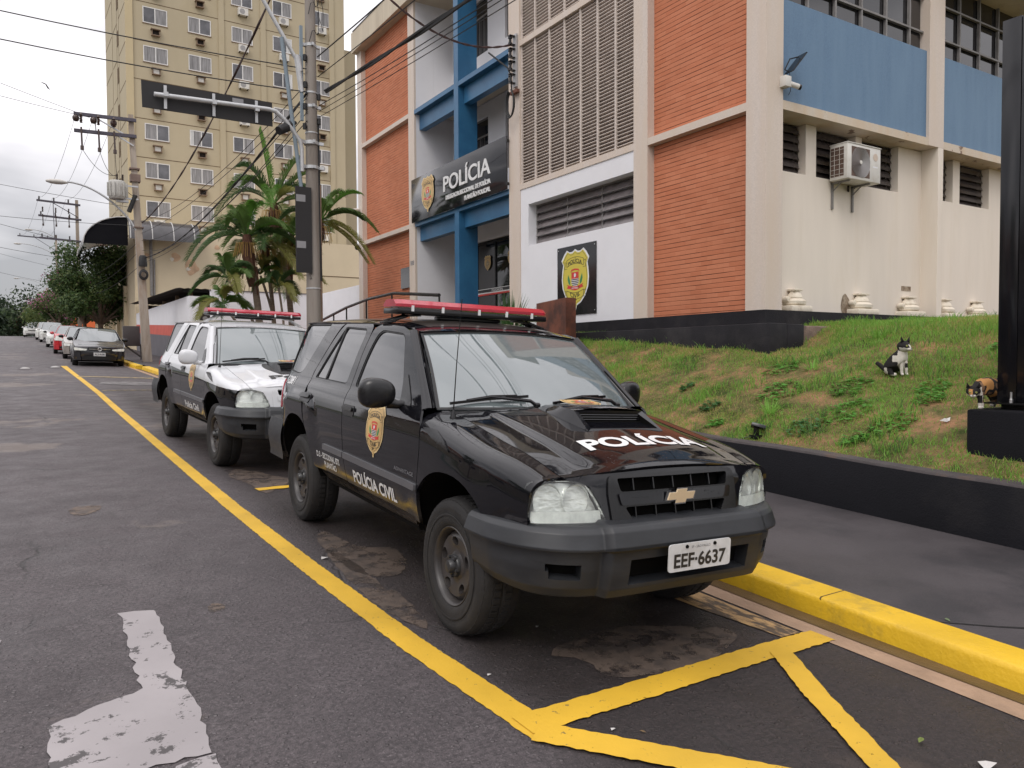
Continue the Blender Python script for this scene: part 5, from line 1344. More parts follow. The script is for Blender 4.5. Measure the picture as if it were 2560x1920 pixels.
P_('door_stripe', MC['white_decal'], (10.262,10.2665,14.6,18.9,3.425,3.44), parent=gl); P_('door_stripe_white', MC['white_decal'], (10.262,10.2665,14.6,18.9,3.315,3.345), parent=gl); P_('door_stripe_red', MC['red_decal'], (10.262,10.2665,14.6,18.9,3.27,3.314), parent=gl); P_('door_stripe_black', MC['dark_decal'], (10.262,10.2662,14.6,18.9,3.346,3.424), parent=gl)
mb = MB(); V, F = text_fit('POLICIACIVIL', .58, .055, .02); mb.add([(10.2605, 17.47-u, 3.358+v) for u, v in V], F); mb.build('door_lettering', MC['white_decal'], gl, smooth='keep')
for cy_ in (17.68, 16.50):
    emblem(lambda u, v, k, cy_=cy_: (10.2655-.0012*k, cy_-u*.33, 4.10+v*.215)).build('door_shield', [MC['gold_rim'], MC['gold'], MC['grey_decal'], MC['grey_decal'], MC['gold_rim'], MC['grey_decal']], gl, smooth='keep')
# blue fins and beams
P_('blue_fin', M_BLUE, (9.0,9.53,16.89,17.12,ZB-.1,ZT))
for z0, zi in ((L1, 4.83), (L2, 7.855)):
    for y0, y1 in ((14.542,16.888),(17.122,19.448)):
        P_('blue_ledge', M_BLUE, (9.002,9.36,y0,y1,z0,z0+.112))
        P_('blue_beam', M_BLUE, (9.16,9.35,y0,y1,zi,z0-.001))
# --- upper slab and fascia
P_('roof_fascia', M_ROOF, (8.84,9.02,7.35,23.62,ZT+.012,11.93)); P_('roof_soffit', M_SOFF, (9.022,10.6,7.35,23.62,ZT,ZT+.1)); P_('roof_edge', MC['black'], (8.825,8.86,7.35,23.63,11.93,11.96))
P_('roof_fascia_end', M_ROOF, (8.84,16,23.622,23.78,ZT,11.93))
P_('end_wall', M_WALLC, (9.6,16,23.45,23.70,ZB-.3,ZT))
# --- side front (faces the side street)
P_('blue_panel', M_BLUT, (9.372,13.13,7.60,7.78,L1t,6.82)); P_('blue_panel', M_BLUT, (13.59,18.2,7.60,7.78,L1t,6.82))
P_('flaking_ledge', M_LEDGE, (9.372,13.128,7.552,7.99,L1-.01,L1t)); P_('flaking_ledge', M_LEDGE, (13.592,18.2,7.552,7.99,L1-.01,L1t))
P_('side_pillar', M_CREAM, (13.13,13.59,7.55,8.3,L1,ZT)); P_('side_pillar_foot', M_WALLC, (13.43,13.59,7.552,7.86,ZB-.02,L1)); P_('side_pillar', M_CREAM, (18.2,18.66,7.55,8.3,ZB-.02,ZT))
P_('side_lower_wall', M_WALLC, (9.372,13.43,7.85,7.99,ZB-.1,4.42), (10.28,10.53,7.85,7.99,4.42,5.2), (11.54,11.70,7.85,7.99,4.42,5.2), (12.73,13.43,7.85,7.99,4.42,5.2))
P_('side_lower_wall', M_WALLC, (13.592,18.2,7.85,7.99,ZB-.1,4.42), (14.45,14.68,7.85,7.99,4.42,5.2), (15.72,16.2,7.85,7.99,4.42,5.2), (17.3,18.2,7.85,7.99,4.42,5.2))
P_('window_reveal', M_WALLC, (9.372,18.2,8.12,8.5,4.0,5.3))
P_('pillar_return', M_WALLC, (9.0,9.6,7.912,8.5,ZB,L1)) if False else None
for x0, x1 in ((9.5,10.275),(10.535,11.535),(11.705,12.725),(13.6,14.445),(14.685,15.715),(16.205,17.295)):
    lw = P_('louvre_window', M_DARKI, (x0,x1,8.08,8.095,4.42,5.2))
    for i in range(6):
        z = 4.425+i*.13; mb = MB(); mb.add([(x0,7.965,z-.006),(x1,7.965,z-.006),(x1,8.02,z+.128),(x0,8.02,z+.128),(x0,7.96,z-.014),(x1,7.96,z-.014)], [(3,2,1,0),(0,1,5,4)]); mb.build('glass_louvre', M_GLB, lw)
# upper windows of the side front
for x0, x1 in ((9.38,13.12),(13.60,18.2)):
    gw = P_('side_window', M_GLD, (x0,x1,7.72,7.73,6.822,8.262))
    P_('curtain', M_CURT, *[(x0+.1+k*.62, x0+.1+k*.62+.5, 7.735,7.76,6.83,8.25) for k in range(int((x1-x0)/.62))], parent=gw)
    P_('window_frame', M_IRON, *[(x-.018,x+.018,7.66,7.71,6.822,8.262) for x in [x0+.02+k*.665 for k in range(8) if x0+.02+k*.665 < x1]], (x0,x1,7.655,7.705,7.14,7.17), (x0,x1,7.655,7.705,7.72,7.75), (x0,x1,7.655,7.705,6.824,6.85), parent=gw)
P_('side_slab', M_ROOF, (9.372,13.128,7.15,7.9,8.264,8.40)) if False else None
P_('side_slab', M_ROOF, (13.592,19,7.05,7.9,8.14,8.36))
P_('side_upper_wall', M_BLUT, (9.372,13.128,7.60,7.8,8.40,10)); P_('side_upper_wall', M_BLUT, (13.592,18.2,7.60,7.8,8.40,10))
P_('building_core', M_WALLC, (10.5,19,8.6,23.4,ZB,ZT-.01))
# --- base and stepped plinth
for q_ in ((8.96,9.6,7.51,14.54,1.95,ZB-.002), (9.6,19,7.51,8.3,1.95,ZB-.003), (8.96,9.6,19.45,23.74,1.6,ZB-.002)): P_('base_strip', M_BASE, q_)
mb = MB()
def ledge(x0, x1, y0, y1, z0, z1): mb.box(x0,x1,y0,y1,z0,z1)
ledge(8.58,8.958,7.12,14.5,1.4,2.062); ledge(8.958,9.32,7.12,7.508,1.4,2.055)
mb.build('plinth_step', M_BASE, pb, bevel=.015)
P_('broken_plinth', M_RAW, (9.322,10.45,7.15,7.508,1.4,2.04), bevel=.03)
P_('entrance_floor', mat('terrace_floor', (.20,.17,.16), rough=.7, var=.2, bump=.2), (6.6,10.2,14.5,23.4,1.55,2.0), (9.6,10.3,14.5,19.45,2.0,2.12))
# --- plaster balusters half sunk into the side wall: each its own thing
M_BAL = mat('old_cream_plaster', (.72,.65,.54), rough=.8, var=.1, vs=6, bump=.4, bs=50, dirt=(.36,.29,.21), ds=6, dth=(.5,.7), dmax=.7)
def baluster(x, s_, dirt, lab):
    t = thing('baluster_fragment', lab, 'baluster', (x, 7.80, 2.28), 0, 'plaster baluster fragments along the side wall')
    mb = MB(); mb.box(-.21*s_,.21*s_,-.17,.12,.0,.095); mb.build('foot', M_BAL, t, bevel=.02)
    mb = MB(); mb.lathe([(.135,.095),(.17,.12),(.175,.165),(.145,.19),(.12,.205),(.125,.225),(.10,.27),(.075,.30),(.07,.325)], 20, 0, lambda a, b, h: (a*s_, b*.85-.02, h)); mb.build('bulb', M_BAL, t, smooth=35)
    mb = MB(); mb.box(-.085*s_,.085*s_,-.10,.10,.322,.352); mb.build('neck', M_BAL, t, bevel=.006)
    mb = MB(); mb.lathe([(.0,-.012),(.045,-.010),(.055,.0),(.045,.010),(0,.012)], 12, 0, lambda a, b, h: (-.17*s_+a*.9, -.02+h*5, .19+b*.9)); mb.build('scroll', M_BAL, t, smooth=60)
for x, s_, lab in ((9.95,.85,'cream baluster fragment against the corner pillar, leftmost of the row'), (11.62,1,'cream baluster fragment with the dark stain on the wall beside it'), (12.98,1,'cream baluster fragment just left of the second pillar, slot above it'), (14.12,.85,'cream baluster fragment just right of the second pillar'), (15.2,.95,'cream baluster fragment at the edge of the black sign pylon')): baluster(x, s_*1.35, 0, lab)
M_STAIN = mat('damp_stain', (.16,.11,.07), rough=.9, var=.4, vs=9, dirt=(.40,.33,.25), ds=10, dth=(.4,.6))
mb = MB(); 
pts = wob(11.27, 2.47, .10, .20, k=.25, seed=4); mb.add([(p[0], 7.846, p[1]) for p in pts], [tuple(range(len(pts)))]); mb.build('wall_stain', M_STAIN, pb)
P_('vent_slot', M_STAIN, (12.86,13.14,7.843,7.849,2.74,2.82))
# --- AC condenser on brackets
M_ACW = mat('ac_white', (.62,.60,.56), rough=.45, var=.08, vs=6, dirt=(.45,.38,.30), ds=5, dth=(.55,.75), dmax=.5)
M_ACG = mat('fan_grille', (.30,.29,.29), rough=.5, var=.2, vs=60)
M_FIN = mat('condenser_fins', (.10,.06,.045), rough=.7, var=.3, vs=20)
ac = thing('ac_unit', 'white air conditioner unit on wall brackets under the blue panels', 'air conditioner', (11.2,7.75,4.37))
mb = MB(); mb.box(-.40,.46,-.265,.05,.0,.55); mb.build('casing', M_ACW, ac, bevel=.012)
mb = MB(); mb.box(-.405,.465,-.275,.055,.548,.562); mb.build('lid', M_ACW, ac, bevel=.004)
mb = MB(); mb.box(-.4035,-.40,-.20,.03,.05,.50); mb.build('side_fins', M_FIN, ac)
mb = MB()
for k in range(6): mb.box(-.409,-.4035,-.20,.03,.08+k*.075,.085+k*.075)
for k in range(2): mb.box(-.409,-.4035,-.13+k*.09,-.125+k*.09,.05,.50)
mb.build('side_guard', M_ACW, ac)
mb = MB(); mb.box(-.30,.17,-.2662,-.2652,.045,.505); mb.build('fan_opening', M_FIN, ac)
mb = MB(); 
for k in range(1, 15):
    r_ = .016*k+.01; mb.lathe([(r_,-.0),(r_+.008,-.004),(r_+.0085,.0)], 32, 0, lambda a, b, h: (max(-.30,min(.17,-.065+a)), -.268+h, max(.045,min(.505,.275+b))))
mb.lathe([(.032,-.006),(.030,-.010),(0,-.012)], 16, 1, lambda a, b, h: (-.065+a, -.266+h, .275+b))
mb.build('fan_grille', [M_ACG, M_ACW], ac, smooth=40)
mb = MB(); mb.lathe([(.062,-.001),(.058,-.003),(0,-.003)], 20, 0, lambda a, b, h: (.32+a, -.2655+h, .40+b)); mb.build('round_label', mat('faded_label', (.55,.45,.37), rough=.6), ac)
mb = MB(); mb.box(.25,.38,-.2662,-.2652,.235,.255); mb.build('nameplate', M_WHITE, ac)
for dx in (-.28, .24):
    mb = MB(); mb.box(dx-.02,dx+.02,.072,.098,-.42,.0); mb.box(dx-.02,dx+.02,-.22,.09,-.028,-.004); mb.obox((dx,.08,-.14),(dx,-.08,-.02),.02,.012); mb.build('bracket', M_IRON, ac, bevel=.002)
mb = MB(); mb.tube([(.3,.05,.02),(.33,.2,-.08),(.36,.28,-.16),(.38,.27,-.22)], .014, 6); mb.tube([(.05,.03,-.03),(.15,.10,-.08),(.3,.2,-.05)], .02, 6); mb.build('drain_hose', M_DARKI, ac, smooth=50)
# --- sign boards
M_SIGN = mat('black_gloss_board', (.012,.012,.015), rough=.09, var=.1, spec=.6)
sg_ = thing('police_sign', 'long black POLÍCIA sign board with gold shield over the entrance', 'sign', (8.93, 17.02, 5.31))
mb = MB(); mb.box(0,.03,-2.485,2.49,0,1.165); mb.build('board', M_SIGN, sg_, bevel=.003)
def sgt(txt, yl, yr, z0, h, bold, nm):
    V, F = text_fit(txt, yl-yr, h, bold); mb = MB(); n_ = len(V)
    P = [(-.022, (yl-17.02)-u, z0-5.31+v) for u, v in V]+[(-.002, (yl-17.02)-u, z0-5.31+v) for u, v in V]
    ed = {}
    for f in F:
        for a, b_ in zip(f, f[1:]+f[:1]): ed[(a, b_)] = 1
    side_ = [(a, b_, n_+b_, n_+a) for (a, b_) in ed if (b_, a) not in ed]
    mb.add(P, F+side_); mb.build(nm, MC['white_decal'], sg_, smooth='keep')
sgt('POLÍCIA', 17.55, 15.22, 5.80, .37, .012, 'large_letters'); sgt('DELEGACIA SECCIONAL DE POLÍCIA', 17.42, 15.22, 5.578, .105, .022, 'small_letters'); sgt('PLANTÃO POLICIAL', 16.45, 15.22, 5.40, .105, .022, 'lower_letters')
emblem(lambda u, v, k: (-.018-.0016*k, (18.46-17.02)-u*.74, .58+v*.50)).build('shield', [MC[k] for k in EMB], sg_, smooth='keep')
mb = MB()
for y, z in ((-2.49,.12),(-2.49,1.05),(2.47,.08)): mb.box(.0,.06,y-.02,y+.02,z-.03,z+.03)
mb.build('fixing', MC['black'], sg_)
pl_ = thing('shield_board', 'tall black board with yellow POLÍCIA CIVIL shield on the white wall', 'sign', (9.0, 12.09, 2.44))
mb = MB(); mb.box(0,.018,-.62,.625,0,1.345); mb.build('board', M_SIGN, pl_)
YEM = [mat('white_vinyl', (.72,.73,.75), rough=.4), mat('yellow_vinyl', (.60,.50,.07), rough=.4, var=.04), MC['dark_decal'], MC['red_decal'], MC['white_decal'], MC['green_decal']]
emblem(lambda u, v, k: (-.002-.0013*k, .03-u*.90, .635+v*.635)).build('shield', YEM, pl_, smooth='keep')
mb = MB()
for y, z in ((-.58,.06),(-.58,1.29),(.585,1.29),(.585,.06)): mb.lathe([(.012,-.001),(.010,-.005),(0,-.005)], 8, 0, lambda a, b, h, y=y, z=z: (h, y+a, z+b))
mb.build('screws', MC['alu'], pl_)
tag(P_('notice_board', M_SIGN, (9.10,9.148,19.9,20.66,3.62,4.20)), 'small black plaque on the left brick bay', 'plaque').parent = None
tag(bpy.context.scene.collection.objects[-1]) if False else None
mb = MB(); V, F = text_fit('888', .24, .12, .02); mb.add([(8.997, 19.76-u, 4.19+v) for u, v in V], F); mb.build('house_number', MC['grey_decal'], pb, smooth='keep')
# --- solar lamp and cameras
sp_o = thing('solar_camera', 'black solar panel and white camera on the corner pillar ledge', 'camera', (9.42, 7.46, 5.60)); sp_o.scale = (.8,.8,.85)
mb = MB(); mb.obox((-.02,.02,.13),(.20,-.10,.44),.30,.02, up=(-.7,.2,.7)); mb.build('solar_panel', MC['black'], sp_o)
mb = MB(); A_ = [(-.10,.05,.17),(.0,.02,.36),(.14,-.04,.40)]; mb.tube([(-.02,.02,.14),(-.10,.05,.17),(.0,.02,.36),(.14,-.06,.40)], .012, 6); mb.build('panel_bracket', MC['black'], sp_o)
mb = MB(); mb.box(-.16,.0,-.02,.14,-.12,.06); mb.tube([(-.02,.04,-.04),(.04,.0,-.06)], .02, 8); mb.build('mount', M_ACW, sp_o, bevel=.006)
mb = MB(); mb.tube([(-.01,.03,-.05),(.17,-.05,-.10)], .045, 14); mb.build('camera_body', M_ACW, sp_o, smooth=40)
mb = MB(); mb.tube([(.165,-.048,-.099),(.20,-.064,-.109)], .047, 14); mb.build('camera_lens', MC['black'], sp_o, smooth=40)
mb = MB(); mb.tube([(-.0,.02,.12),(-.03,.0,.05),(.0,-.0,-.02),(.06,.05,-.16),(.10,.12,-.2)], .006, 5); mb.build('camera_cable', MC['rubber'], sp_o)
def seccam(loc, lab):
    t = thing('security_camera', lab, 'camera', loc)
    mb = MB(); mb.tube([(0,0,0),(-.12,-.05,-.0)], .02, 6); mb.tube([(-.02,0,.0),(-.0,0,-.12)], .015, 6); mb.build('arm', M_ACW, t)
    mb = MB(); mb.tube([(-.02,-.02,.02),(-.26,-.16,-.04)], .05, 10); mb.build('body', M_ACW, t, smooth=40)
seccam((9.0,23.66,6.35), 'white camera on the far end pillar of the station')
t = thing('dome_camera', 'small dark camera low on the far end pillar', 'camera', (8.95,23.62,5.17)); mb = MB(); mb.lathe([(0,-.09),(.06,-.07),(.085,0),(.06,.06),(0,.08)], 12, 0, lambda a, b, h: (a-.04, b, h)); mb.build('body', MC['black'], t, smooth=60); mb = MB(); mb.box(-.02,.05,-.05,.05,-.02,.08); mb.build('bracket', M_ACW, t)
# --- cable rack on the pillar with drop wires
t = thing('insulator_rack', 'rusty rack of insulators and looped cable on the pillar beside the louvres', 'insulator rack', (8.96, 14.22, 7.55))
mb = MB(); mb.box(-.01,.03,-.07,.07,-.12,1.0); mb.build('back_plate', mat('galvanised', (.45,.45,.46), rough=.5, metal=.4), t)
for k in range(4):
    mb = MB(); zc_ = .05+k*.27; mb.lathe([(.02,-.08),(.045,-.07),(.045,-.045),(.03,-.03),(.03,.03),(.045,.045),(.045,.07),(.02,.08)], 10, 0, lambda a, b, h, zc_=zc_: (-.09+a, .04+b, zc_+h)); mb.box(-.14,-.01,-.04,.06,zc_-.1,zc_-.085); mb.box(-.14,-.01,-.04,.06,zc_+.085,zc_+.1); mb.build('insulator', MC['black'], t)
mb = MB()
for k in range(3):
    r_ = .17+.015*k; mb.tube([(-.10-.02*k, .0+.8*r_*math.cos(a), -.50+1.5*r_*math.sin(a)) for a in np.linspace(-1.5*PI+.3, PI/2-.3, 18)], .014, 6)
mb.tube([(-.08,-.0,-.25),(-.10,.0,.1),(-.12,.1,.3),(-.3,.6,.75)], .018, 6)
mb.build('cable_coil', MC['rubber'], t, smooth=50)
mb = MB(); mb.box(-.06,.02,-.16,.12,-.27,-.20); mb.build('coil_clamp', mat('rust', (.16,.07,.05), rough=.9), t)
# --- planter wall and entrance handrail
M_RUST = mat('brown_wall_paint', (.14,.045,.025), rough=.5, var=.4, vs=2.5, dirt=(.035,.015,.012), ds=1.5, dth=(.48,.6))
mb = MB(); mb.add([(8.0,11.98,1.8),(8.0,11.05,1.8),(8.0,11.05,2.66),(8.0,11.98,2.61),(8.22,11.98,1.8),(8.22,11.05,1.8),(8.22,11.05,2.66),(8.22,11.98,2.61)], [(0,1,2,3),(7,6,5,4),(3,2,6,7),(1,5,6,2),(0,3,7,4)])
tag(mb.build('planter_wall', M_RUST), 'short brown painted wall beside the shield board', 'wall')
hr = thing('handrail', 'black steel handrail sloping up to the entrance behind the cars', 'handrail', (0,0,0))
mb = MB(); pts = [(8.0,24.6,2.85),(8.0,22.15,3.14),(8.0,20.4,3.27),(8.0,18.6,3.30),(8.0,16.0,3.06)]
mb.tube(pts, .042, 8); mb.build('rail', MC['black'], hr, smooth=50)
for p in (pts[1], (8.0,20.55,3.25), (8.0,18.75,3.28), pts[4]): mb = MB(); mb.tube([(p[0],p[1],1.9), p], .024, 8); mb.build('post', MC['black'], hr, smooth=50)
for p in ((8.0,23.3,3.0),): mb = MB(); mb.tube([(p[0],p[1],1.9), p], .024, 8); mb.build('post', MC['black'], hr, smooth=50)
def spiky(name, x, y, z, n_, l_, m, lab, seed, w_=.016, cat='plant'):
    r = random.Random(seed); mb = MB()
    for k in range(n_):
        a = r.uniform(0, 6.28); el = r.uniform(.25, 1.45); L_ = l_*r.uniform(.6, 1); dx, dy = math.cos(a), math.sin(a)
        b = Vector((x+.05*dx, y+.05*dy, z)); P = []
        for t in (0, .35, .7, 1):
            P.append(b+Vector((dx*math.cos(el)*L_*t, dy*math.cos(el)*L_*t, math.sin(el)*L_*t-.22*L_*t*t*math.cos(el))))
        n = Vector((-dy, dx, 0)); V = []
        for p, ww in zip(P, (.8, 1, .7, .05)): V += [p-n*w_*ww, p+n*w_*ww]
        mb.add(V, [(0,1,3,2),(2,3,5,4),(4,5,7,6)])
    return tag(mb.build(name, m), lab, cat)
M_SPK = leafmat('spiky_leaf', (.05,.105,.035)); M_SPK2 = leafmat('spiky_leaf_yellow', (.13,.15,.045))
spiky('yucca', 8.2,13.2,2.05,120,1.05,M_SPK,'large spiky green plant beside the entrance pillar',1)
spiky('yucca', 8.3,15.2,2.05,110,.95,M_SPK,'spiky plant directly below the glass entrance doors',2)
spiky('yucca', 8.0,17.6,2.0,90,.85,M_SPK2,'yellowish spiky plant left of the blue fin foot',3)
# ================================================================== TOTEM, PLINTH
pl2 = MB(); pl2.box(6.70,7.7,.5,3.50,.35,1.14); tag(pl2.build('sign_plinth', M_BLKW, bevel=.018), 'black concrete plinth carrying the glossy sign pylon', 'plinth')
to = thing('sign_pylon', 'tall glossy black sign pylon at the right edge of the lawn', 'sign pylon', (6.95, 3.38, 1.14))
M_GLOSS = mat('black_gloss_panel', (.008,.008,.010), rough=.16, var=.1, coat=.0, spec=.5)
mb = MB(); mb.box(0,.25,-.148,0,.06,3.24); mb.build('side_panel', M_GLOSS, to, bevel=.003)
mb = MB(); mb.box(.004,.25,-2.6,-.152,.06,3.235); mb.build('main_panel', M_GLOSS, to, bevel=.003)
mb = MB(); mb.box(.05,.2,-2.6,-.01,0,.06); mb.build('foot', MC['black'], to)
mb = MB(); mb.box(-.10,.30,-2.6,.06,.045,.058); mb.build('base_plate', MC['black'], to)
mb = MB(); mb.lathe([(.014,.0),(.014,.03),(.010,.035),(.010,.09)], 8, 0, lambda a, b, h: (-.06+a, -.14+b, .058+h)); mb.build('anchor_bolt', MC['alu'], to)
# ground floodlight
fl = thing('garden_floodlight', 'small black floodlight on a spike in the grass by the wall', 'floodlight', (6.47,5.53,lawn_z(6.47,5.53)))
mb = MB(); mb.obox((-.02,.05,.135),(.075,-.06,.10),.10,.035, up=(.3,.2,1)); mb.build('lamp_head', MC['black'], fl, bevel=.004)
mb = MB(); mb.obox((-.015,.044,.153),(.068,-.052,.121),.085,.004, up=(.3,.2,1)); mb.build('lamp_glass', mat('green_lamp_glass', (.10,.16,.12), rough=.15, coat=.4), fl)
mb = MB(); mb.box(-.02,.02,-.02,.02,0,.11); mb.box(-.05,.05,-.05,.05,-.01,.03); mb.tube([(0,0,.02),(-.06,.04,.01),(-.1,.1,-.01)], .006, 5); mb.build('stake', MC['black'], fl)
# ================================================================== BACKGROUND BUILDINGS
M_TOW = mat('tower_yellow_render', (.44,.375,.26), rough=.85, var=.05, vs=.5, dirt=(.40,.33,.205), ds=.35, dth=(.52,.72), dmax=.6, stretch=(1,1,.4))
M_TOWS = mat('tower_side_render', (.52,.43,.27), rough=.85, var=.05, vs=.5)
M_GROOVE = mat('tower_groove', (.13,.085,.045), rough=.9)
M_WF = mat('white_window_frame', (.68,.67,.66), rough=.5)
M_WG = mat('tower_window_glass', (.085,.085,.095), rough=.12, var=.6, vs=.9, spec=.7)
M_WC = mat('tower_curtain', (.25,.245,.25), rough=.9, var=.45, vs=4, stretch=(4,4,.2))
M_WCW = mat('tower_white_curtain', (.55,.55,.55), rough=.9, var=.2, vs=5, stretch=(4,4,.2))
M_ACB = mat('ac_concrete_box', (.22,.155,.11), rough=.85, var=.2)
M_ACD = mat('box_shade_and_dark_metal', (.03,.022,.018), rough=.9)  # near-black: painted shade in empty boxes, plain dark colour on gate and carport
TA = R(2.0)
tw = thing('apartment_tower', 'tall mustard yellow apartment tower with white windows and small air conditioners', 'building', (6.2, 61, 2.2), TA)
TH = 40; TW = 16.1
mb = MB(); mb.box(0,TW,0,11.8,0,TH); mb.build('wall', M_TOW, tw)
mb = MB(); mb.box(TW,TW+2.2,3.0,11,0,26.0); mb.build('rear_wing', M_TOW, tw)
# recessed holes of the wing
for k in range(9):
    z = 5.0+k*2.12; mb = MB(); mb.box(TW+.55,TW+1.15,2.93,2.995,z,z+.9); mb.build('vent_opening', M_ACD if k == 2 else M_ACB, tw)
# corner pier and vertical strips
PZ = [0,.9]
mb = MB(); mb.box(-.12,.36,-.12,.0,0,TH); mb.build('corner_pier', M_TOWS, tw)
for x in (6.2, 9.3): mb = MB(); mb.box(x,x+.40,-.09,.0,0,TH); mb.build('pier', M_TOW, tw)
mb = MB(); mb.box(TW-1.3,TW-.9,-.10,0,0,TH); mb.build('pier', M_TOW, tw)
wz = [1.58-2.2+ (903-v)/1930.*55.2 for v in (533,441,345)]
# window rows: measured row pitch
pitch = 2.745; z_first = 9.72
cols_x = [1.03, 4.06, 7.15, 10.25, 13.30]
wcol = [(0,1.62),(0,1.60),(0,1.56),(0,1.5),(0,1.55)]
rr = random.Random(4)
def towwin(x, z, w_, style):
    mb = MB(); fr = .06; h = 1.14
    y = -.035
    mb.box(x,x+w_,y,-.001,z,z+fr); mb.box(x,x+w_,y,-.001,z+h-fr,z+h); mb.box(x,x+fr,y,-.001,z+fr,z+h-fr); mb.box(x+w_-fr,x+w_,y,-.001,z+fr,z+h-fr); mb.box(x+w_/2-.035,x+w_/2+.035,y,-.001,z+fr,z+h-fr)
    f = mb.build('window', M_WF, tw)
    mb = MB(); mb.box(x+fr,x+w_/2-.035,-.012,-.002,z+fr,z+h-fr,0 if style in (1,3) else 1); mb.box(x+w_/2+.035,x+w_-fr,-.012,-.002,z+fr,z+h-fr,1 if style in (1,2) else 0)
    if style == 3: mb.box(x+w_/2+.30,x+w_-fr,-.016,-.0125,z+fr,z+h-fr,2)
    if style == 4: mb.box(x+fr,x+fr+.22,-.016,-.0125,z+fr,z+h-fr,2)
    mb.build('pane', [M_WG, M_WC, M_WCW], f)
    mb = MB(); mb.box(x-.03,x+w_+.03,-.05,-.0,z-.05,z-.001); mb.build('sill', M_ACB, f)
def box_ac(x, z, inner):
    mb = MB(); mb.box(x-.33,x+.33,-.30,-.001,z+.42,z+.48); mb.box(x-.26,x-.22,-.22,-.001,z+.05,z+.42); mb.box(x+.22,x+.26,-.22,-.001,z+.05,z+.42); mb.box(x-.29,x+.29,-.28,-.001,z,z+.05)
    b_ = mb.build('ac_box', M_ACB, tw)
    mb = MB(); mb.box(x-.20,x+.20,-.16 if inner else -.06,-.002,z+.06,z+.40); mb.build('ac_front_and_shade', M_ACW if inner else M_ACD, b_)  # boxes without a unit get a dark panel as painted shade
def split_ac(x, z):
    mb = MB(); mb.box(x-.36,x+.36,-.34,-.04,z,z+.52); b_ = mb.build('condenser', M_ACW, tw)
    mb = MB(); mb.lathe([(.20,-.004),(.19,-.012),(.08,-.006),(.07,-.014),(0,-.014)], 16, 0, lambda a, b, h: (x-.08+a, -.34+h, z+.26+b)); mb.build('fan', M_ACG, b_)
    mb = MB(); mb.box(x-.30,x-.26,-.36,0,z-.05,z-.002); mb.box(x+.26,x+.30,-.36,0,z-.05,z-.002); mb.build('condenser_bracket', M_ACD, b_)
for r_ in range(11):
    for c in range(5):
        z = z_first+r_*pitch+(.0, -.12, -.22, .12, .30)[c]*0
        x = cols_x[c]
        towwin(x, z, wcol[c][1], rr.choice([0,1,2,2,4,3,1]))
        xc = x+.82
        if c in (0, 1): 
            if (r_, c) == (0, 0): split_ac(xc, z-.75)
            else: box_ac(xc, z-.86, rr.random() < .35)
        elif c == 2: (split_ac if r_ in (3,4,6,7,8,9,10,5) else box_ac)(*((xc, z-.70) if r_ in (3,4,6,7,8,9,10,5) else (xc, z-.86, True)))
        elif c == 3: (split_ac(xc, z-.70) if r_ in (0,5,6,7,8) else box_ac(xc, z-.86, True))
        else: (split_ac(xc, z-.70) if r_ in (0,1,2,6,9) else box_ac(xc, z-.86, r_ % 2 == 0))
mb = MB()
for r_ in range(13):
    z = z_first-1.30+r_*pitch
    for x0, x1 in ((.38,6.18),(6.62,9.28),(9.72,TW-1.32)): mb.box(x0,x1,-.008,-.001,z-.025,z+.025)
mb.build('floor_grooves', M_GROOVE, tw)
mb = MB()
for r_ in range(13):
    z = z_first-1.30+r_*pitch
    for y0, y1 in ((.3,4.0),(5.2,7.2),(8.0,11.6)): mb.box(-.010,-.001,y0,y1,z-.03,z+.03)
    if r_ % 1 == 0: mb.box(-.03,-.012,4.3,4.9,z+.9,z+2.0)
for y in (4.1, 5.1, 7.6): mb.box(-.012,-.001,y-.04,y+.04,0,TH)
mb.build('side_grooves', M_GROOVE, tw)
# podium with peeling paint, awning over it
M_POD = mat('beige_podium_render', (.58,.49,.345), rough=.85, var=.06, vs=.4, dirt=(.50,.41,.28), ds=.35, dth=(.5,.75), dmax=.6)
M_PEEL = mat('peeled_plaster', (.50,.34,.22), rough=.9, var=.25, vs=3)
M_PEELW = mat('bare_filler', (.62,.57,.50), rough=.9, var=.1)
pod = thing('podium_building', 'low beige building with peeling paint patches at the foot of the tower', 'building', (0,0,0))
mb = MB(); mb.box(5.46,22.5,51.6,60.6,1.5,9.55); mb.build('wall', M_POD, pod)
mb = MB(); mb.box(5.40,5.95,51.45,51.598,1.5,9.55); mb.build('corner_pilaster', mat('pale_pilaster', (.60,.50,.34), rough=.85, var=.08), pod)
mb = MB(); mb.box(15.0,15.06,51.57,51.598,1.5,9.55) if False else mb.box(14.5,22.5,51.58,51.598,7.28,7.33); mb.build('wall_joint', M_GROOVE, pod)
def onpod(u, v): # target px -> (x,z) on y=51.6
    rx = (u-1280)/1930.; f_ = 51.6/(math.cos(R(31.9))-rx*math.sin(R(31.9))); x = f_*(math.sin(R(31.9))+rx*math.cos(R(31.9))); return x, 1.58+(898-.0047*(u-1280)-v)/1930*f_
for k, (u, v, a, b_) in enumerate(((443,643,.33,.30),(484,668,.42,.55),(372,641,.28,.18),(497,673,.15,.2),(548,620,.2,.15),(470,600,.15,.1))):
    x, z = onpod(u, v); pts = wob(x, z, a*.85, b_*.85, k=.2, seed=60+k); mb = MB(); mb.add([(p[0], 51.592-.003*k, p[1]) for p in pts], [tuple(range(len(pts)))]); pp_ = mb.build('peeled_patch', M_PEEL, pod)
    if k < 2: pts = wob(x-.2, z-.15, .12, .10, k=.3, seed=80+k); mb = MB(); mb.add([(p[0], 51.570, p[1]) for p in pts], [tuple(range(len(pts)))]); mb.build('filler_spot', M_PEELW, pp_)
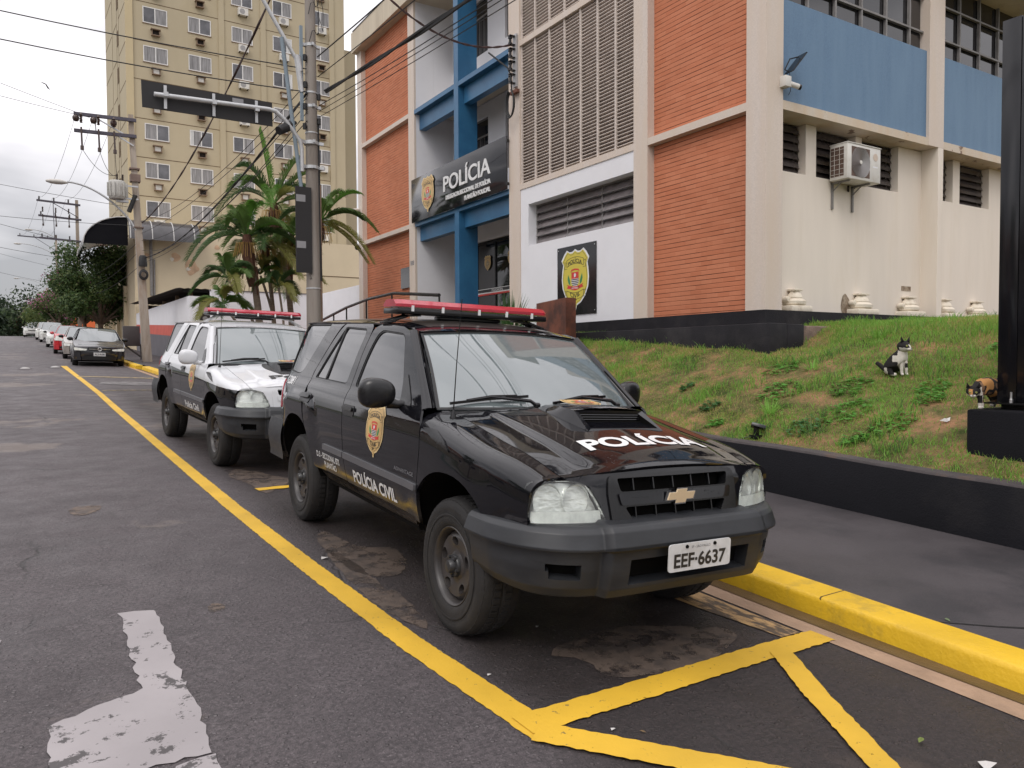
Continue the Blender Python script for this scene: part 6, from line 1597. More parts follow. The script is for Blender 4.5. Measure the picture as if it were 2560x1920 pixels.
mb = MB(); mb.tube([(x_, 51.5, z_) for x_, z_ in [onpod(383,560), onpod(383,740)]], .09, 8); mb.tube([(x_, 51.5, z_) for x_, z_ in [onpod(391,650), onpod(390,740)]], .05, 6); mb.build('downpipe', M_IRON, pod, smooth=50)
# street-side wall of the podium with pilasters
for k in range(6):
    y = 56.5+k*5.2; mb = MB(); mb.box(5.25,5.46,y,y+.9,zprof(y),6.5 if y < 60 else 5.8); mb.build('pilaster', M_POD, pod)
mb = MB(); mb.box(5.46,8,60.601,84,1.5,6.2); mb.build('side_wall', mat('shaded_beige_render', (.40,.31,.19), rough=.85, var=.1), pod)  # shade of the street-facing side put into a darker beige
M_AWN = mat('smoky_awning_sheet', (.055,.052,.056), rough=.25, var=.25, vs=2, spec=.6)
M_AWNB = mat('awning_rib', (.45,.44,.43), rough=.5)
aw = thing('awning', 'dark curved translucent awning along the podium roof edge', 'awning', (0,0,0))
def awn(u, v): a = v*PI*.5; return Vector((lerp(5.0,8.9,u), 51.6-1.5*math.sin(a), 8.72+1.30*math.cos(a)))
mb = MB(); mb.grid(lambda u, v: awn(u, v), 14, 8); mb.build('sheet', M_AWN, aw, smooth=60)
for k in range(4): mb = MB(); mb.tube([awn(.02+k*.3, v)+Vector((0,-.02,.02)) for v in np.linspace(0, 1, 8)], .03, 6); mb.build('rib', M_AWNB, aw)
sta = lambda y, v: Vector((4.98-2.3*math.sin(v*PI*.5), y, 8.35+1.65*math.cos(v*PI*.5)))
mb = MB(); mb.grid(lambda u, v: sta(lerp(50.6,64,u), v), 10, 8); mb.build('street_sheet', M_AWN, aw, smooth=60)
mb = MB(); mb.add([tuple(sta(50.62, v)) for v in np.linspace(0,1,9)]+[(4.98,50.62,8.35)], [tuple(range(10))]); mb.build('awning_end', mat('awning_dark_inside', (.010,.010,.012), rough=.95, spec=.05), aw)
for k in range(3): mb = MB(); mb.tube([sta(50.6+k*3.4, v)+Vector((-.02,-.03,.02)) for v in np.linspace(0,1,8)], .03, 6); mb.build('rib', M_AWNB, aw)
# white boundary wall with red stripe along the sidewalk
M_RED = mat('faded_red_stripe', (.58,.115,.085), rough=.7, var=.12, vs=1.5)
M_GRY = mat('grey_wall_base', (.13,.125,.14), rough=.7, var=.12, vs=1)
bw = thing('boundary_wall', 'white boundary wall with red stripe and grey base along the sidewalk', 'wall', (0,0,0))
def slopewall(name, m, x, y0, y1, za, zb, top0=None, top1=None):
    z0a = zprof(y0)+za; z1a = zprof(y1)+za; z0b = top0 if top0 else zprof(y0)+zb; z1b = top1 if top1 else zprof(y1)+zb
    mb = MB(); mb.add([(x,y0,z0a),(x,y1,z1a),(x,y1,z1b),(x,y0,z0b),(x+.2,y0,z0a),(x+.2,y1,z1a),(x+.2,y1,z1b),(x+.2,y0,z0b)], [(0,1,2,3),(7,6,5,4),(3,2,6,7),(0,3,7,4),(1,5,6,2)]); return mb.build(name, m, bw)
slopewall('grey_base', M_GRY, 5.42, 33.2, 51.4, -.2, 1.12); slopewall('red_stripe', M_RED, 5.42, 33.2, 51.4, 1.121, 1.60); slopewall('white_upper', M_WHITE, 5.42, 33.2, 51.4, 1.601, 0, 4.18, 4.42)
slopewall('coping', M_GRY, 5.38, 33.2, 51.4, 0, 0, 4.22, 4.46) if False else None
mb = MB(); mb.box(5.42,5.82,33.0,33.19,1.2,4.16); mb.build('return_wall', M_WHITE, bw)
yw = thing('yard_wall', 'white yard wall with red lower stripe behind the palms', 'wall', (0,0,0))
mb = MB(); mb.box(5.36,9.15,28.2,28.4,2.05,4.0); mb.box(9.15,9.35,23.79,28.4,2.45,4.03); mb.build('white_part', M_WHITE, yw)
mb = MB(); mb.box(5.36,9.149,28.2,28.4,1.0,2.049); mb.box(9.148,9.349,23.79,28.199,1.2,2.449); mb.build('red_part', M_RED, yw)
mb = MB(); mb.box(5.33,5.62,28.15,28.45,1.0,4.04); mb.build('end_post', M_WHITE, yw)
mb = MB(); mb.box(5.3,9.2,28.18,28.42,4.001,4.03); mb.build('coping', M_GRY, yw)
# carport with gas-meter gate between
cp = thing('carport', 'dark corrugated carport roof on timber posts behind the white wall', 'carport', (0,0,0))
mb = MB()
for k in range(12):
    x0 = 5.0+k*.16; mb.add([(x0,33.6,4.50+.03*(k%2)),(x0+.16,33.6,4.50+.03*((k+1)%2)),(x0+.16,51,4.95+.03*((k+1)%2)),(x0,51,4.95+.03*(k%2))], [(0,1,2,3)])
mb.build('roof_sheets', M_ACD, cp)
mb = MB(); mb.box(5.25,6.9,33.58,33.66,4.36,4.47); mb.build('fascia_board', MC['under'], cp)
for y in (34.5,38,42,46,50): mb = MB(); mb.box(5.65,5.8,y,y+.15,1.6,4.55); mb.build('carport_post', mat('timber', (.20,.14,.09), rough=.9) if y == 34.5 else bpy.data.materials['timber'], cp)
mb = MB(); mb.box(5.8,7.0,50.8,51.0,1.8,4.9); mb.box(6.8,6.9,33.6,51,1.8,4.6); mb.build('dark_back', M_ACD, cp)
gt = thing('gate', 'dark metal gate with meters between the white walls', 'gate', (0,0,0))
mb = MB(); mb.box(5.45,5.95,31.0,31.2,1.2,3.95); mb.build('gate_leaf', M_ACD, gt)
for k in range(4): mb = MB(); mb.lathe([(.0,-.06),(.09,-.05),(.09,.03),(0,.05)], 10, 0, lambda a, b, h: (5.62+a, 30.98+h, 3.65-k*.24+b)); mb.build('meter', M_IRON, gt)
# ================================================================== POLES
M_POLE = mat('weathered_concrete_pole', (.29,.262,.235), rough=.85, var=.25, vs=2.2, bump=.35, bs=60, dirt=(.14,.115,.095), ds=1.1, dth=(.42,.62), dmax=.75, stretch=(3,3,.35))
M_POLE2 = mat('pale_concrete_pole', (.36,.31,.26), rough=.85, var=.2, vs=2, bump=.3, bs=60, dirt=(.27,.17,.11), ds=1.6, dth=(.5,.7), stretch=(3,3,.5))
M_GALV = mat('galvanised_steel', (.50,.51,.52), rough=.45, metal=.35, var=.12, vs=8)
M_BAR = mat('blue_grey_steel', (.20,.25,.29), rough=.55, metal=.2, var=.1)
M_XARM = mat('dark_crossarm', (.085,.078,.10), rough=.8, var=.3, vs=4)
M_INS = mat('brown_insulator', (.05,.028,.022), rough=.3)
M_WIRE = mat('black_cable', (.012,.012,.013), rough=.6)
M_WIREB = mat('twisted_cable', (.07,.04,.04), rough=.7, var=.5, vs=8)
px_, py_ = 4.32, 13.65
np_ = thing('utility_pole', 'thick weathered concrete utility pole standing between the two police cars', 'utility pole', (px_, py_, .5))
mb = MB(); mb.tube([(0,0,0),(0,0,9.5)], [.140,.074], 24); mb.build('shaft', M_POLE, np_, smooth=50)
for z, h_ in ((4.47,.05),(4.92,.05),(6.62,.05),(5.55,.05),(2.35,.02),(5.8,.03),(5.1,.02)):
    r_ = lerp(.140,.074,z/9.5); mb = MB(); mb.tube([(0,0,z),(0,0,z+h_)], r_+.008, 20); 
    if h_ > .04: mb.box(-r_-.07,-r_,-.03,.03,z,z+h_); mb.box(r_,r_+.07,-.03,.03,z,z+h_); mb.box(-.02,.02,-r_-.05,-r_,z,z+h_)
    mb.build('band', M_GALV, np_, smooth=40)
# stamped number seen vertically on the pole
V, F = text_fit('1055 N 120024', 1.05, .045, .01); mb = MB(); P = []
for u, v in V:
    z = 3.55-u; a = R(-128)+(v-.02)/.13; r_ = lerp(.140,.074,z/9.5)+.0015; P.append((r_*math.cos(a), r_*math.sin(a), z))
mb.add(P, F); mb.build('stamped_number', mat('dark_stamp', (.10,.088,.078), rough=.9), np_, smooth='keep')
mb = MB(); mb.tube([(.13,-.04,0),(.13,-.04,4.2)], .022, 8); mb.build('conduit', mat('rusty_conduit', (.20,.13,.09), rough=.7, var=.3, vs=3), np_, smooth=50)
mb = MB(); mb.tube([(.125,-.04,2.5),(.10,-.03,5.3)], .028, 8); mb.build('cable_sheath', M_WIRE, np_, smooth=50)
for z, x_ in ((5.93,-.12),(5.55,-.13),(5.2,-.14),(5.32,.12),(6.4,-.12),(5.75,.12)):
    mb = MB(); mb.tube([(x_,-.06,z-.05),(x_,-.06,z+.05)], .035, 10); mb.tube([(x_*.3,0,z),(x_,-.06,z)], .015, 6); mb.build('cable_clamp', M_WIRE, np_, smooth=50)
# steel side profile on the pole
mb = MB(); mb.box(-.20,-.15,-.05,.0,5.3,6.95); mb.build('steel_channel', M_BAR, np_)
mb = MB(); mb.tube([(-.17,-.02,5.8),(-.26,-.04,6.42)], .05, 10); mb.tube([(-.2,-.03,6.15),(-.24,-.04,6.4)], .055, 10); mb.build('arm_socket', M_GALV, np_, smooth=50)
mb = MB(); mb.tube([(-.2,-.03,6.25),(-.58,.0,6.88),(-.95,.02,7.5),(-1.3,.03,8.2)], .035, 10); mb.build('lamp_arm', M_GALV, np_, smooth=50)
# loose service cables around the pole
mb = MB(); rr = random.Random(3)
for k in range(5):
    a = rr.uniform(-2.6,-.5); z = rr.uniform(6.6,7.6); P = []
    for i in range(7): P.append((.12*math.cos(a+i*.35)*(1+.3*rr.random()), .12*math.sin(a+i*.35)*(1+.3*rr.random()), z+.12*math.sin(i*1.3)+.08*i))
    mb.tube(P, .007, 5)
mb.tube([(.09,-.05,7.6),(.14,-.1,7.1),(.2,-.1,6.9),(.22,-.05,7.3),(.16,0,7.7),(.1,0,8.3)], .006, 5)
mb.build('loose_cables', M_WIRE, np_)
# road sign seen from behind on its cranked arm
sn = thing('road_sign', 'long black road sign seen from behind, hung on a cranked grey arm', 'road sign', (px_, py_, .5))
mb = MB(); mb.add([(-2.745,-.02,5.545),(-.70,-.05,5.52),(-.695,-.05,5.115),(-2.735,-.02,5.12),(-2.745,.0,5.545),(-.70,-.03,5.52),(-.695,-.03,5.115),(-2.735,.0,5.12)], [(0,1,2,3),(7,6,5,4),(0,4,5,1),(1,5,6,2),(2,6,7,3),(3,7,4,0)]); mb.build('panel', mat('matt_black_back', (.012,.011,.012), rough=.6, var=.1), sn)
mb = MB(); mb.tube([(-2.57,-.10,5.325),(-.78,-.12,5.375),(-.66,-.12,5.36),(-.50,-.11,5.24),(-.36,-.10,5.08),(-.24,-.09,4.93),(-.205,-.085,4.80),(-.20,-.08,4.4)], .037, 12); mb.build('arm', M_GALV, sn, smooth=50)
for x in (-2.40,-1.66,-.97):
    mb = MB(); mb.box(x-.022,x+.022,-.075,-.052,5.13+.0,5.50); mb.box(x-.035,x+.035,-.15,-.06,5.31,5.38); mb.build('panel_bracket', M_GALV, sn)
mb = MB(); mb.box(-1.36,-1.18,-.056,-.052,5.42,5.49); mb.build('sticker', mat('grey_sticker', (.24,.24,.25), rough=.5), sn)
for z in (4.90,4.47): mb = MB(); mb.tube([(-.01,-.01,z),(-.01,-.01,z+.055)], .130, 20); mb.obox((-.24,-.09,z+.03),(-.12,-.03,z+.03),.05,.06); mb.obox((.12,-.04,z+.03),(.2,-.06,z+.03),.04,.05); mb.build('pole_clamp', M_GALV, sn, smooth=40)
mb = MB(); mb.tube([(-.62,-.14,5.03),(-.36,-.02,5.20)], [.075,.085], 14); mb.tube([(-.40,-.04,5.17),(-.28,.0,5.26)], [.05,.03], 10); tag(mb.build('cable_splice_box', M_WIRE, smooth=40), 'black cable splice canister hanging beside the pole', 'splice box').location = (px_, py_, .5)
mb = MB(); mb.tube([(-.535,-.10,6.65),(-.20,-.06,4.0)], [.038,.036], 8); o_ = tag(mb.build('steel_post', M_BAR, smooth=50), 'slim blue grey steel post leaning in front of the concrete pole', 'post'); o_.location = (px_, py_, .5)
bn = thing('vertical_sign', 'tall narrow black sign seen from behind, fixed to the concrete pole', 'road sign', (px_, py_, .5))
mb = MB(); mb.box(-.345,-.06,-.14,-.125,2.62,4.12); mb.build('panel', bpy.data.materials['matt_black_back'], bn)
for z in (3.05,3.86): mb = MB(); mb.box(-.332,-.17,-.1425,-.1405,z,z+.12); mb.build('sticker', bpy.data.materials['grey_sticker'], bn)
# second pole with transformer
def pole_dir(x, y, z0, h_, lean, m, name, lab, r0=.21, r1=.12, square=True):
    t = thing(name, lab, 'utility pole', (x, y, z0))
    mb = MB(); mb.tube([(0,0,-.2),(lean,0,h_)], [r0, r1], 4 if square else 16, up=(1,1,0)); mb.build('shaft', m, t, smooth=30); return t
t2 = pole_dir(4.16, 35.7, 1.5, 10.25, -.46, M_POLE2, 'transformer_pole', 'leaning concrete pole with transformer, crossarms and street lamp', .25, .13)
def arm_pt(z): return -.46*z/10.25
for z, x0, x1 in ((9.93,-5.5,.35),(9.27,-5.3,.45)):
    k = 33.0/33.0
    mb = MB(); mb.obox((1.64-4.16,-.18,z),(3.89-4.16,-.18,z+.07),.11,.13); mb.build('crossarm', M_XARM, t2)
mb = MB(); mb.obox((arm_pt(9.7)-1.35,-.18,9.9),(arm_pt(8.9)-.3,-.18,9.36),.05,.05); mb.obox((arm_pt(9)-.5,-.18,9.24),(arm_pt(8.6),-.18,8.95),.05,.05); mb.obox((arm_pt(9)-1.38,-.18,9.9),(arm_pt(9)-1.34,-.18,9.3),.06,.05); mb.build('brace', M_GALV, t2)
def insul(t, x, y, z, up=1, h=.32):
    mb = MB(); pr = []
    for i in range(7): zz = i*h/7; pr += [(.035,zz),(.075,zz+h/24),(.035,zz+h/12)]
    mb.lathe([(0,0)]+pr+[(0,h)], 10, 0, lambda a, b, hh: (x+a, y+b, z+up*hh)); mb.build('insulator', M_INS, t, smooth=40)
def fuse(t, x, y, z):
    mb = MB(); mb.tube([(x,y,z+.12),(x+.02,y,z-.65)], .035, 8); mb.lathe([(.03,-.2),(.07,-.17),(.03,-.14),(.07,-.11),(.03,-.08),(.07,-.05),(.03,0),(.07,.03),(.03,.08),(.07,.12),(.03,.2)], 10, 0, lambda a, b, h: (x+a, y+b, z+.48+h)); mb.tube([(x+.02,y,z-.62),(x+.02,y,z-.78)], .065, 8); mb.build('fuse_cutout', M_INS, t, smooth=40)
for k, dx in enumerate((-1.87,-1.26,-.70)): fuse(t2, arm_pt(9)+dx, -.32, 9.28)
for k, dx in enumerate((-2.0,-1.38,-.66)):
    mb = MB(); mb.lathe([(0,-.14),(.09,-.12),(.125,-.03),(.12,.06),(.06,.12),(0,.13)], 12, 0, lambda a, b, h, dx=dx: (arm_pt(10)+dx+a, -.2+b, 9.76+h)); mb.build('ball_insulator', M_INS, t2, smooth=60)
tr = thing('transformer', 'weathered white transformer tank hung on the second pole', 'transformer', (3.12, 35.4, 8.17))
tr.scale = (.74,.74,.74)
mb = MB(); mb.lathe([(0,0),(.36,0),(.42,.06),(.45,.3),(.45,.75),(.42,.95),(.36,1.0),(0,1.02)], 24, 0); mb.build('tank', mat('transformer_paint', (.46,.45,.42), rough=.5, var=.12, vs=3, dirt=(.16,.12,.09), ds=3, dth=(.58,.68), stretch=(2,2,.5)), tr, smooth=40)
for k in range(7):
    a = R(-160+k*26); mb = MB(); mb.obox((.46*math.cos(a),.46*math.sin(a),.12),(.46*math.cos(a),.46*math.sin(a),.86),.16,.03, up=(-math.sin(a),math.cos(a),0)); mb.build('cooling_fin', bpy.data.materials['transformer_paint'], tr)
for dx in (-.0,.28): insul(tr, dx, -.1, 1.0, 1, .38)
mb = MB(); mb.box(.3,1.05,-.05,.05,.05,.14); mb.box(.3,.4,-.06,.06,-.1,.83); mb.box(.35,1.05,-.05,.05,.75,.83); mb.box(-.05,.55,-.1,.1,-.14,-.02); mb.build('hanger', M_GALV, tr)
for z, h_ in ((7.5,.5),(8.0,.1),(5.6,.08)):
    mb = MB(); xx = arm_pt(z); mb.box(xx-.19,xx+.19,-.19,.19,z,z+h_*.6); mb.build('pole_collar', mat('rusty_collar', (.17,.12,.10), rough=.8, var=.3) if z == 7.5 else bpy.data.materials['rusty_collar'], t2)
mb = MB(); mb.tube([(arm_pt(6)-.35,-.3,6.2),(arm_pt(6)-.1,-.3,6.9)], .09, 10); mb.build('cable_roll', M_WIRE, t2, smooth=50)
mb = MB(); mb.lathe([(0,-.1),(.16,-.1),(.17,.0),(.14,.3),(.10,.36),(0,.36)], 14, 0, lambda a, b, h: (arm_pt(3)-.0+a, -.28+b*.6, 4.1+h)); mb.lathe([(.10,-.08),(.17,-.06),(.19,0),(.17,.06),(.10,.08)], 16, 0, lambda a, b, h: (arm_pt(2.6)+.0+a, -.3+h, 3.66+b*1.2)); mb.build('cable_loop_box', M_WIRE, t2, smooth=50)
# street lamp arms
def lamp(t, x, y, z, dx, dz, s_=1, m=M_GALV):
    P = [(x+dx*(1-(1-q)**1.0), y, z+dz*(math.sin(q*PI/2)**.75)) for q in np.linspace(0,1,12)]
    mb = MB(); mb.tube(P, .04*s_, 8); mb.build('lamp_arm', m, t, smooth=50)
    e_ = P[-1]; sg = 1 if dx > 0 else -1
    mb = MB(); mb.lathe([(0,-.42),(.07,-.40),(.14,-.25),(.165,-.05),(.15,.14),(.09,.26),(.05,.34),(0,.34)], 14, 0, lambda a, b, h: (e_[0]-sg*(h-.32)*s_, e_[1]+a*s_*.9, e_[2]+b*s_*.62-.04+ .10*(-h+.3)*s_*0)); mb.build('lamp_head', mat('lamp_head_grey', (.48,.46,.43), rough=.45) if 'lamp_head_grey' not in bpy.data.materials else bpy.data.materials['lamp_head_grey'], t, smooth=50)
lamp(t2, arm_pt(5.5)-.1, -.1, 5.5, -2.45, 1.72)
# small box on posts by the pole
bx = thing('meter_box', 'dark metal box on a leg beside the transformer pole', 'box', (4.0, 37.9, 1.62))
mb = MB(); mb.box(-.55,.12,-.12,.12,.62,1.5); mb.build('box', mat('dark_brown_box', (.055,.045,.045), rough=.6), bx, bevel=.02); 
mb = MB(); mb.tube([(.18,0,-.1),(.18,0,.7)], .06, 8); mb.tube([(-.45,0,.62),(.15,0,.15)], .04, 6); mb.build('leg', bpy.data.materials['dark_brown_box'], bx)
# far poles
def far_pole(x, y, h_, arms, lab, lampd=None, topins=True):
    z0 = zprof(y); t = pole_dir(x, y, z0, h_, -.05, M_POLE2, 'utility_pole', lab, .21, .15); t['group'] = 'utility poles further up the street'
    for z, x0, x1 in arms:
        mb = MB(); mb.obox((x0,-.15,z+.12),(x1,-.15,z),.12,.14); mb.build('crossarm', M_XARM, t)
        for k in range(3): insul(t, lerp(x0, x1, .06+k*.33), -.15, z+.17-.1*k*.3, 1, .28)
    if len(arms) > 1:
        z = arms[1][0]
        for k in range(3): fuse(t, lerp(arms[1][1], arms[1][2], .1+k*.3), -.3, z+.1)
        mb = MB(); mb.obox((arms[0][1]+1.1,-.15,arms[0][0]),(0,-.15,arms[1][0]+.2),.05,.05); mb.obox((arms[0][1]+1.1,-.15,arms[0][0]),(arms[0][1]+1.15,-.15,arms[-1][0]),.05,.05); mb.build('brace', M_XARM, t)
    else:
        z = arms[0][0]; mb = MB(); mb.obox((arms[0][1]*.55,-.15,z),(0,-.15,z-1.5),.05,.05); mb.build('brace', M_XARM, t)
    if lampd: lamp(t, -.1, 0, lampd[0], lampd[1], lampd[2], 1.1)
    return t
far_pole(3.35, 70, 11.3, [(10.9,-2.75,.2),(9.75,-2.65,.25),(8.05,-2.6,.2)], 'concrete pole with three crossarms rising behind the big tree')
far_pole(3.0, 112, 12.6, [(12.1,-4.1,.3)], 'far pole with one long crossarm beyond the big tree', (10.6-.6,-3.6,1.3))
far_pole(2.55, 150, 9.2, [(7.2,-2.6,.6)], 'farthest crossarm pole in front of the orange wall', (9.4,-3.8,1.2))
lp = thing('street_lamp', 'far street lamp reaching over the road above the tree', 'street lamp', (3.0, 88, zprof(88))); mb = MB(); mb.tube([(0,0,0),(0,0,9.3)], .08, 8); mb.build('pole', M_GALV, lp); lamp(lp, 0, 0, 9.2, -2.6, 1.4, .9)
# ---------------------------------------------------------------- wires
def wire(pts, r_, lab, m=None, sag=None, name='overhead_cable', cat='cable', group='overhead cables', n_=18, twist=0):
    P = []
    for i in range(len(pts)-1):
        a, b_ = Vector(pts[i]), Vector(pts[i+1]); s_ = sag[i] if sag else 0
        for k in range(n_): 
            t = k/n_; p = a.lerp(b_, t); p.z -= 4*s_*t*(1-t); P.append(p)
    P.append(Vector(pts[-1])); mb = MB()
    if twist:
        for ph in (0, PI):
            Q = [];  tot = 0
            D = []
            for i in range(len(P)-1):
                for k in range(6): D.append(P[i].lerp(P[i+1], k/6))
            for i, p in enumerate(D): a = ph+i*twist; Q.append(p+Vector((math.cos(a)*r_*.8, 0, math.sin(a)*r_*.8)))
            mb.tube(Q, r_, 5)
    else: mb.tube(P, r_, 5)
    return tag(mb.build(name, m or M_WIRE, smooth=60), lab, cat, group)
PN = lambda z, dx=0: (px_+dx, py_-.08, z)
P2 = lambda z, dx=0: (4.16+arm_pt(z-1.5)+dx, 35.6, z)
PC = lambda z, dx=0: (4.5+dx, -24, z)            # pole behind the camera
P3 = lambda z, dx=0: (3.35+dx, 69.9, z)
wire([PC(6.4), PN(6.28,.12)], .021, 'thick black bundled cable from the concrete pole up to the right', sag=[1.0], twist=.55)
wire([PN(6.28,-.1), P2(5.9,.2)], .014, 'bundled cable sagging from the concrete pole to the transformer pole', sag=[.55], twist=.55)
wire([PC(7.4), PN(6.95,.1)], .011, 'thin cable above the thick bundle, running to the concrete pole', sag=[.75])
wire([PC(7.0,-.2), PN(6.6,.1)], .008, 'thin cable crossing the left brick bay to the pole', sag=[.8])
wire([PC(6.0,.1), PN(6.1,.12)], .007, 'thin cable just below the thick bundle', sag=[.9])
wire([PC(5.6,.3), PN(6.0,.12)], .006, 'lowest thin cable crossing the blue fin', sag=[.7])
wire([PC(5.2,.5), PN(5.9,.12)], .006, 'fine cable grazing the top of the sign board', sag=[.55])
wire([PN(9.3,-.08), P2(8.2-.9,.12)], .015, 'dark twisted supply cable running down from the pole top across the tower', M_WIREB, sag=[.75], twist=.35)
wire([PC(9.0), PN(9.4)], .02, 'twisted supply cable continuing overhead from the pole top', M_WIREB, sag=[.9], twist=.35)
wire([PN(9.6), (8.95,14.25,8.35)], .014, 'reddish twisted service drop running to the insulator rack', M_WIREB, sag=[.85], twist=.5)
for k, (z1, z2, s_) in enumerate(((6.45,7.4,.5),(6.1,6.6,.6),(5.95,6.2,.75),(5.8,5.7,.45),(6.2,6.9,.3))):
    wire([PN(z1,-.1), P2(z2,.1)], .0075, ['thin cable crossing the tower above the sign arm', 'thin cable from the pole to the collar of the second pole', 'slack thin cable passing behind the palm tops', 'lowest thin cable reaching the second pole', 'tight thin cable over the tower windows'][k], sag=[s_])
for k, (z1, z2, s_) in enumerate(((5.6,6.9,.5),(6.2,7.6,.6),(6.6,8.3,.5))):
    wire([P2(z1), P3(z2)], .012, ['cable from the second pole into the big tree', 'middle cable from the second pole up the street', 'upper cable from the second pole up the street'][k], sag=[s_])
for k in range(3):
    dx = (-2.0,-1.38,-.66)[k]; x0 = 4.16+arm_pt(10)+dx
    wire([(x0,35.5,11.4), (3.35+(-2.6,-1.7,-.8)[k],69.8,zprof(70)+11.25), (3.0+(-3.8,-2.5,-1.2)[k],111.8,zprof(112)+12.4)], .008, ['left','middle','right'][k]+' one of the three high voltage lines between crossarms', sag=[.9,1.0])
# cables crossing the street to poles on the other side (left edge)
XL = lambda y, z: (-9.6, y, z)
cross = [((PN(6.7,-.1)), XL(19,9.6), .35, 'upper long cable crossing the sky to the left edge'), (PN(6.3,-.1), XL(18.5,9.1), .45, 'second long cable crossing the sky to the left edge'), ((2.2,35.5,11.35), XL(30,11.9), .25, 'cable ending on the upper crossarm from the left'), ((1.7,35.5,11.5), XL(31.5,13.9), .15, 'cable above the crossarm of the transformer pole'),
         ((4.0,35.6,7.9), XL(50,12.4), .2, 'cable under the street lamp head'), ((4.0,35.6,7.2), XL(48,9.9), .35, 'lower cable sagging below the street lamp head'), ((3.3,70,zprof(70)+7.9), XL(72,14.4), .2, 'cable behind the second crossarm pole'), ((3.3,70,zprof(70)+6.6), XL(75,12.5), .3, 'cable running into the big tree from the left'), ((3.0,112,zprof(112)+8.6), XL(118,17.4), .3, 'far cable low in the sky'), ((3.0,112,zprof(112)+6.6), XL(110,14.2), .4, 'lowest far cable above the hills')]
for a, b_, s_, lab in cross: wire([a, b_], .010 if a[1] < 40 else .016, lab, sag=[s_])
wire([P2(8.4,-.1), (3.2,35.4,9.0)], .012, 'jumper wires between pole and transformer', sag=[.12]); 
for k, dx in enumerate((-1.87,-1.26,-.70)): wire([(4.16+arm_pt(9)+dx+.02,35.4,10.05), (3.15,35.35,9.15)], .010, ['left','middle','right'][k]+' drop wire from the fuses down to the transformer', sag=[.35])
# ================================================================== TREES
BARK = mat('bark', (.12,.085,.065), rough=.95, var=.3, vs=6, bump=.6, bs=20)
LV = [leafmat('tree_leaf', (.062,.105,.032)), leafmat('tree_leaf_dark', (.036,.064,.022)), leafmat('tree_leaf_olive', (.105,.135,.042)), leafmat('tree_leaf_light', (.13,.15,.07))]
PINK = leafmat('pink_blossom', (.42,.13,.26)); WBL = leafmat('pale_blossom', (.50,.47,.48))
def tree(name, x, y, z0, th, cr, n_, mats, lab, seed, ls=.16, blobs=9, flower=None, fn_=0, cz=None, cat='tree', group=None, squash=.8):
    r = random.Random(seed); t = thing(name, lab, cat, (x, y, z0), 0, group)
    mb = MB(); ends = []
    cz = cz or th+cr*.5
    C_ = []
    for k in range(blobs):
        a = r.uniform(0, 6.28); d = cr*.72*math.sqrt(r.random()); C_.append((Vector((d*math.cos(a), d*math.sin(a), cz+r.uniform(-.68,.65)*cr*squash)), cr*r.uniform(.26,.50)))
    mb.tube([(0,0,-.2),(.05,.0,th*.5),(0,.05,th)], [cr*.055+.05, cr*.045+.03, cr*.04+.02], 10)
    for c, q in C_:
        s_ = Vector((0,.05,th*.92)); m_ = s_.lerp(c, .5)+Vector((r.uniform(-.2,.2), r.uniform(-.2,.2), .1)); mb.tube([s_, m_, c], [cr*.03+.015, cr*.018+.01, .012], 6)
    mb.build('trunk', BARK, t, smooth=50)
    V = []; F = []; MI = []
    for i in range(n_):
        c, q = r.choice(C_); 
        d = Vector((r.gauss(0,1), r.gauss(0,1), r.gauss(0,1))).normalized()*q*(r.random()**.38)*r.uniform(.85,1.22); d.z *= .85
        p = c+d; s_ = ls*r.uniform(.55,1.25)
        n = (d.normalized()+Vector((r.gauss(0,.6), r.gauss(0,.6), r.gauss(0,.6)+.3))).normalized()
        u = n.orthogonal().normalized(); u.rotate(Matrix.Rotation(r.uniform(0,6.28), 3, n)); v = n.cross(u)
        b_ = len(V); V += [p-u*s_*.5, p+v*s_*.28, p+u*s_*.5, p-v*s_*.28]; F.append((b_, b_+1, b_+2, b_+3))
        cl = MN.noise(c*.7)*.6+r.random()
        MI.append(0 if cl < .55 else (1 if cl < .8 else (2 if cl < 1.1 else min(3, len(mats)-1))))
        if flower and i % 40 == 0 and d.z > -.1*q and r.random() < fn_:
            for k in range(14):
                p2 = p+Vector((r.gauss(0,.16), r.gauss(0,.16), r.gauss(0,.2))); b_ = len(V); V += [p2-u*s_*.35, p2+v*s_*.3, p2+u*s_*.35, p2-v*s_*.3]; F.append((b_, b_+1, b_+2, b_+3)); MI.append(len(mats))
    me = bpy.data.meshes.new('crown'); me.from_pydata([tuple(v) for v in V], [], F); me.polygons.foreach_set('material_index', MI)
    link_mesh('crown', me, list(mats)+([flower] if flower else []), t)
    return t
tree('street_tree', 3.95, 58, zprof(58)+.1, 1.6, 3.1, 30000, LV[:3], 'big dark green street tree with pink blossom tips beside the beige wall', 11, .20, 24, PINK, .05, cz=4.3, squash=.95)
tree('street_tree', 3.55, 68, zprof(68)+.1, 1.6, 2.7, 20000, LV[:3], 'dark street tree just behind and left of the big one, white sky showing through', 12, .21, 18, WBL, .12, cz=4.2, squash=.95)
tree('crepe_myrtle', 2.3, 84, zprof(76)+.1, 1.8, 2.5, 5200, [LV[0], LV[1], LV[2]], 'smaller tree with pink flower clusters over the white cars', 13, .22, 9, PINK, 1.0, cz=3.3)
tree('street_tree', 2.2, 104, zprof(104)+.1, 1.8, 3.3, 4200, [LV[2], LV[0], LV[2]], 'rounded olive tree left of the pink flowering tree', 14, .34, 8, cz=3.6)
M_OR = mat('orange_building_paint', (.62,.13,.035), rough=.7, var=.08)
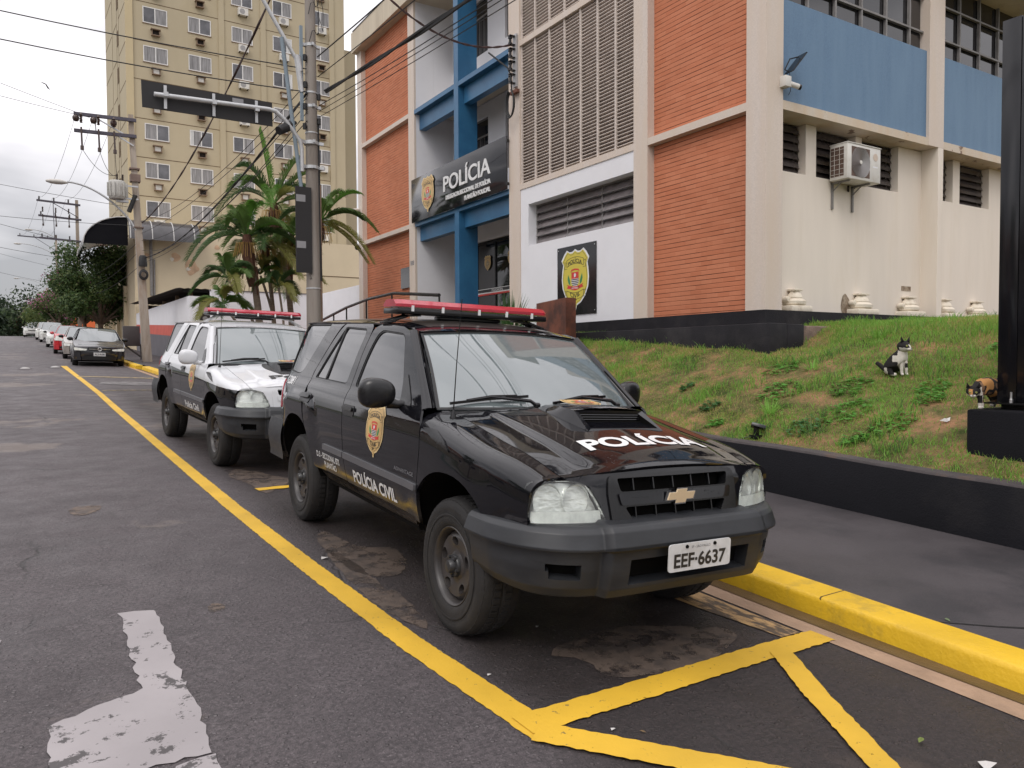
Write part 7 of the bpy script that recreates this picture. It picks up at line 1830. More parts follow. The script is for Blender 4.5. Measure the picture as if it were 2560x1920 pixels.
ob = thing('orange_building', 'small patch of bright orange building wall behind the trees', 'building', (0,0,0)); mb = MB(); mb.box(3.6,14,158,170,zprof(158),zprof(158)+9.2); mb.build('wall', M_OR, ob); mb = MB(); mb.box(3.55,14,157.8,158,zprof(158)+5.4,zprof(158)+6.1); mb.build('band', M_XARM, ob)
FL = [leafmat('far_leaf', (.055,.085,.035)), leafmat('far_leaf_dark', (.018,.034,.016)), leafmat('far_leaf_light', (.12,.15,.06))]
for i, (x, y, s_, h_, k, lab) in enumerate(((-3.6,165,7.5,7,1,'dark spreading tree arching over the far end of the street'),(-9,190,10,9,0,'broad green tree at the left edge beyond the dark one'),(1.8,185,7.5,8,0,'mid green tree behind the orange wall'),(-6.5,135,4.5,3.5,1,'dark shrubby tree at the extreme left edge'))):
    tree('far_tree', x, y, zprof(y)-.6, h_*.45, s_, 5200, [FL[k], FL[1], FL[2] if k == 0 else FL[0]], lab, 30+i, .62, 12, cz=h_*.85, group='trees at the far end of the street', squash=.55)
# hills
mb = MB(); xs_ = np.linspace(-400, 500, 60); 
for i, x in enumerate(xs_):
    h_ = 21+4.5*math.sin(x*.016+1)+3*math.sin(x*.043+2)+1.2*math.sin(x*.13); mb.v += [(x, 640+.1*x, -2), (x, 700+.1*x, h_*1.35), (x, 900, h_*1.1)]
for i in range(len(xs_)-1):
    for j in (0,1): a = i*3+j; mb.f.append((a, a+1, a+4, a+3)); mb.m.append(0)
tag(mb.build('hills', mat('forested_hills', (.055,.085,.075), rough=1, var=.35, vs=.03), smooth=60), kind='structure')
# ---- palms: areca clump
M_PT = mat('palm_trunk', (.21,.165,.125), rough=.85, var=.3, vs=3, bump=.4, bs=12, dirt=(.12,.10,.085), ds=2, stretch=(1,1,7))
M_PF = mat('palm_fibre', (.10,.045,.028), rough=.95, var=.4, vs=14, bump=.7, bs=40, stretch=(4,4,.6))
PL = [leafmat('palm_leaf', (.10,.17,.045)), leafmat('palm_leaf_dark', (.055,.105,.035)), leafmat('palm_leaf_yellow', (.19,.19,.05)), leafmat('palm_leaf_fresh', (.09,.20,.03)), leafmat('palm_dead_leaf', (.20,.11,.045))]
def frond(mb, base, az, el, L_, w_, mi, r, droop=1.0, n_=28):
    d = Vector((math.cos(az), math.sin(az), 0)); P = []
    for i in range(n_+1):
        t = i/n_; hor = math.cos(el)*L_*t*(1-.10*t*droop); ver = math.sin(el)*L_*t-droop*L_*.74*t**2.2
        P.append(base+d*hor+Vector((0,0,ver)))
    mb.tube(P, [.020*(1-.85*i/n_)+.003 for i in range(n_+1)], 4, mi, cap=False)
    sd_ = Vector((-d.y, d.x, 0))
    for i in range(5, n_+1):
        t = i/n_; tg = (P[i]-P[i-1]).normalized(); up = sd_.cross(tg).normalized()
        if up.z < 0: up = -up
        ll = w_*(.55+.45*math.sin(PI*min(1, t*.95)))*(1.15-.45*t)
        for q in (-1, 1):
            for sub in (0, .33, .66):
                b_ = P[i-1].lerp(P[i], sub)
                dirv = (sd_*q*.62+tg*.85+up*(.42+.2*r.random())).normalized(); l2 = ll*r.uniform(.85,1.08); n = tg*.013
                m1 = b_+dirv*l2*.45; tip = b_+dirv*l2*.80-Vector((0,0,l2*.34*r.uniform(.6,1.3)))+sd_*q*l2*.12
                mb.add([b_-n*.5, m1-n*1.1, tip, m1+n*1.1, b_+n*.5], [(0,1,3,4),(1,2,3)], mi)
def palm(name, x, y, z0, h_, lean, nf, fl, lab, seed, fib=.0, tr=.055, extra=()):
    r = random.Random(seed); t = thing(name, lab, 'palm', (x, y, z0), 0, 'areca palms behind the white police car')
    top = Vector((lean[0], lean[1], h_)); P = [Vector((0,0,-.1)).lerp(top, k/8)+Vector((-lean[0]*.25*math.sin(PI*k/8), 0, 0)) for k in range(9)]
    mb = MB(); mb.tube(P, [tr*1.25-.3*tr*k/8 for k in range(9)], 10); mb.build('trunk', M_PT, t, smooth=50)
    if fib:
        mb = MB(); q = max(0, 1-fib/h_); a = Vector((0,0,0)).lerp(top, q); mb.tube([a, a.lerp(top, .3), a.lerp(top, .75), top+Vector((0,0,.12))], [tr*1.1, tr*1.7, tr*2.1, tr*1.2], 10)
        for k in range(34): p = a.lerp(top, r.random()); a_ = r.uniform(0,6.28); mb.tube([p+Vector((math.cos(a_)*tr*2, math.sin(a_)*tr*2, 0)), p+Vector((math.cos(a_)*tr*2.6, math.sin(a_)*tr*2.6, -r.uniform(.15,.4)))], .010, 3)
        mb.build('fibre_sheath', M_PF, t)
    for k in range(nf):
        az = 2*PI*k/nf*1.0+r.uniform(-.3,.3)+seed; el = r.choice([1.25,1.0,.75,.5,.25,-.1]) if nf > 7 else r.uniform(.2,1.2); mi = r.choice([0,0,1,1,0,2,3]) if el > .3 else r.choice([0,1,2,2])
        mb = MB(); frond(mb, top+Vector((0,0,.05)), az, el, fl*r.uniform(.8,1.05), .30+fl*.14, 0, r, droop=r.uniform(.6,1.1)); mb.build('frond', PL[mi], t)
    for (az, el, L_, mi, dr) in extra:
        mb = MB(); frond(mb, top+Vector((0,0,.05)), az, el, L_, .34+fl*.12, 0, r, droop=dr); mb.build('frond', PL[mi], t)
    mb = MB()   # bloom stalks of dry threads
    if fib:
        for k in range(40):
            a = r.uniform(0,6.28); p = top+Vector((0,0,-.15)); L_ = r.uniform(.25,.6); mb.tube([p, p+Vector((math.cos(a)*L_*.5, math.sin(a)*L_*.5, .05)), p+Vector((math.cos(a)*L_*.7, math.sin(a)*L_*.7, -L_*.7))], .007, 3)
        mb.build('flower_stalks', mat('palm_stalks', (.36,.22,.06), rough=.8) if 'palm_stalks' not in bpy.data.materials else bpy.data.materials['palm_stalks'], t)
def onY(u, v, Y):
    rx = (u-1280)/1930.; c, s_ = math.cos(R(31.9)), math.sin(R(31.9)); f_ = Y/(c-rx*s_); return f_*(s_+rx*c), CAMZ+(898-.0047*(u-1280)-v)/1930*f_
right = math.atan2(-math.sin(R(31.9)), math.cos(R(31.9)))   # azimuth of image right
def pl_at(lab, u0, u1, v1, Y, nf, fl, seed, fib, tr, extra=(), zb=1.4):
    x0, _ = onY(u0, 800, Y); x1, z1 = onY(u1, v1, Y); palm('areca_palm', x0, Y, zb, z1-zb, (x1-x0, 0), nf, fl, lab, seed, fib, tr, extra)
RA = right
pl_at('tallest palm of the clump with fronds high over the tower windows', 735, 690, 520, 22.0, 6, 2.1, 1, .9, .075, ((RA+.1,1.2,2.2,0,.45),(RA+PI,1.0,2.6,0,.95),(RA+PI-.25,.7,2.7,1,1.0),(RA+.25,1.0,2.3,0,.6),(RA+PI+.3,1.42,2.5,3,.22),(RA-.3,.8,1.9,1,.8),(RA+PI+.5,1.15,2.4,1,.7)))
pl_at('palm with red brown fibrous trunk leaning right at the left of the clump', 655, 622, 600, 21.2, 9, 1.95, 2, 1.25, .085, ((RA+PI,.55,2.1,1,1.1),(RA+PI-.4,.9,1.9,0,.9),(RA+.3,.75,1.7,3,.8)))
pl_at('leafy palm filling the middle of the clump', 690, 668, 615, 21.8, 8, 1.9, 12, .6, .055)
pl_at('dense palm between the tall one and the concrete pole', 728, 735, 600, 22.6, 7, 1.7, 13, .4, .05)
pl_at('short palm low at the left of the clump in front of the white wall', 660, 575, 700, 20.6, 8, 1.15, 3, 0, .035)
pl_at('slim palm in the middle of the clump', 700, 655, 690, 21.5, 7, 1.15, 4, 0, .035)
pl_at('slim upright palm left of the concrete pole', 732, 722, 640, 22.4, 8, 1.45, 5, .5, .05)
pl_at('palm right of the concrete pole with fronds against the beige wall', 770, 805, 560, 21.0, 4, 1.6, 6, .3, .05, ((RA,.95,2.0,3,.6),(RA+.1,.55,2.0,0,.9),(RA-.2,-.05,1.7,2,.9),(RA+.5,1.2,1.9,0,.7),(RA-.1,-.35,1.5,2,.6)))
pl_at('lowest palm of the clump beside the red stripe', 640, 560, 765, 20.2, 7, 1.0, 8, 0, .03)
pl_at('thin bent palm stem between the fibrous trunks', 716, 700, 720, 20.9, 6, 1.0, 9, 0, .03)
# ================================================================== PARKED CARS FURTHER UP
def place_car(root, x, y, yaw, cross=.03, slope=.042, dz=0):
    fw = Vector((-math.sin(yaw), -math.cos(yaw), 0)); lf = Vector((math.cos(yaw), -math.sin(yaw), 0))
    fw.z = -slope*math.cos(yaw); fw.normalize(); lf.z = -cross; lf = (lf-fw*lf.dot(fw)).normalized(); up = fw.cross(lf)
    z = gz(x, y)+dz
    m = Matrix.Identity(4)
    for i in range(3): m[i][0] = fw[i]; m[i][1] = lf[i]; m[i][2] = up[i]
    m[0][3] = x; m[1][3] = y; m[2][3] = z
    root.matrix_world = m
def carpaint(name, col, metal=0.): 
    m, nt, b = newmat(name); setp(b, Base_Color=c4(col), Roughness=.25, Metallic=metal, Coat_Weight=.9, Coat_Roughness=.05); return m
M_SCR = glassy('car_windscreen', (.09,.11,.115), ior=2.6, dr=False)
def small_car(name, label, pm, L_=4.5, W=1.76, H=1.45, kind='sedan', plate='ALS-9100', badge=True, lampcol=None):
    root = thing(name, label, 'car', group='cars parked along the kerb further up')
    hw = W/2; oh = .85; wb = L_-oh-.95; wr = .31
    belt = .93 if kind != 'van' else 1.0; hood = .80 if kind != 'van' else .95
    # half-width, plan taper and profile
    def yw(x, z):
        t = sp(z, [.2,.45,.7,belt,belt+.06,H-.12,H-.03,H], [hw-.06,hw-.01,hw,hw-.03,hw-.08,hw-.24,hw-.32,hw-.42])
        return float(t)-.22*max(0, x-.15)**2-.16*max(0, -wb-.2-x)**2
    xw_b, xw_t = (-.15, -.95) if kind != 'van' else (.1, -.75)
    xr_t, xr_b = (-wb+.15, -wb-.55) if kind == 'sedan' else (-wb-.45, -wb-.85)
    Z = lambda x: float(sp(x, [-wb-.95,-wb-.9,xr_b,xr_t,(xw_t+xr_t)/2,xw_t,xw_b,.3,.75,oh], [.62,.80,(belt+.02) if kind == 'sedan' else belt+.05,H-.02,H,H-.03,belt+.02,hood+.02,hood-.06,.55]))
    # lower body: loft along x
    xs_ = [-wb-.95,-wb-.93,-wb-.80,-wb-.5,-wb,-1.6,-.8,-.3,0,.35,.6,.75,.82,oh]
    zt_ = lambda x: min(Z(x), belt if x > -wb-.9 else .8) if not (xr_b < x < xw_b) else belt
    sm = SM()
    def side_(u, v, sg):
        x = lerp(-wb-.95, oh, u); z = lerp(.22, zt_(x)-.03, v); e_ = .04
        rr_ = max(0, (x-(oh-.25))/.25); y = yw(x, z)*(1-.22*rr_**2.2)-.10*(max(0,(-wb-.7-x))/.25)**2*.6
        fl = 0
        for xw in (0, -wb):
            d = math.hypot(x-xw, z-wr); fl = max(fl, .02*(1-float(sst(.40,.46,d))))
        return Vector((x, sg*(y+fl), z))
    for sg in (-1, 1):
        mbp = [(xw+.345*math.cos(a), wr+.345*math.sin(a)) for xw in (0,) for a in np.linspace(-.25, PI+.25, 12)]
        out = [(oh-.02,.24),(oh-.02,hood-.20),(oh-.12,hood-.10),(.45,hood-.02),(.1,hood+.05),(xw_b,belt-.01),(-wb*.5,belt),(xr_b+.1,belt),(-wb-.75,belt-.03),(-wb-.93,belt-.12),(-wb-.93,.28)]
        low = [(-wb+.345*math.cos(a), max(.22, wr+.345*math.sin(a))) for a in np.linspace(PI+.28, -.28, 14)]+[(0+.345*math.cos(a), max(.22, wr+.345*math.sin(a))) for a in np.linspace(PI+.28, -.28, 14)]
        sm.panel(out+low, [], lambda x, z, sg=sg: side_((x+wb+.95)/(L_-.0), (z-.22)/max(.05,(zt_(x)-.25)), sg), .08, flange=.03)
    # bonnet, nose, boot, tail
    nose = lambda y: oh-.16*(abs(y)/hw)**2.6*1.0
    def top(u, v):
        y = (v*2-1); x = lerp(xw_b-.05, nose(y*hw)-.03, u); yy = y*(yw(x, hood)-.03)
        return Vector((x, yy, Z(x)+.035*(1-y*y)-.03*u**5))
    sm.patch(top, 16, 16)
    def front(u, v):
        y = (v*2-1); z = lerp(Z(oh-.1)+.0, .24, u); x = nose(y*hw)+.04*math.sin(PI*min(1, u*1.1))-.02
        return Vector((x, y*(hw-.045), z))
    sm.patch(front, 10, 20)
    if kind == 'sedan':
        sm.patch(lambda u, v: Vector((lerp(xr_b+.05, -wb-.93, u), (v*2-1)*(yw(-wb-.6, belt)-.04), belt+.02*(1-(v*2-1)**2)-.06*u**3)), 8, 12)
    sm.patch(lambda u, v: Vector((-wb-.93-.04*math.sin(PI*u), (v*2-1)*(hw-.08), lerp(belt-.04, .28, u))), 6, 12)
    # roof & pillars
    sm.patch(lambda u, v: Vector((lerp(xw_t, xr_t, u), (v*2-1)*(yw(-1, H-.05)+.0), H-.045-.03*abs(u*2-1)**2+.045*(1-abs(v*2-1)**2.5))), 14, 14, flange=.03)
    for sg in (-1, 1):
        for (xa, za, xb, zb_, w_) in ((xw_b, belt, xw_t, H-.06, .055), (-wb*.52, belt, -wb*.52-.02, H-.06, .045), (xr_b+.08, belt, xr_t, H-.06, .10)):
            sm.panel([(xa-w_, za-.02), (xa+w_*.4, za-.02), (xb+w_*.4, zb_+.02), (xb-w_, zb_+.02)], [], lambda x, z, sg=sg: Vector((x, sg*(yw(-1.2, z)+.004), z)), .08, flange=.02)
    sm.build('body', pm, root)
    sm = SM()
    sm.patch(lambda u, v: Vector((lerp(xw_b, xw_t, u)+.02*math.sin(PI*u)+.14*(1-(v*2-1)**2)*(1-u*.6), (v*2-1)*lerp(hw-.14, hw-.30, u), lerp(belt, H-.055, u)+.02*(1-(v*2-1)**2))), 10, 16); sm.build('windscreen', M_SCR, root)
    sm = SM(); sm.patch(lambda u, v: Vector((lerp(xr_b, xr_t, u), (v*2-1)*lerp(hw-.14, hw-.30, u), lerp(belt, H-.055, u))), 6, 10); sm.build('rear_window', M_GLD, root)
    for sg in (-1, 1):
        sm = SM(); sm.panel([(xw_b-.02, belt-.005), (xw_t, H-.05), (xr_t, H-.05), (xr_b+.05, belt-.005)], [], lambda x, z, sg=sg: Vector((x, sg*(yw(-1.2, z)-.006), z)), .12, flange=0); sm.build('side_windows', M_GLD, root)
        mb = MB(); c = Vector((xw_b-.32, sg*(hw+.06), belt+.08)); mb.grid(lambda u, v: c+Vector((.05*math.cos(v*PI), .11*math.sin(v*PI)*math.cos(u*2*PI), .075*math.sin(v*PI)*math.sin(u*2*PI))), 12, 8); mb.obox(c-Vector((0,sg*.06,.05)), c-Vector((0,sg*.2,.09)), .05, .03); mb.build('door_mirror', MC['black'] if kind == 'sedan' else pm, root, smooth=60)
        # headlamp
        fy = lambda y, z: Vector((nose(y)+.052, y*(hw-.045)/hw, z))
        hl = [(sg*.46,.60),(sg*(hw-.02),.60),(sg*(hw-.0),.70),(sg*(hw-.10),hood-.10),(sg*.60,hood-.13),(sg*.44,.66)]
        if kind == 'van': hl = [(a, b+.1) for a, b in hl]
        sm = SM(); sm.panel(rnd([(a, b, .03) for a, b in hl]), [], fy, .06, off=.004, flange=.02, ctr=Vector((0,0,.6))); sm.build('headlight', lampcol or MC['haze'], root)
        for x in (0, -wb):
            F = lambda a, b, h, x=x, sg=sg: (x+a, sg*(hw-.11+h), wr+b)
            mb = MB(); mb.lathe([(.19,-.09),(.29,-.10),(.31,-.07),(.315,0),(.31,.07),(.29,.095),(.21,.09),(.20,.07)], 24, 0, F); w_ = mb.build('wheel', MC['tyre'], root, smooth=50)
            mb = MB(); mb.lathe([(.205,.075),(.19,.085),(.17,.05)], 20, 0, F)
            for k in range(7):
                a = 2*PI*k/7; mb.add([F(.05*math.cos(a-.5),.05*math.sin(a-.5),.07), F(.05*math.cos(a+.5),.05*math.sin(a+.5),.07), F(.18*math.cos(a+.14),.18*math.sin(a+.14),.065), F(.18*math.cos(a-.14),.18*math.sin(a-.14),.065)], [(0,1,2,3)])
            mb.lathe([(.06,.07),(.03,.085),(0,.085)], 12, 0, F); mb.lathe([(.18,.02),(0,.02)], 16, 1, F); mb.build('rim', [MC['alu'], MC['under']], w_, smooth=40)
    fy = lambda y, z: Vector((nose(y)+.052, y*(hw-.045)/hw, z))
    zo = .1 if kind == 'van' else 0
    sm = SM(); sm.panel(rnd([(-.40,.615+zo,.03),(.40,.615+zo,.03),(.42,.715+zo,.03),(-.42,.715+zo,.03)]), [], fy, .06, off=.004, flange=.01, ctr=Vector((0,0,.6))); g = sm.build('grille', MC['black'], root)
    sm = SM(); sm.panel(rnd([(-.38,.645+zo,.01),(.38,.645+zo,.01),(.38,.672+zo,.01),(-.38,.672+zo,.01)]), [], fy, .06, off=.016, flange=.01, ctr=Vector((0,0,.6))); sm.build('grille_bar', MC['chrome'], g)
    if badge:
        mb = MB(); mb.lathe([(.058,.0),(.068,.012),(.062,.018),(.050,.012)], 20, 0, lambda a, b, h: (nose(0)+.066+h, a*1.05, .658+zo+b)); mb.box(nose(0)+.07,nose(0)+.082,-.05,.05,.645+zo,.671+zo); mb.build('round_badge', MC['chrome'], g, smooth=50)
    sm = SM(); sm.panel(rnd([(-.62,.28,.04),(.62,.28,.04),(.55,.42,.04),(-.55,.42,.04)]), [], fy, .08, off=.004, flange=.0, ctr=Vector((0,0,.6))); sm.build('air_intake', MC['black'], root)
    mb = MB(); mb.box(nose(0)+.064,nose(0)+.072,-.2,.2,.40,.53); V, F = text_fit(plate, .34, .07, .03); mb.add([(nose(0)+.074, -.17+u, .43+v) for u, v in V], F, 1); mb.build('number_plate', [MC['plate'], MC['dark_decal']], root)
    mb = MB(); mb.box(-wb-.85,oh-.15,-hw+.2,hw-.2,.18,.5); mb.box(-wb-.5,xw_b-.3,-hw+.25,hw-.25,.5,belt); mb.build('underbody', MC['under'], root)
    return root
vect = small_car('parked_sedan', 'black sedan with chrome grille bar at the front of the parked row', carpaint('black_car_paint', (.012,.012,.016)), 4.6, 1.80, 1.46, 'sedan', 'ALS-9100')
place_car(vect, 2.22, 34.1, R(1.2))
c2 = small_car('parked_sedan', 'beige silver sedan directly behind the black sedan', carpaint('silver_car_paint', (.36,.33,.30), .35), 4.5, 1.74, 1.48, 'sedan', 'EKV-5512', False); place_car(c2, 2.08, 40.7, R(1.5))
c3 = small_car('parked_hatchback', 'bright red hatchback behind the silver sedan', carpaint('red_car_paint', (.50,.020,.028)), 4.0, 1.72, 1.52, 'van', 'FQZ-3310', False); place_car(c3, 1.86, 47.6, R(1.5))
c4_ = small_car('parked_hatchback', 'small white car right behind the red hatchback', carpaint('white_car_paint', (.68,.68,.66)), 4.1, 1.72, 1.5, 'sedan', 'DXB-7719', False); place_car(c4_, 1.72, 60.6, R(1.5))
def dupcar(src, label, x, y, yaw, nm=None):
    o = copy_tree(src); o['label'] = label; place_car(o, x, y, yaw)
    if nm: o.name = nm
    return o
c5 = small_car('parked_van', 'tall white car with dark windscreen behind the small white car', bpy.data.materials['white_car_paint'], 4.3, 1.8, 1.72, 'van', 'GHT-2081', False); place_car(c5, 1.52, 76.5, R(1.5))
c6 = dupcar(c5, 'white van last in the tight row, farthest of the parked white cars', 1.28, 87.2, R(1.6))
c7 = dupcar(c5, 'white car alone near the crest with a motorcycle beside it', .2, 104, R(3)); c7['group'] = 'cars at the crest of the street'
c8 = dupcar(c4_, 'distant pale car driving over the crest at the left', -4.6, 118, R(0)); c8['group'] = 'cars at the crest of the street'
mo = thing('motorcycle', 'small dark motorcycle parked by the white car at the crest', 'motorcycle', (1.6, 101.5, zprof(101.5))); 
for x in (-.6,.6): mb = MB(); mb.lathe([(.22,-.05),(.32,-.05),(.34,0),(.32,.05),(.22,.05)], 16, 0, lambda a, b, h, x=x: (x+a, h, .33+b)); mb.build('wheel', MC['tyre'], mo)
mb = MB(); mb.tube([(-.6,0,.33),(-.3,0,.75),(.25,0,.85),(.5,0,.9),(.6,0,.33)], [.05,.12,.15,.05,.04], 8); mb.tube([(.42,-.35,1.05),(.45,0,1.0),(.42,.35,1.05)], .02, 6); mb.build('frame', MC['black'], mo, smooth=50)
# ================================================================== POLICE SUVS
b = make_suv('police_suv', 'black police SUV with POLÍCIA on the bonnet, nearest car in the picture', 'black')
place_car(b, 2.66, 3.588, R(.5))
b2 = make_suv('police_suv', 'black and white police SUV parked behind the black one', 'white')
place_car(b2, 2.57, 9.30, R(-2.6))
# ================================================================== CATS
M_FB = mat('black_fur', (.014,.013,.014), rough=.75, var=.3, vs=30, bump=.5, bs=160, coords='obj')
def fur(name, body_fn_nodes):
    m, nt, bb = newmat(name); setp(bb, Roughness=.8, Specular_IOR_Level=.2); body_fn_nodes(nt, bb)
    n = nt.nodes; no = n.new('ShaderNodeTexNoise'); no.inputs['Scale'].default_value = 180; tc = n.new('ShaderNodeTexCoord'); nt.links.new(tc.outputs['Object'], no.inputs['Vector']); bu = n.new('ShaderNodeBump'); bu.inputs['Strength'].default_value = .5; bu.inputs['Distance'].default_value = .004; nt.links.new(no.outputs[0], bu.inputs['Height']); nt.links.new(bu.outputs[0], bb.inputs['Normal']); return m
def flatfur(col):
    def f(nt, bb):
        n = nt.nodes; tc = n.new('ShaderNodeTexCoord'); no = n.new('ShaderNodeTexNoise'); no.inputs['Scale'].default_value = 25; no.inputs['Detail'].default_value = 5; nt.links.new(tc.outputs['Object'], no.inputs['Vector'])
        mr = n.new('ShaderNodeMapRange'); mr.inputs['To Min'].default_value = .75; mr.inputs['To Max'].default_value = 1.2; nt.links.new(no.outputs[0], mr.inputs[0]); mu = n.new('ShaderNodeMixRGB'); mu.blend_type = 'MULTIPLY'; mu.inputs[0].default_value = 1; mu.inputs[1].default_value = c4(col); nt.links.new(mr.outputs[0], mu.inputs[2]); nt.links.new(mu.outputs[0], bb.inputs['Base Color'])
    return f
FW = fur('white_fur', flatfur((.58,.54,.48))); FBk = fur('black_cat_fur', flatfur((.020,.018,.018))); FO = fur('orange_fur', flatfur((.42,.21,.075))); FBr = fur('brindle_fur', flatfur((.17,.10,.06)))
def skin(name, nodes, edges, parent, mats, matfn, sub=4):
    me = bpy.data.meshes.new(name); me.from_pydata([n_[0] for n_ in nodes], edges, [])
    o = bpy.data.objects.new(name, me); COL.objects.link(o); sk = o.modifiers.new('s', 'SKIN'); sk.use_smooth_shade = True
    sv = me.skin_vertices[0].data
    for i, n_ in enumerate(nodes):
        r_ = n_[1]; sv[i].radius = r_ if hasattr(r_, '__len__') else (r_, r_)
    sv[0].use_root = True
    ss = o.modifiers.new('u', 'SUBSURF'); ss.levels = sub; ss.render_levels = sub
    bpy.context.view_layer.update(); dg = bpy.context.evaluated_depsgraph_get(); m2 = bpy.data.meshes.new_from_object(o.evaluated_get(dg))
    bpy.data.objects.remove(o); m2.name = name
    for m_ in mats: m2.materials.append(m_) if m_.name not in [q.name for q in m2.materials if q] else None
    ob = bpy.data.objects.new(name, m2); COL.objects.link(ob); ob.parent = parent
    for p in m2.polygons: p.material_index = matfn(p.center); p.use_smooth = True
    return ob
def cat_head(mb_parent, c, yaw_, s_=1., mats=None, mf=None, pitch_=0):
    M_ = Matrix.Translation(c)@Matrix.Rotation(yaw_, 4, 'Z')@Matrix.Rotation(pitch_, 4, 'Y')
    mb = MB()
    def hd(u, v):
        a = u*2*PI; t = v*PI; x = math.cos(t); r_ = math.sin(t)
        # x forward (muzzle), y side, z up
        X = .050*x+.012*max(0, x)**3; Y = .052*r_*math.cos(a)*(1-.35*max(0, x)**1.5); Z_ = .044*r_*math.sin(a)*(1-.28*max(0, x)**1.5)-.008*max(0, x)
        return M_@(Vector((X, Y, Z_))*s_)
    mb.grid(hd, 56, 40)
    h = mb.build('head', mats, mb_parent, smooth=80)
    for p in h.data.polygons: p.material_index = mf(M_.inverted()@p.center/s_ if False else (M_.inverted()@p.center)/s_)
    mz = MB(); mz.grid(lambda u, v: M_@(Vector((.052+.016*math.cos(v*PI), .021*math.sin(v*PI)*math.cos(u*2*PI), -.014+.014*math.sin(v*PI)*math.sin(u*2*PI)))*s_), 16, 10); mz.build('muzzle', mats[0], h, smooth=80)
    nz = MB(); nz.add([M_@(Vector(p)*s_) for p in ((.071,-.006,-.003),(.071,.006,-.003),(.070,0,-.011),(.066,0,.001))], [(0,1,3),(0,2,1)]); nz.build('nose', MC['black'], h)
    for q in (-1, 1):
        e_ = MB(); e_.add([M_@(Vector(p)*s_) for p in ((.012,q*.018,.040),(-.010,q*.022,.038),(.004,q*.050,.026),(.0,q*.044,.078),(.010,q*.034,.05))], [(0,1,3),(1,2,3),(0,3,4),(4,3,2)]); e_.build('ear', mats[1], h)
        ey = MB(); ey.lathe([(0,.0),(.0085,.001),(.0095,-.004)], 10, 0, lambda a, b_, hh, q=q: M_@(Vector((.0455+hh, q*.021+a, .010+b_*.8))*s_)); ey.build('eye', mat('cat_eye', (.32,.33,.10), rough=.1) if 'cat_eye' not in bpy.data.materials else bpy.data.materials['cat_eye'], h)
    return h
# sitting cat: local frame x right in picture, y away, z up
cx, cy_c = 8.22, 5.02; cz = lawn_z(cx, cy_c)
cat1 = thing('cat', 'black and white cat sitting upright on the lawn bank, looking to the right', 'cat', (cx, cy_c, cz+.0), -R(31.9+38))
nd = [((-.10,.03,.085),(.095,.088)),((-.055,.02,.15),(.098,.090)),((-.005,.01,.215),(.080,.076)),((.022,.0,.262),(.060,.058)),((.034,0,.298),(.046,.046)),
      ((.015,-.025,.175),(.030,.030)),((.022,-.035,.08),(.020,.020)),((.028,-.038,.02),(.016,.016)),((.045,-.055,.008),(.018,.012)),
      ((.050,.010,.165),(.028,.028)),((.062,.0,.075),(.019,.019)),((.068,-.004,.02),(.015,.015)),((.086,-.022,.008),(.018,.012)),
      ((-.115,-.035,.06),(.052,.055)),((-.075,-.055,.022),(.026,.020)),((-.02,-.062,.012),(.018,.012)),
      ((-.085,.085,.055),(.050,.055)),((-.03,.08,.018),(.022,.015)),
      ((-.175,.05,.075),(.028,.028)),((-.225,.06,.12),(.026,.026)),((-.265,.065,.15),(.022,.022))]
ed = [(0,1),(1,2),(2,3),(3,4),(2,5),(5,6),(6,7),(7,8),(2,9),(9,10),(10,11),(11,12),(0,13),(13,14),(14,15),(0,16),(16,17),(0,18),(18,19),(19,20)]
def cm1(p):
    x, y, z = p
    if x < -.15 and z > .05: return 1
    if z < .05 and x < -.02: return 1 if x > -.11 and x < -.045 and z > .012 else 0
    if x > .045 and .09 < z < .14 and x > .052: return 1
    if x > -.015+.06*(z < .2): return 0
    if x > -.065 and .14 < z < .235 and abs(z-.19) < .035: return 0
    if z < .09 and x < -.12: return 0
    if x > -.01: return 0
    return 1
skin('body', nd, ed, cat1, [FW, FBk], cm1)
def hm1(q):
    if q.z < -.006 and q.x > .0: return 0
    if abs(q.y) < .007 and q.x > .035 and q.z < .02: return 0
    return 1
cat_head(cat1, Vector((.042,-.014,.325)), R(-30), 1.45, [FW, FBk], hm1, R(8))
cat2 = thing('cat', 'calico cat standing on the plinth with its head lowered beside the sign pylon', 'cat', (6.80, 3.44, 1.14), -R(31.9)+PI)
# faces left/towards camera in picture: local -x is picture right after the half turn
nd = [((-.16,-.12,.20),(.075,.085)),((-.05,-.03,.205),(.070,.080)),((.03,.03,.200),(.062,.070)),((.065,.055,.175),(.042,.042)),((.085,.07,.155),(.034,.034)),
      ((.035,.06,.12),(.026,.030)),((.040,.062,.06),(.017,.017)),((.040,.062,.02),(.015,.015)),((.050,.078,.010),(.018,.012)),
      ((.015,.01,.12),(.026,.030)),((.005,.03,.06),(.017,.017)),((.005,.03,.02),(.015,.015)),((.012,.045,.010),(.018,.012)),
      ((-.18,-.09,.12),(.04,.05)),((-.20,-.12,.06),(.018,.018)),((-.17,-.09,.012),(.018,.013)),((-.20,-.17,.12),(.04,.05)),((-.21,-.17,.05),(.018,.018)),((-.19,-.15,.012),(.018,.013)),((-.25,-.18,.22),(.02,.02)),((-.33,-.24,.28),(.016,.016))]
ed = [(0,1),(1,2),(2,3),(3,4),(2,5),(5,6),(6,7),(7,8),(2,9),(9,10),(10,11),(11,12),(0,13),(13,14),(14,15),(0,16),(16,17),(17,18),(0,19),(19,20)]
def cm2(p):
    x, y, z = p
    if z < .055: return 0
    if x > .02 and y > .045 and z < .12: return 1 if x > .03 else 0
    if .0 < x and z < .15: return 3 if x < .03 else 0
    k = MN.noise(Vector((x*14+3, y*14, z*11)))
    if z > .2 and -.02 < x < .02: return 2
    if x > .04: return 0 if z < .19 else 1
    return 2 if k > .18 else (3 if k < -.22 else 1)
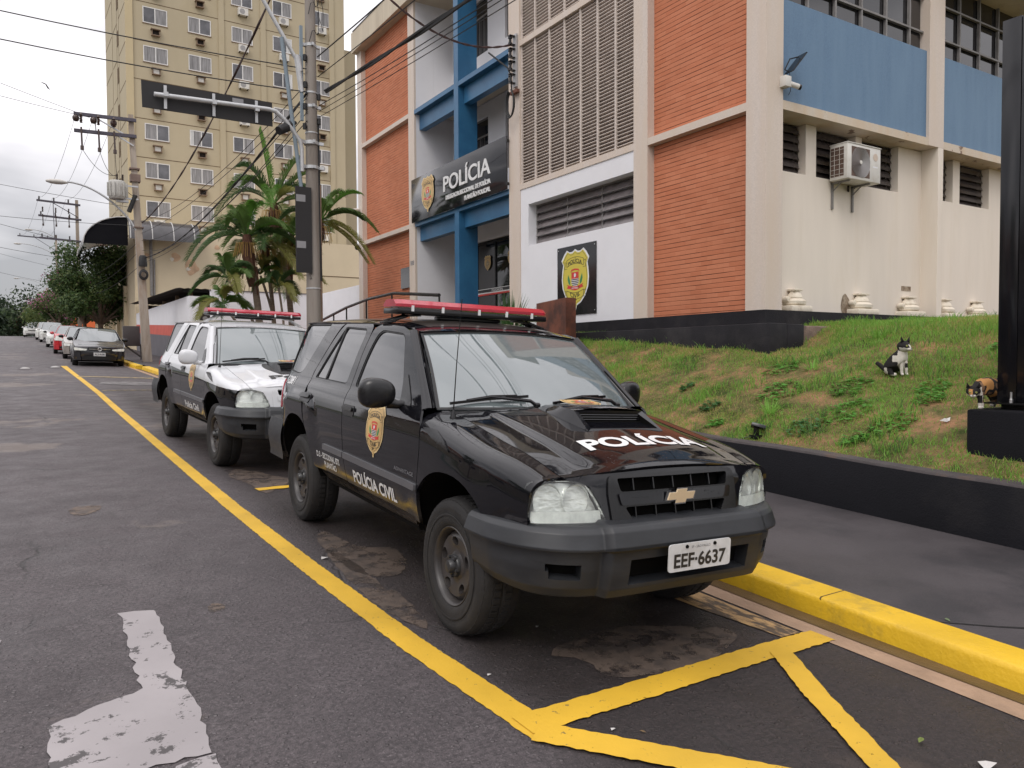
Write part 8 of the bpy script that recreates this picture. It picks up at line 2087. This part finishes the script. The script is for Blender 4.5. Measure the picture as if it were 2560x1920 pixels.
skin('body', nd, ed, cat2, [FW, FBk, FO, FBr], cm2)
def hm2(q):
    if q.z < -.012 and q.x > -.0: return 0
    if q.x > .02 and q.y < -.002 and q.y > -.03 and q.z > -.01 and q.z < .03: return 2
    return 1
cat_head(cat2, Vector((.108,.080,.155)), R(58), 1.05, [FW, FBk, FO], hm2, R(24))
# ================================================================== SMALL THINGS
for i, (x, y, lab) in enumerate(((-.18,31.4,'left one of two round road studs'),(.73,32.1,'right one of two round road studs next to the yellow line end'))):
    t = thing('road_stud', lab, 'road stud', (x, y, gz(x, y)), 0, 'road studs'); mb = MB(); mb.lathe([(.16,0),(.13,.04),(.06,.065),(0,.07)], 14, 0); mb.build('cap', mat('stud_metal', (.35,.34,.33), rough=.5) if i == 0 else bpy.data.materials['stud_metal'], t, smooth=60); mb = MB(); mb.lathe([(.24,0),(.22,.012),(.14,.014)], 14, 0); mb.build('collar', M_ASPH, t)
def leaf(x, y, z, s_, a, lab, col=(.20,.26,.14)):
    mb = MB(); c, d = math.cos(a), math.sin(a); P = [(0,0,.012),(.5,.35,.02),(1,.18,.03),(1.25,0,.015),(1,-.25,.03),(.5,-.42,.025),(-.35,.02,.004)]
    mb.add([(x+s_*(p[0]*c-p[1]*d), y+s_*(p[0]*d+p[1]*c), z+s_*p[2]*8) for p in P], [(0,1,2,3),(0,3,4,5),(6,1,0),(6,0,5)]); return tag(mb.build('fallen_leaf', leafmat('fallen_leaf_mat', col)), lab, 'leaf')
leaf(4.22, 2.28, szf(4.2, 2.28)+.004, .028, 1.2, 'pale green leaf lying on the dark sidewalk')
leaf(2.98, 1.72, gz(2.98,1.72)+.014, .03, .3, 'small leaf at the bottom edge beside the yellow diagonal', (.22,.28,.08))
leaf(2.05, 2.30, gz(2.05,2.3)+.006, .018, 2.2, 'dry brown leaf inside the yellow hatched box', (.22,.15,.08))
M_LIT = mat('litter', (.55,.53,.51), rough=.6)
for x, y, s_, lab in ((1.68,5.15,.024,'white paper scrap on the asphalt beside the yellow line'),(1.76,3.04,.01,'tiny white fleck inside the yellow corner'),(1.95,2.38,.010,'tiny white fleck in the hatched box'),(3.05,1.50,.035,'crumpled white paper at the bottom edge'),(2.30,3.45,.009,'tiny white fleck under the front bumper')):
    mb = MB(); z = gz(x, y)+.005; mb.add([(x-s_,y-s_*.5,z),(x+s_,y-s_*.6,z+s_*.4),(x+s_*.8,y+s_*.5,z+s_*.2),(x-s_*.7,y+s_*.6,z+s_*.5)], [(0,1,2,3)]); tag(mb.build('litter', M_LIT), lab, 'litter')
mb = MB()
x, y = 7.17, 3.94; z = lawn_z(x, y)+.02; mb.add([(x-.05,y+.02,z),(x-.015,y-.01,z+.025),(x+.02,y+.01,z+.01),(x+.06,y-.02,z+.03),(x+.02,y-.035,z+.0),(x-.02,y-.03,z-.01)], [(0,1,5),(1,2,4,5),(2,3,4)])
tag(mb.build('litter', M_LIT), 'torn white plastic in the grass left of the plinth', 'litter')
mb = MB(); c = Vector(onY(131, 220, 60)[:1]+(60,)+onY(131, 220, 60)[1:]); mb.add([c+Vector(p) for p in ((0,0,0),(-.28,0,.10),(-.14,.05,.14),(.05,0,.05),(.10,0,-.22),(.28,.05,-.30),(.02,0,-.06))], [(0,1,2,3),(0,3,5,4),(0,6,4)]); tag(mb.build('bird', MC['black']), 'small dark bird flying in the sky at the left', 'bird')
spiky('grass_tuft', 6.62,4.95,lawn_z(6.62,4.95),34,.34,GR[4],'tall blue green weed with long blades near the wall edge',21,.004,'weed')
spiky('grass_tuft', 6.95,5.75,lawn_z(6.95,5.75),60,.26,GR[3],'dense light green grass tuft right of the floodlight',22,.004,'weed')
spiky('grass_tuft', 9.2,5.9,lawn_z(9.2,5.9),50,.26,GR[2],'grass tuft on the upper bank right of the sitting cat',23,.005,'weed')
spiky('grass_tuft', 8.15,6.1,lawn_z(8.15,6.1),50,.2,GR[3],'grass tuft up the slope left of the sitting cat',24,.004,'weed')
# rooftop aerial beside the tower
ae = thing('rooftop_aerial', 'thin lattice aerial visible between the tower and the police station', 'aerial', (26.5, 63, 20)); mb = MB()
for dx in (-.25,.25): mb.tube([(dx,0,0),(dx*.6,0,6)], .04, 4)
for k in range(10): mb.tube([(-.25+.02*k,0,k*.6),(.25-.02*k,0,(k+1)*.6)], .03, 4)
mb.tube([(-.9,0,4.4),(.9,0,4.6)], .04, 4); mb.build('mast', M_GALV, ae)
# ================================================================== OPPOSITE SIDE OF THE STREET (seen in reflections)
M_TILE = mat('clay_roof_tiles', (.20,.085,.05), rough=.85, var=.3, vs=2); M_OPP = mat('opposite_house_wall', (.38,.33,.27), rough=.85, var=.1); 
for i, (y0, w_, h_) in enumerate(((-6,11,3.3),(7,12,3.0),(22,13,3.4),(38,14,5.2))):
    hs = thing('house', ['low tiled house across the street behind the camera','low tiled house across the street beside the camera','low tiled house across the street ahead of the camera','two-storey house further up across the street'][i], 'house', (-16, y0, zprof(y0+5)))
    mb = MB(); mb.box(-7,0,0,w_,-.6,h_); mb.build('wall', M_OPP, hs)
    mb = MB(); mb.add([(-7.5,-.4,h_),(.7,-.4,h_),(.7,w_+.4,h_),(-7.5,w_+.4,h_),(-3.5,1.5,h_+1.9),(-3.5,w_-1.5,h_+1.9)], [(0,1,4),(1,2,5,4),(2,3,5),(3,0,4,5),(0,3,2,1)]); mb.build('roof', M_TILE, hs)
    mb = MB(); mb.box(.001,.05,1.5,3.5,.9,2.1); mb.box(.001,.05,w_-4,w_-2,.9,2.1); mb.build('window', M_GLD, hs)
tree('street_tree', -11.3, 8, zprof(8)+.1, 2.2, 2.6, 2600, LV[:3], 'tree on the opposite sidewalk beside the camera', 51, .26, 8, cz=3.9)
tree('street_tree', -11.3, 20, zprof(20)+.1, 2.2, 2.9, 2600, LV[:3], 'tree on the opposite sidewalk ahead of the camera', 52, .26, 8, cz=4.0)
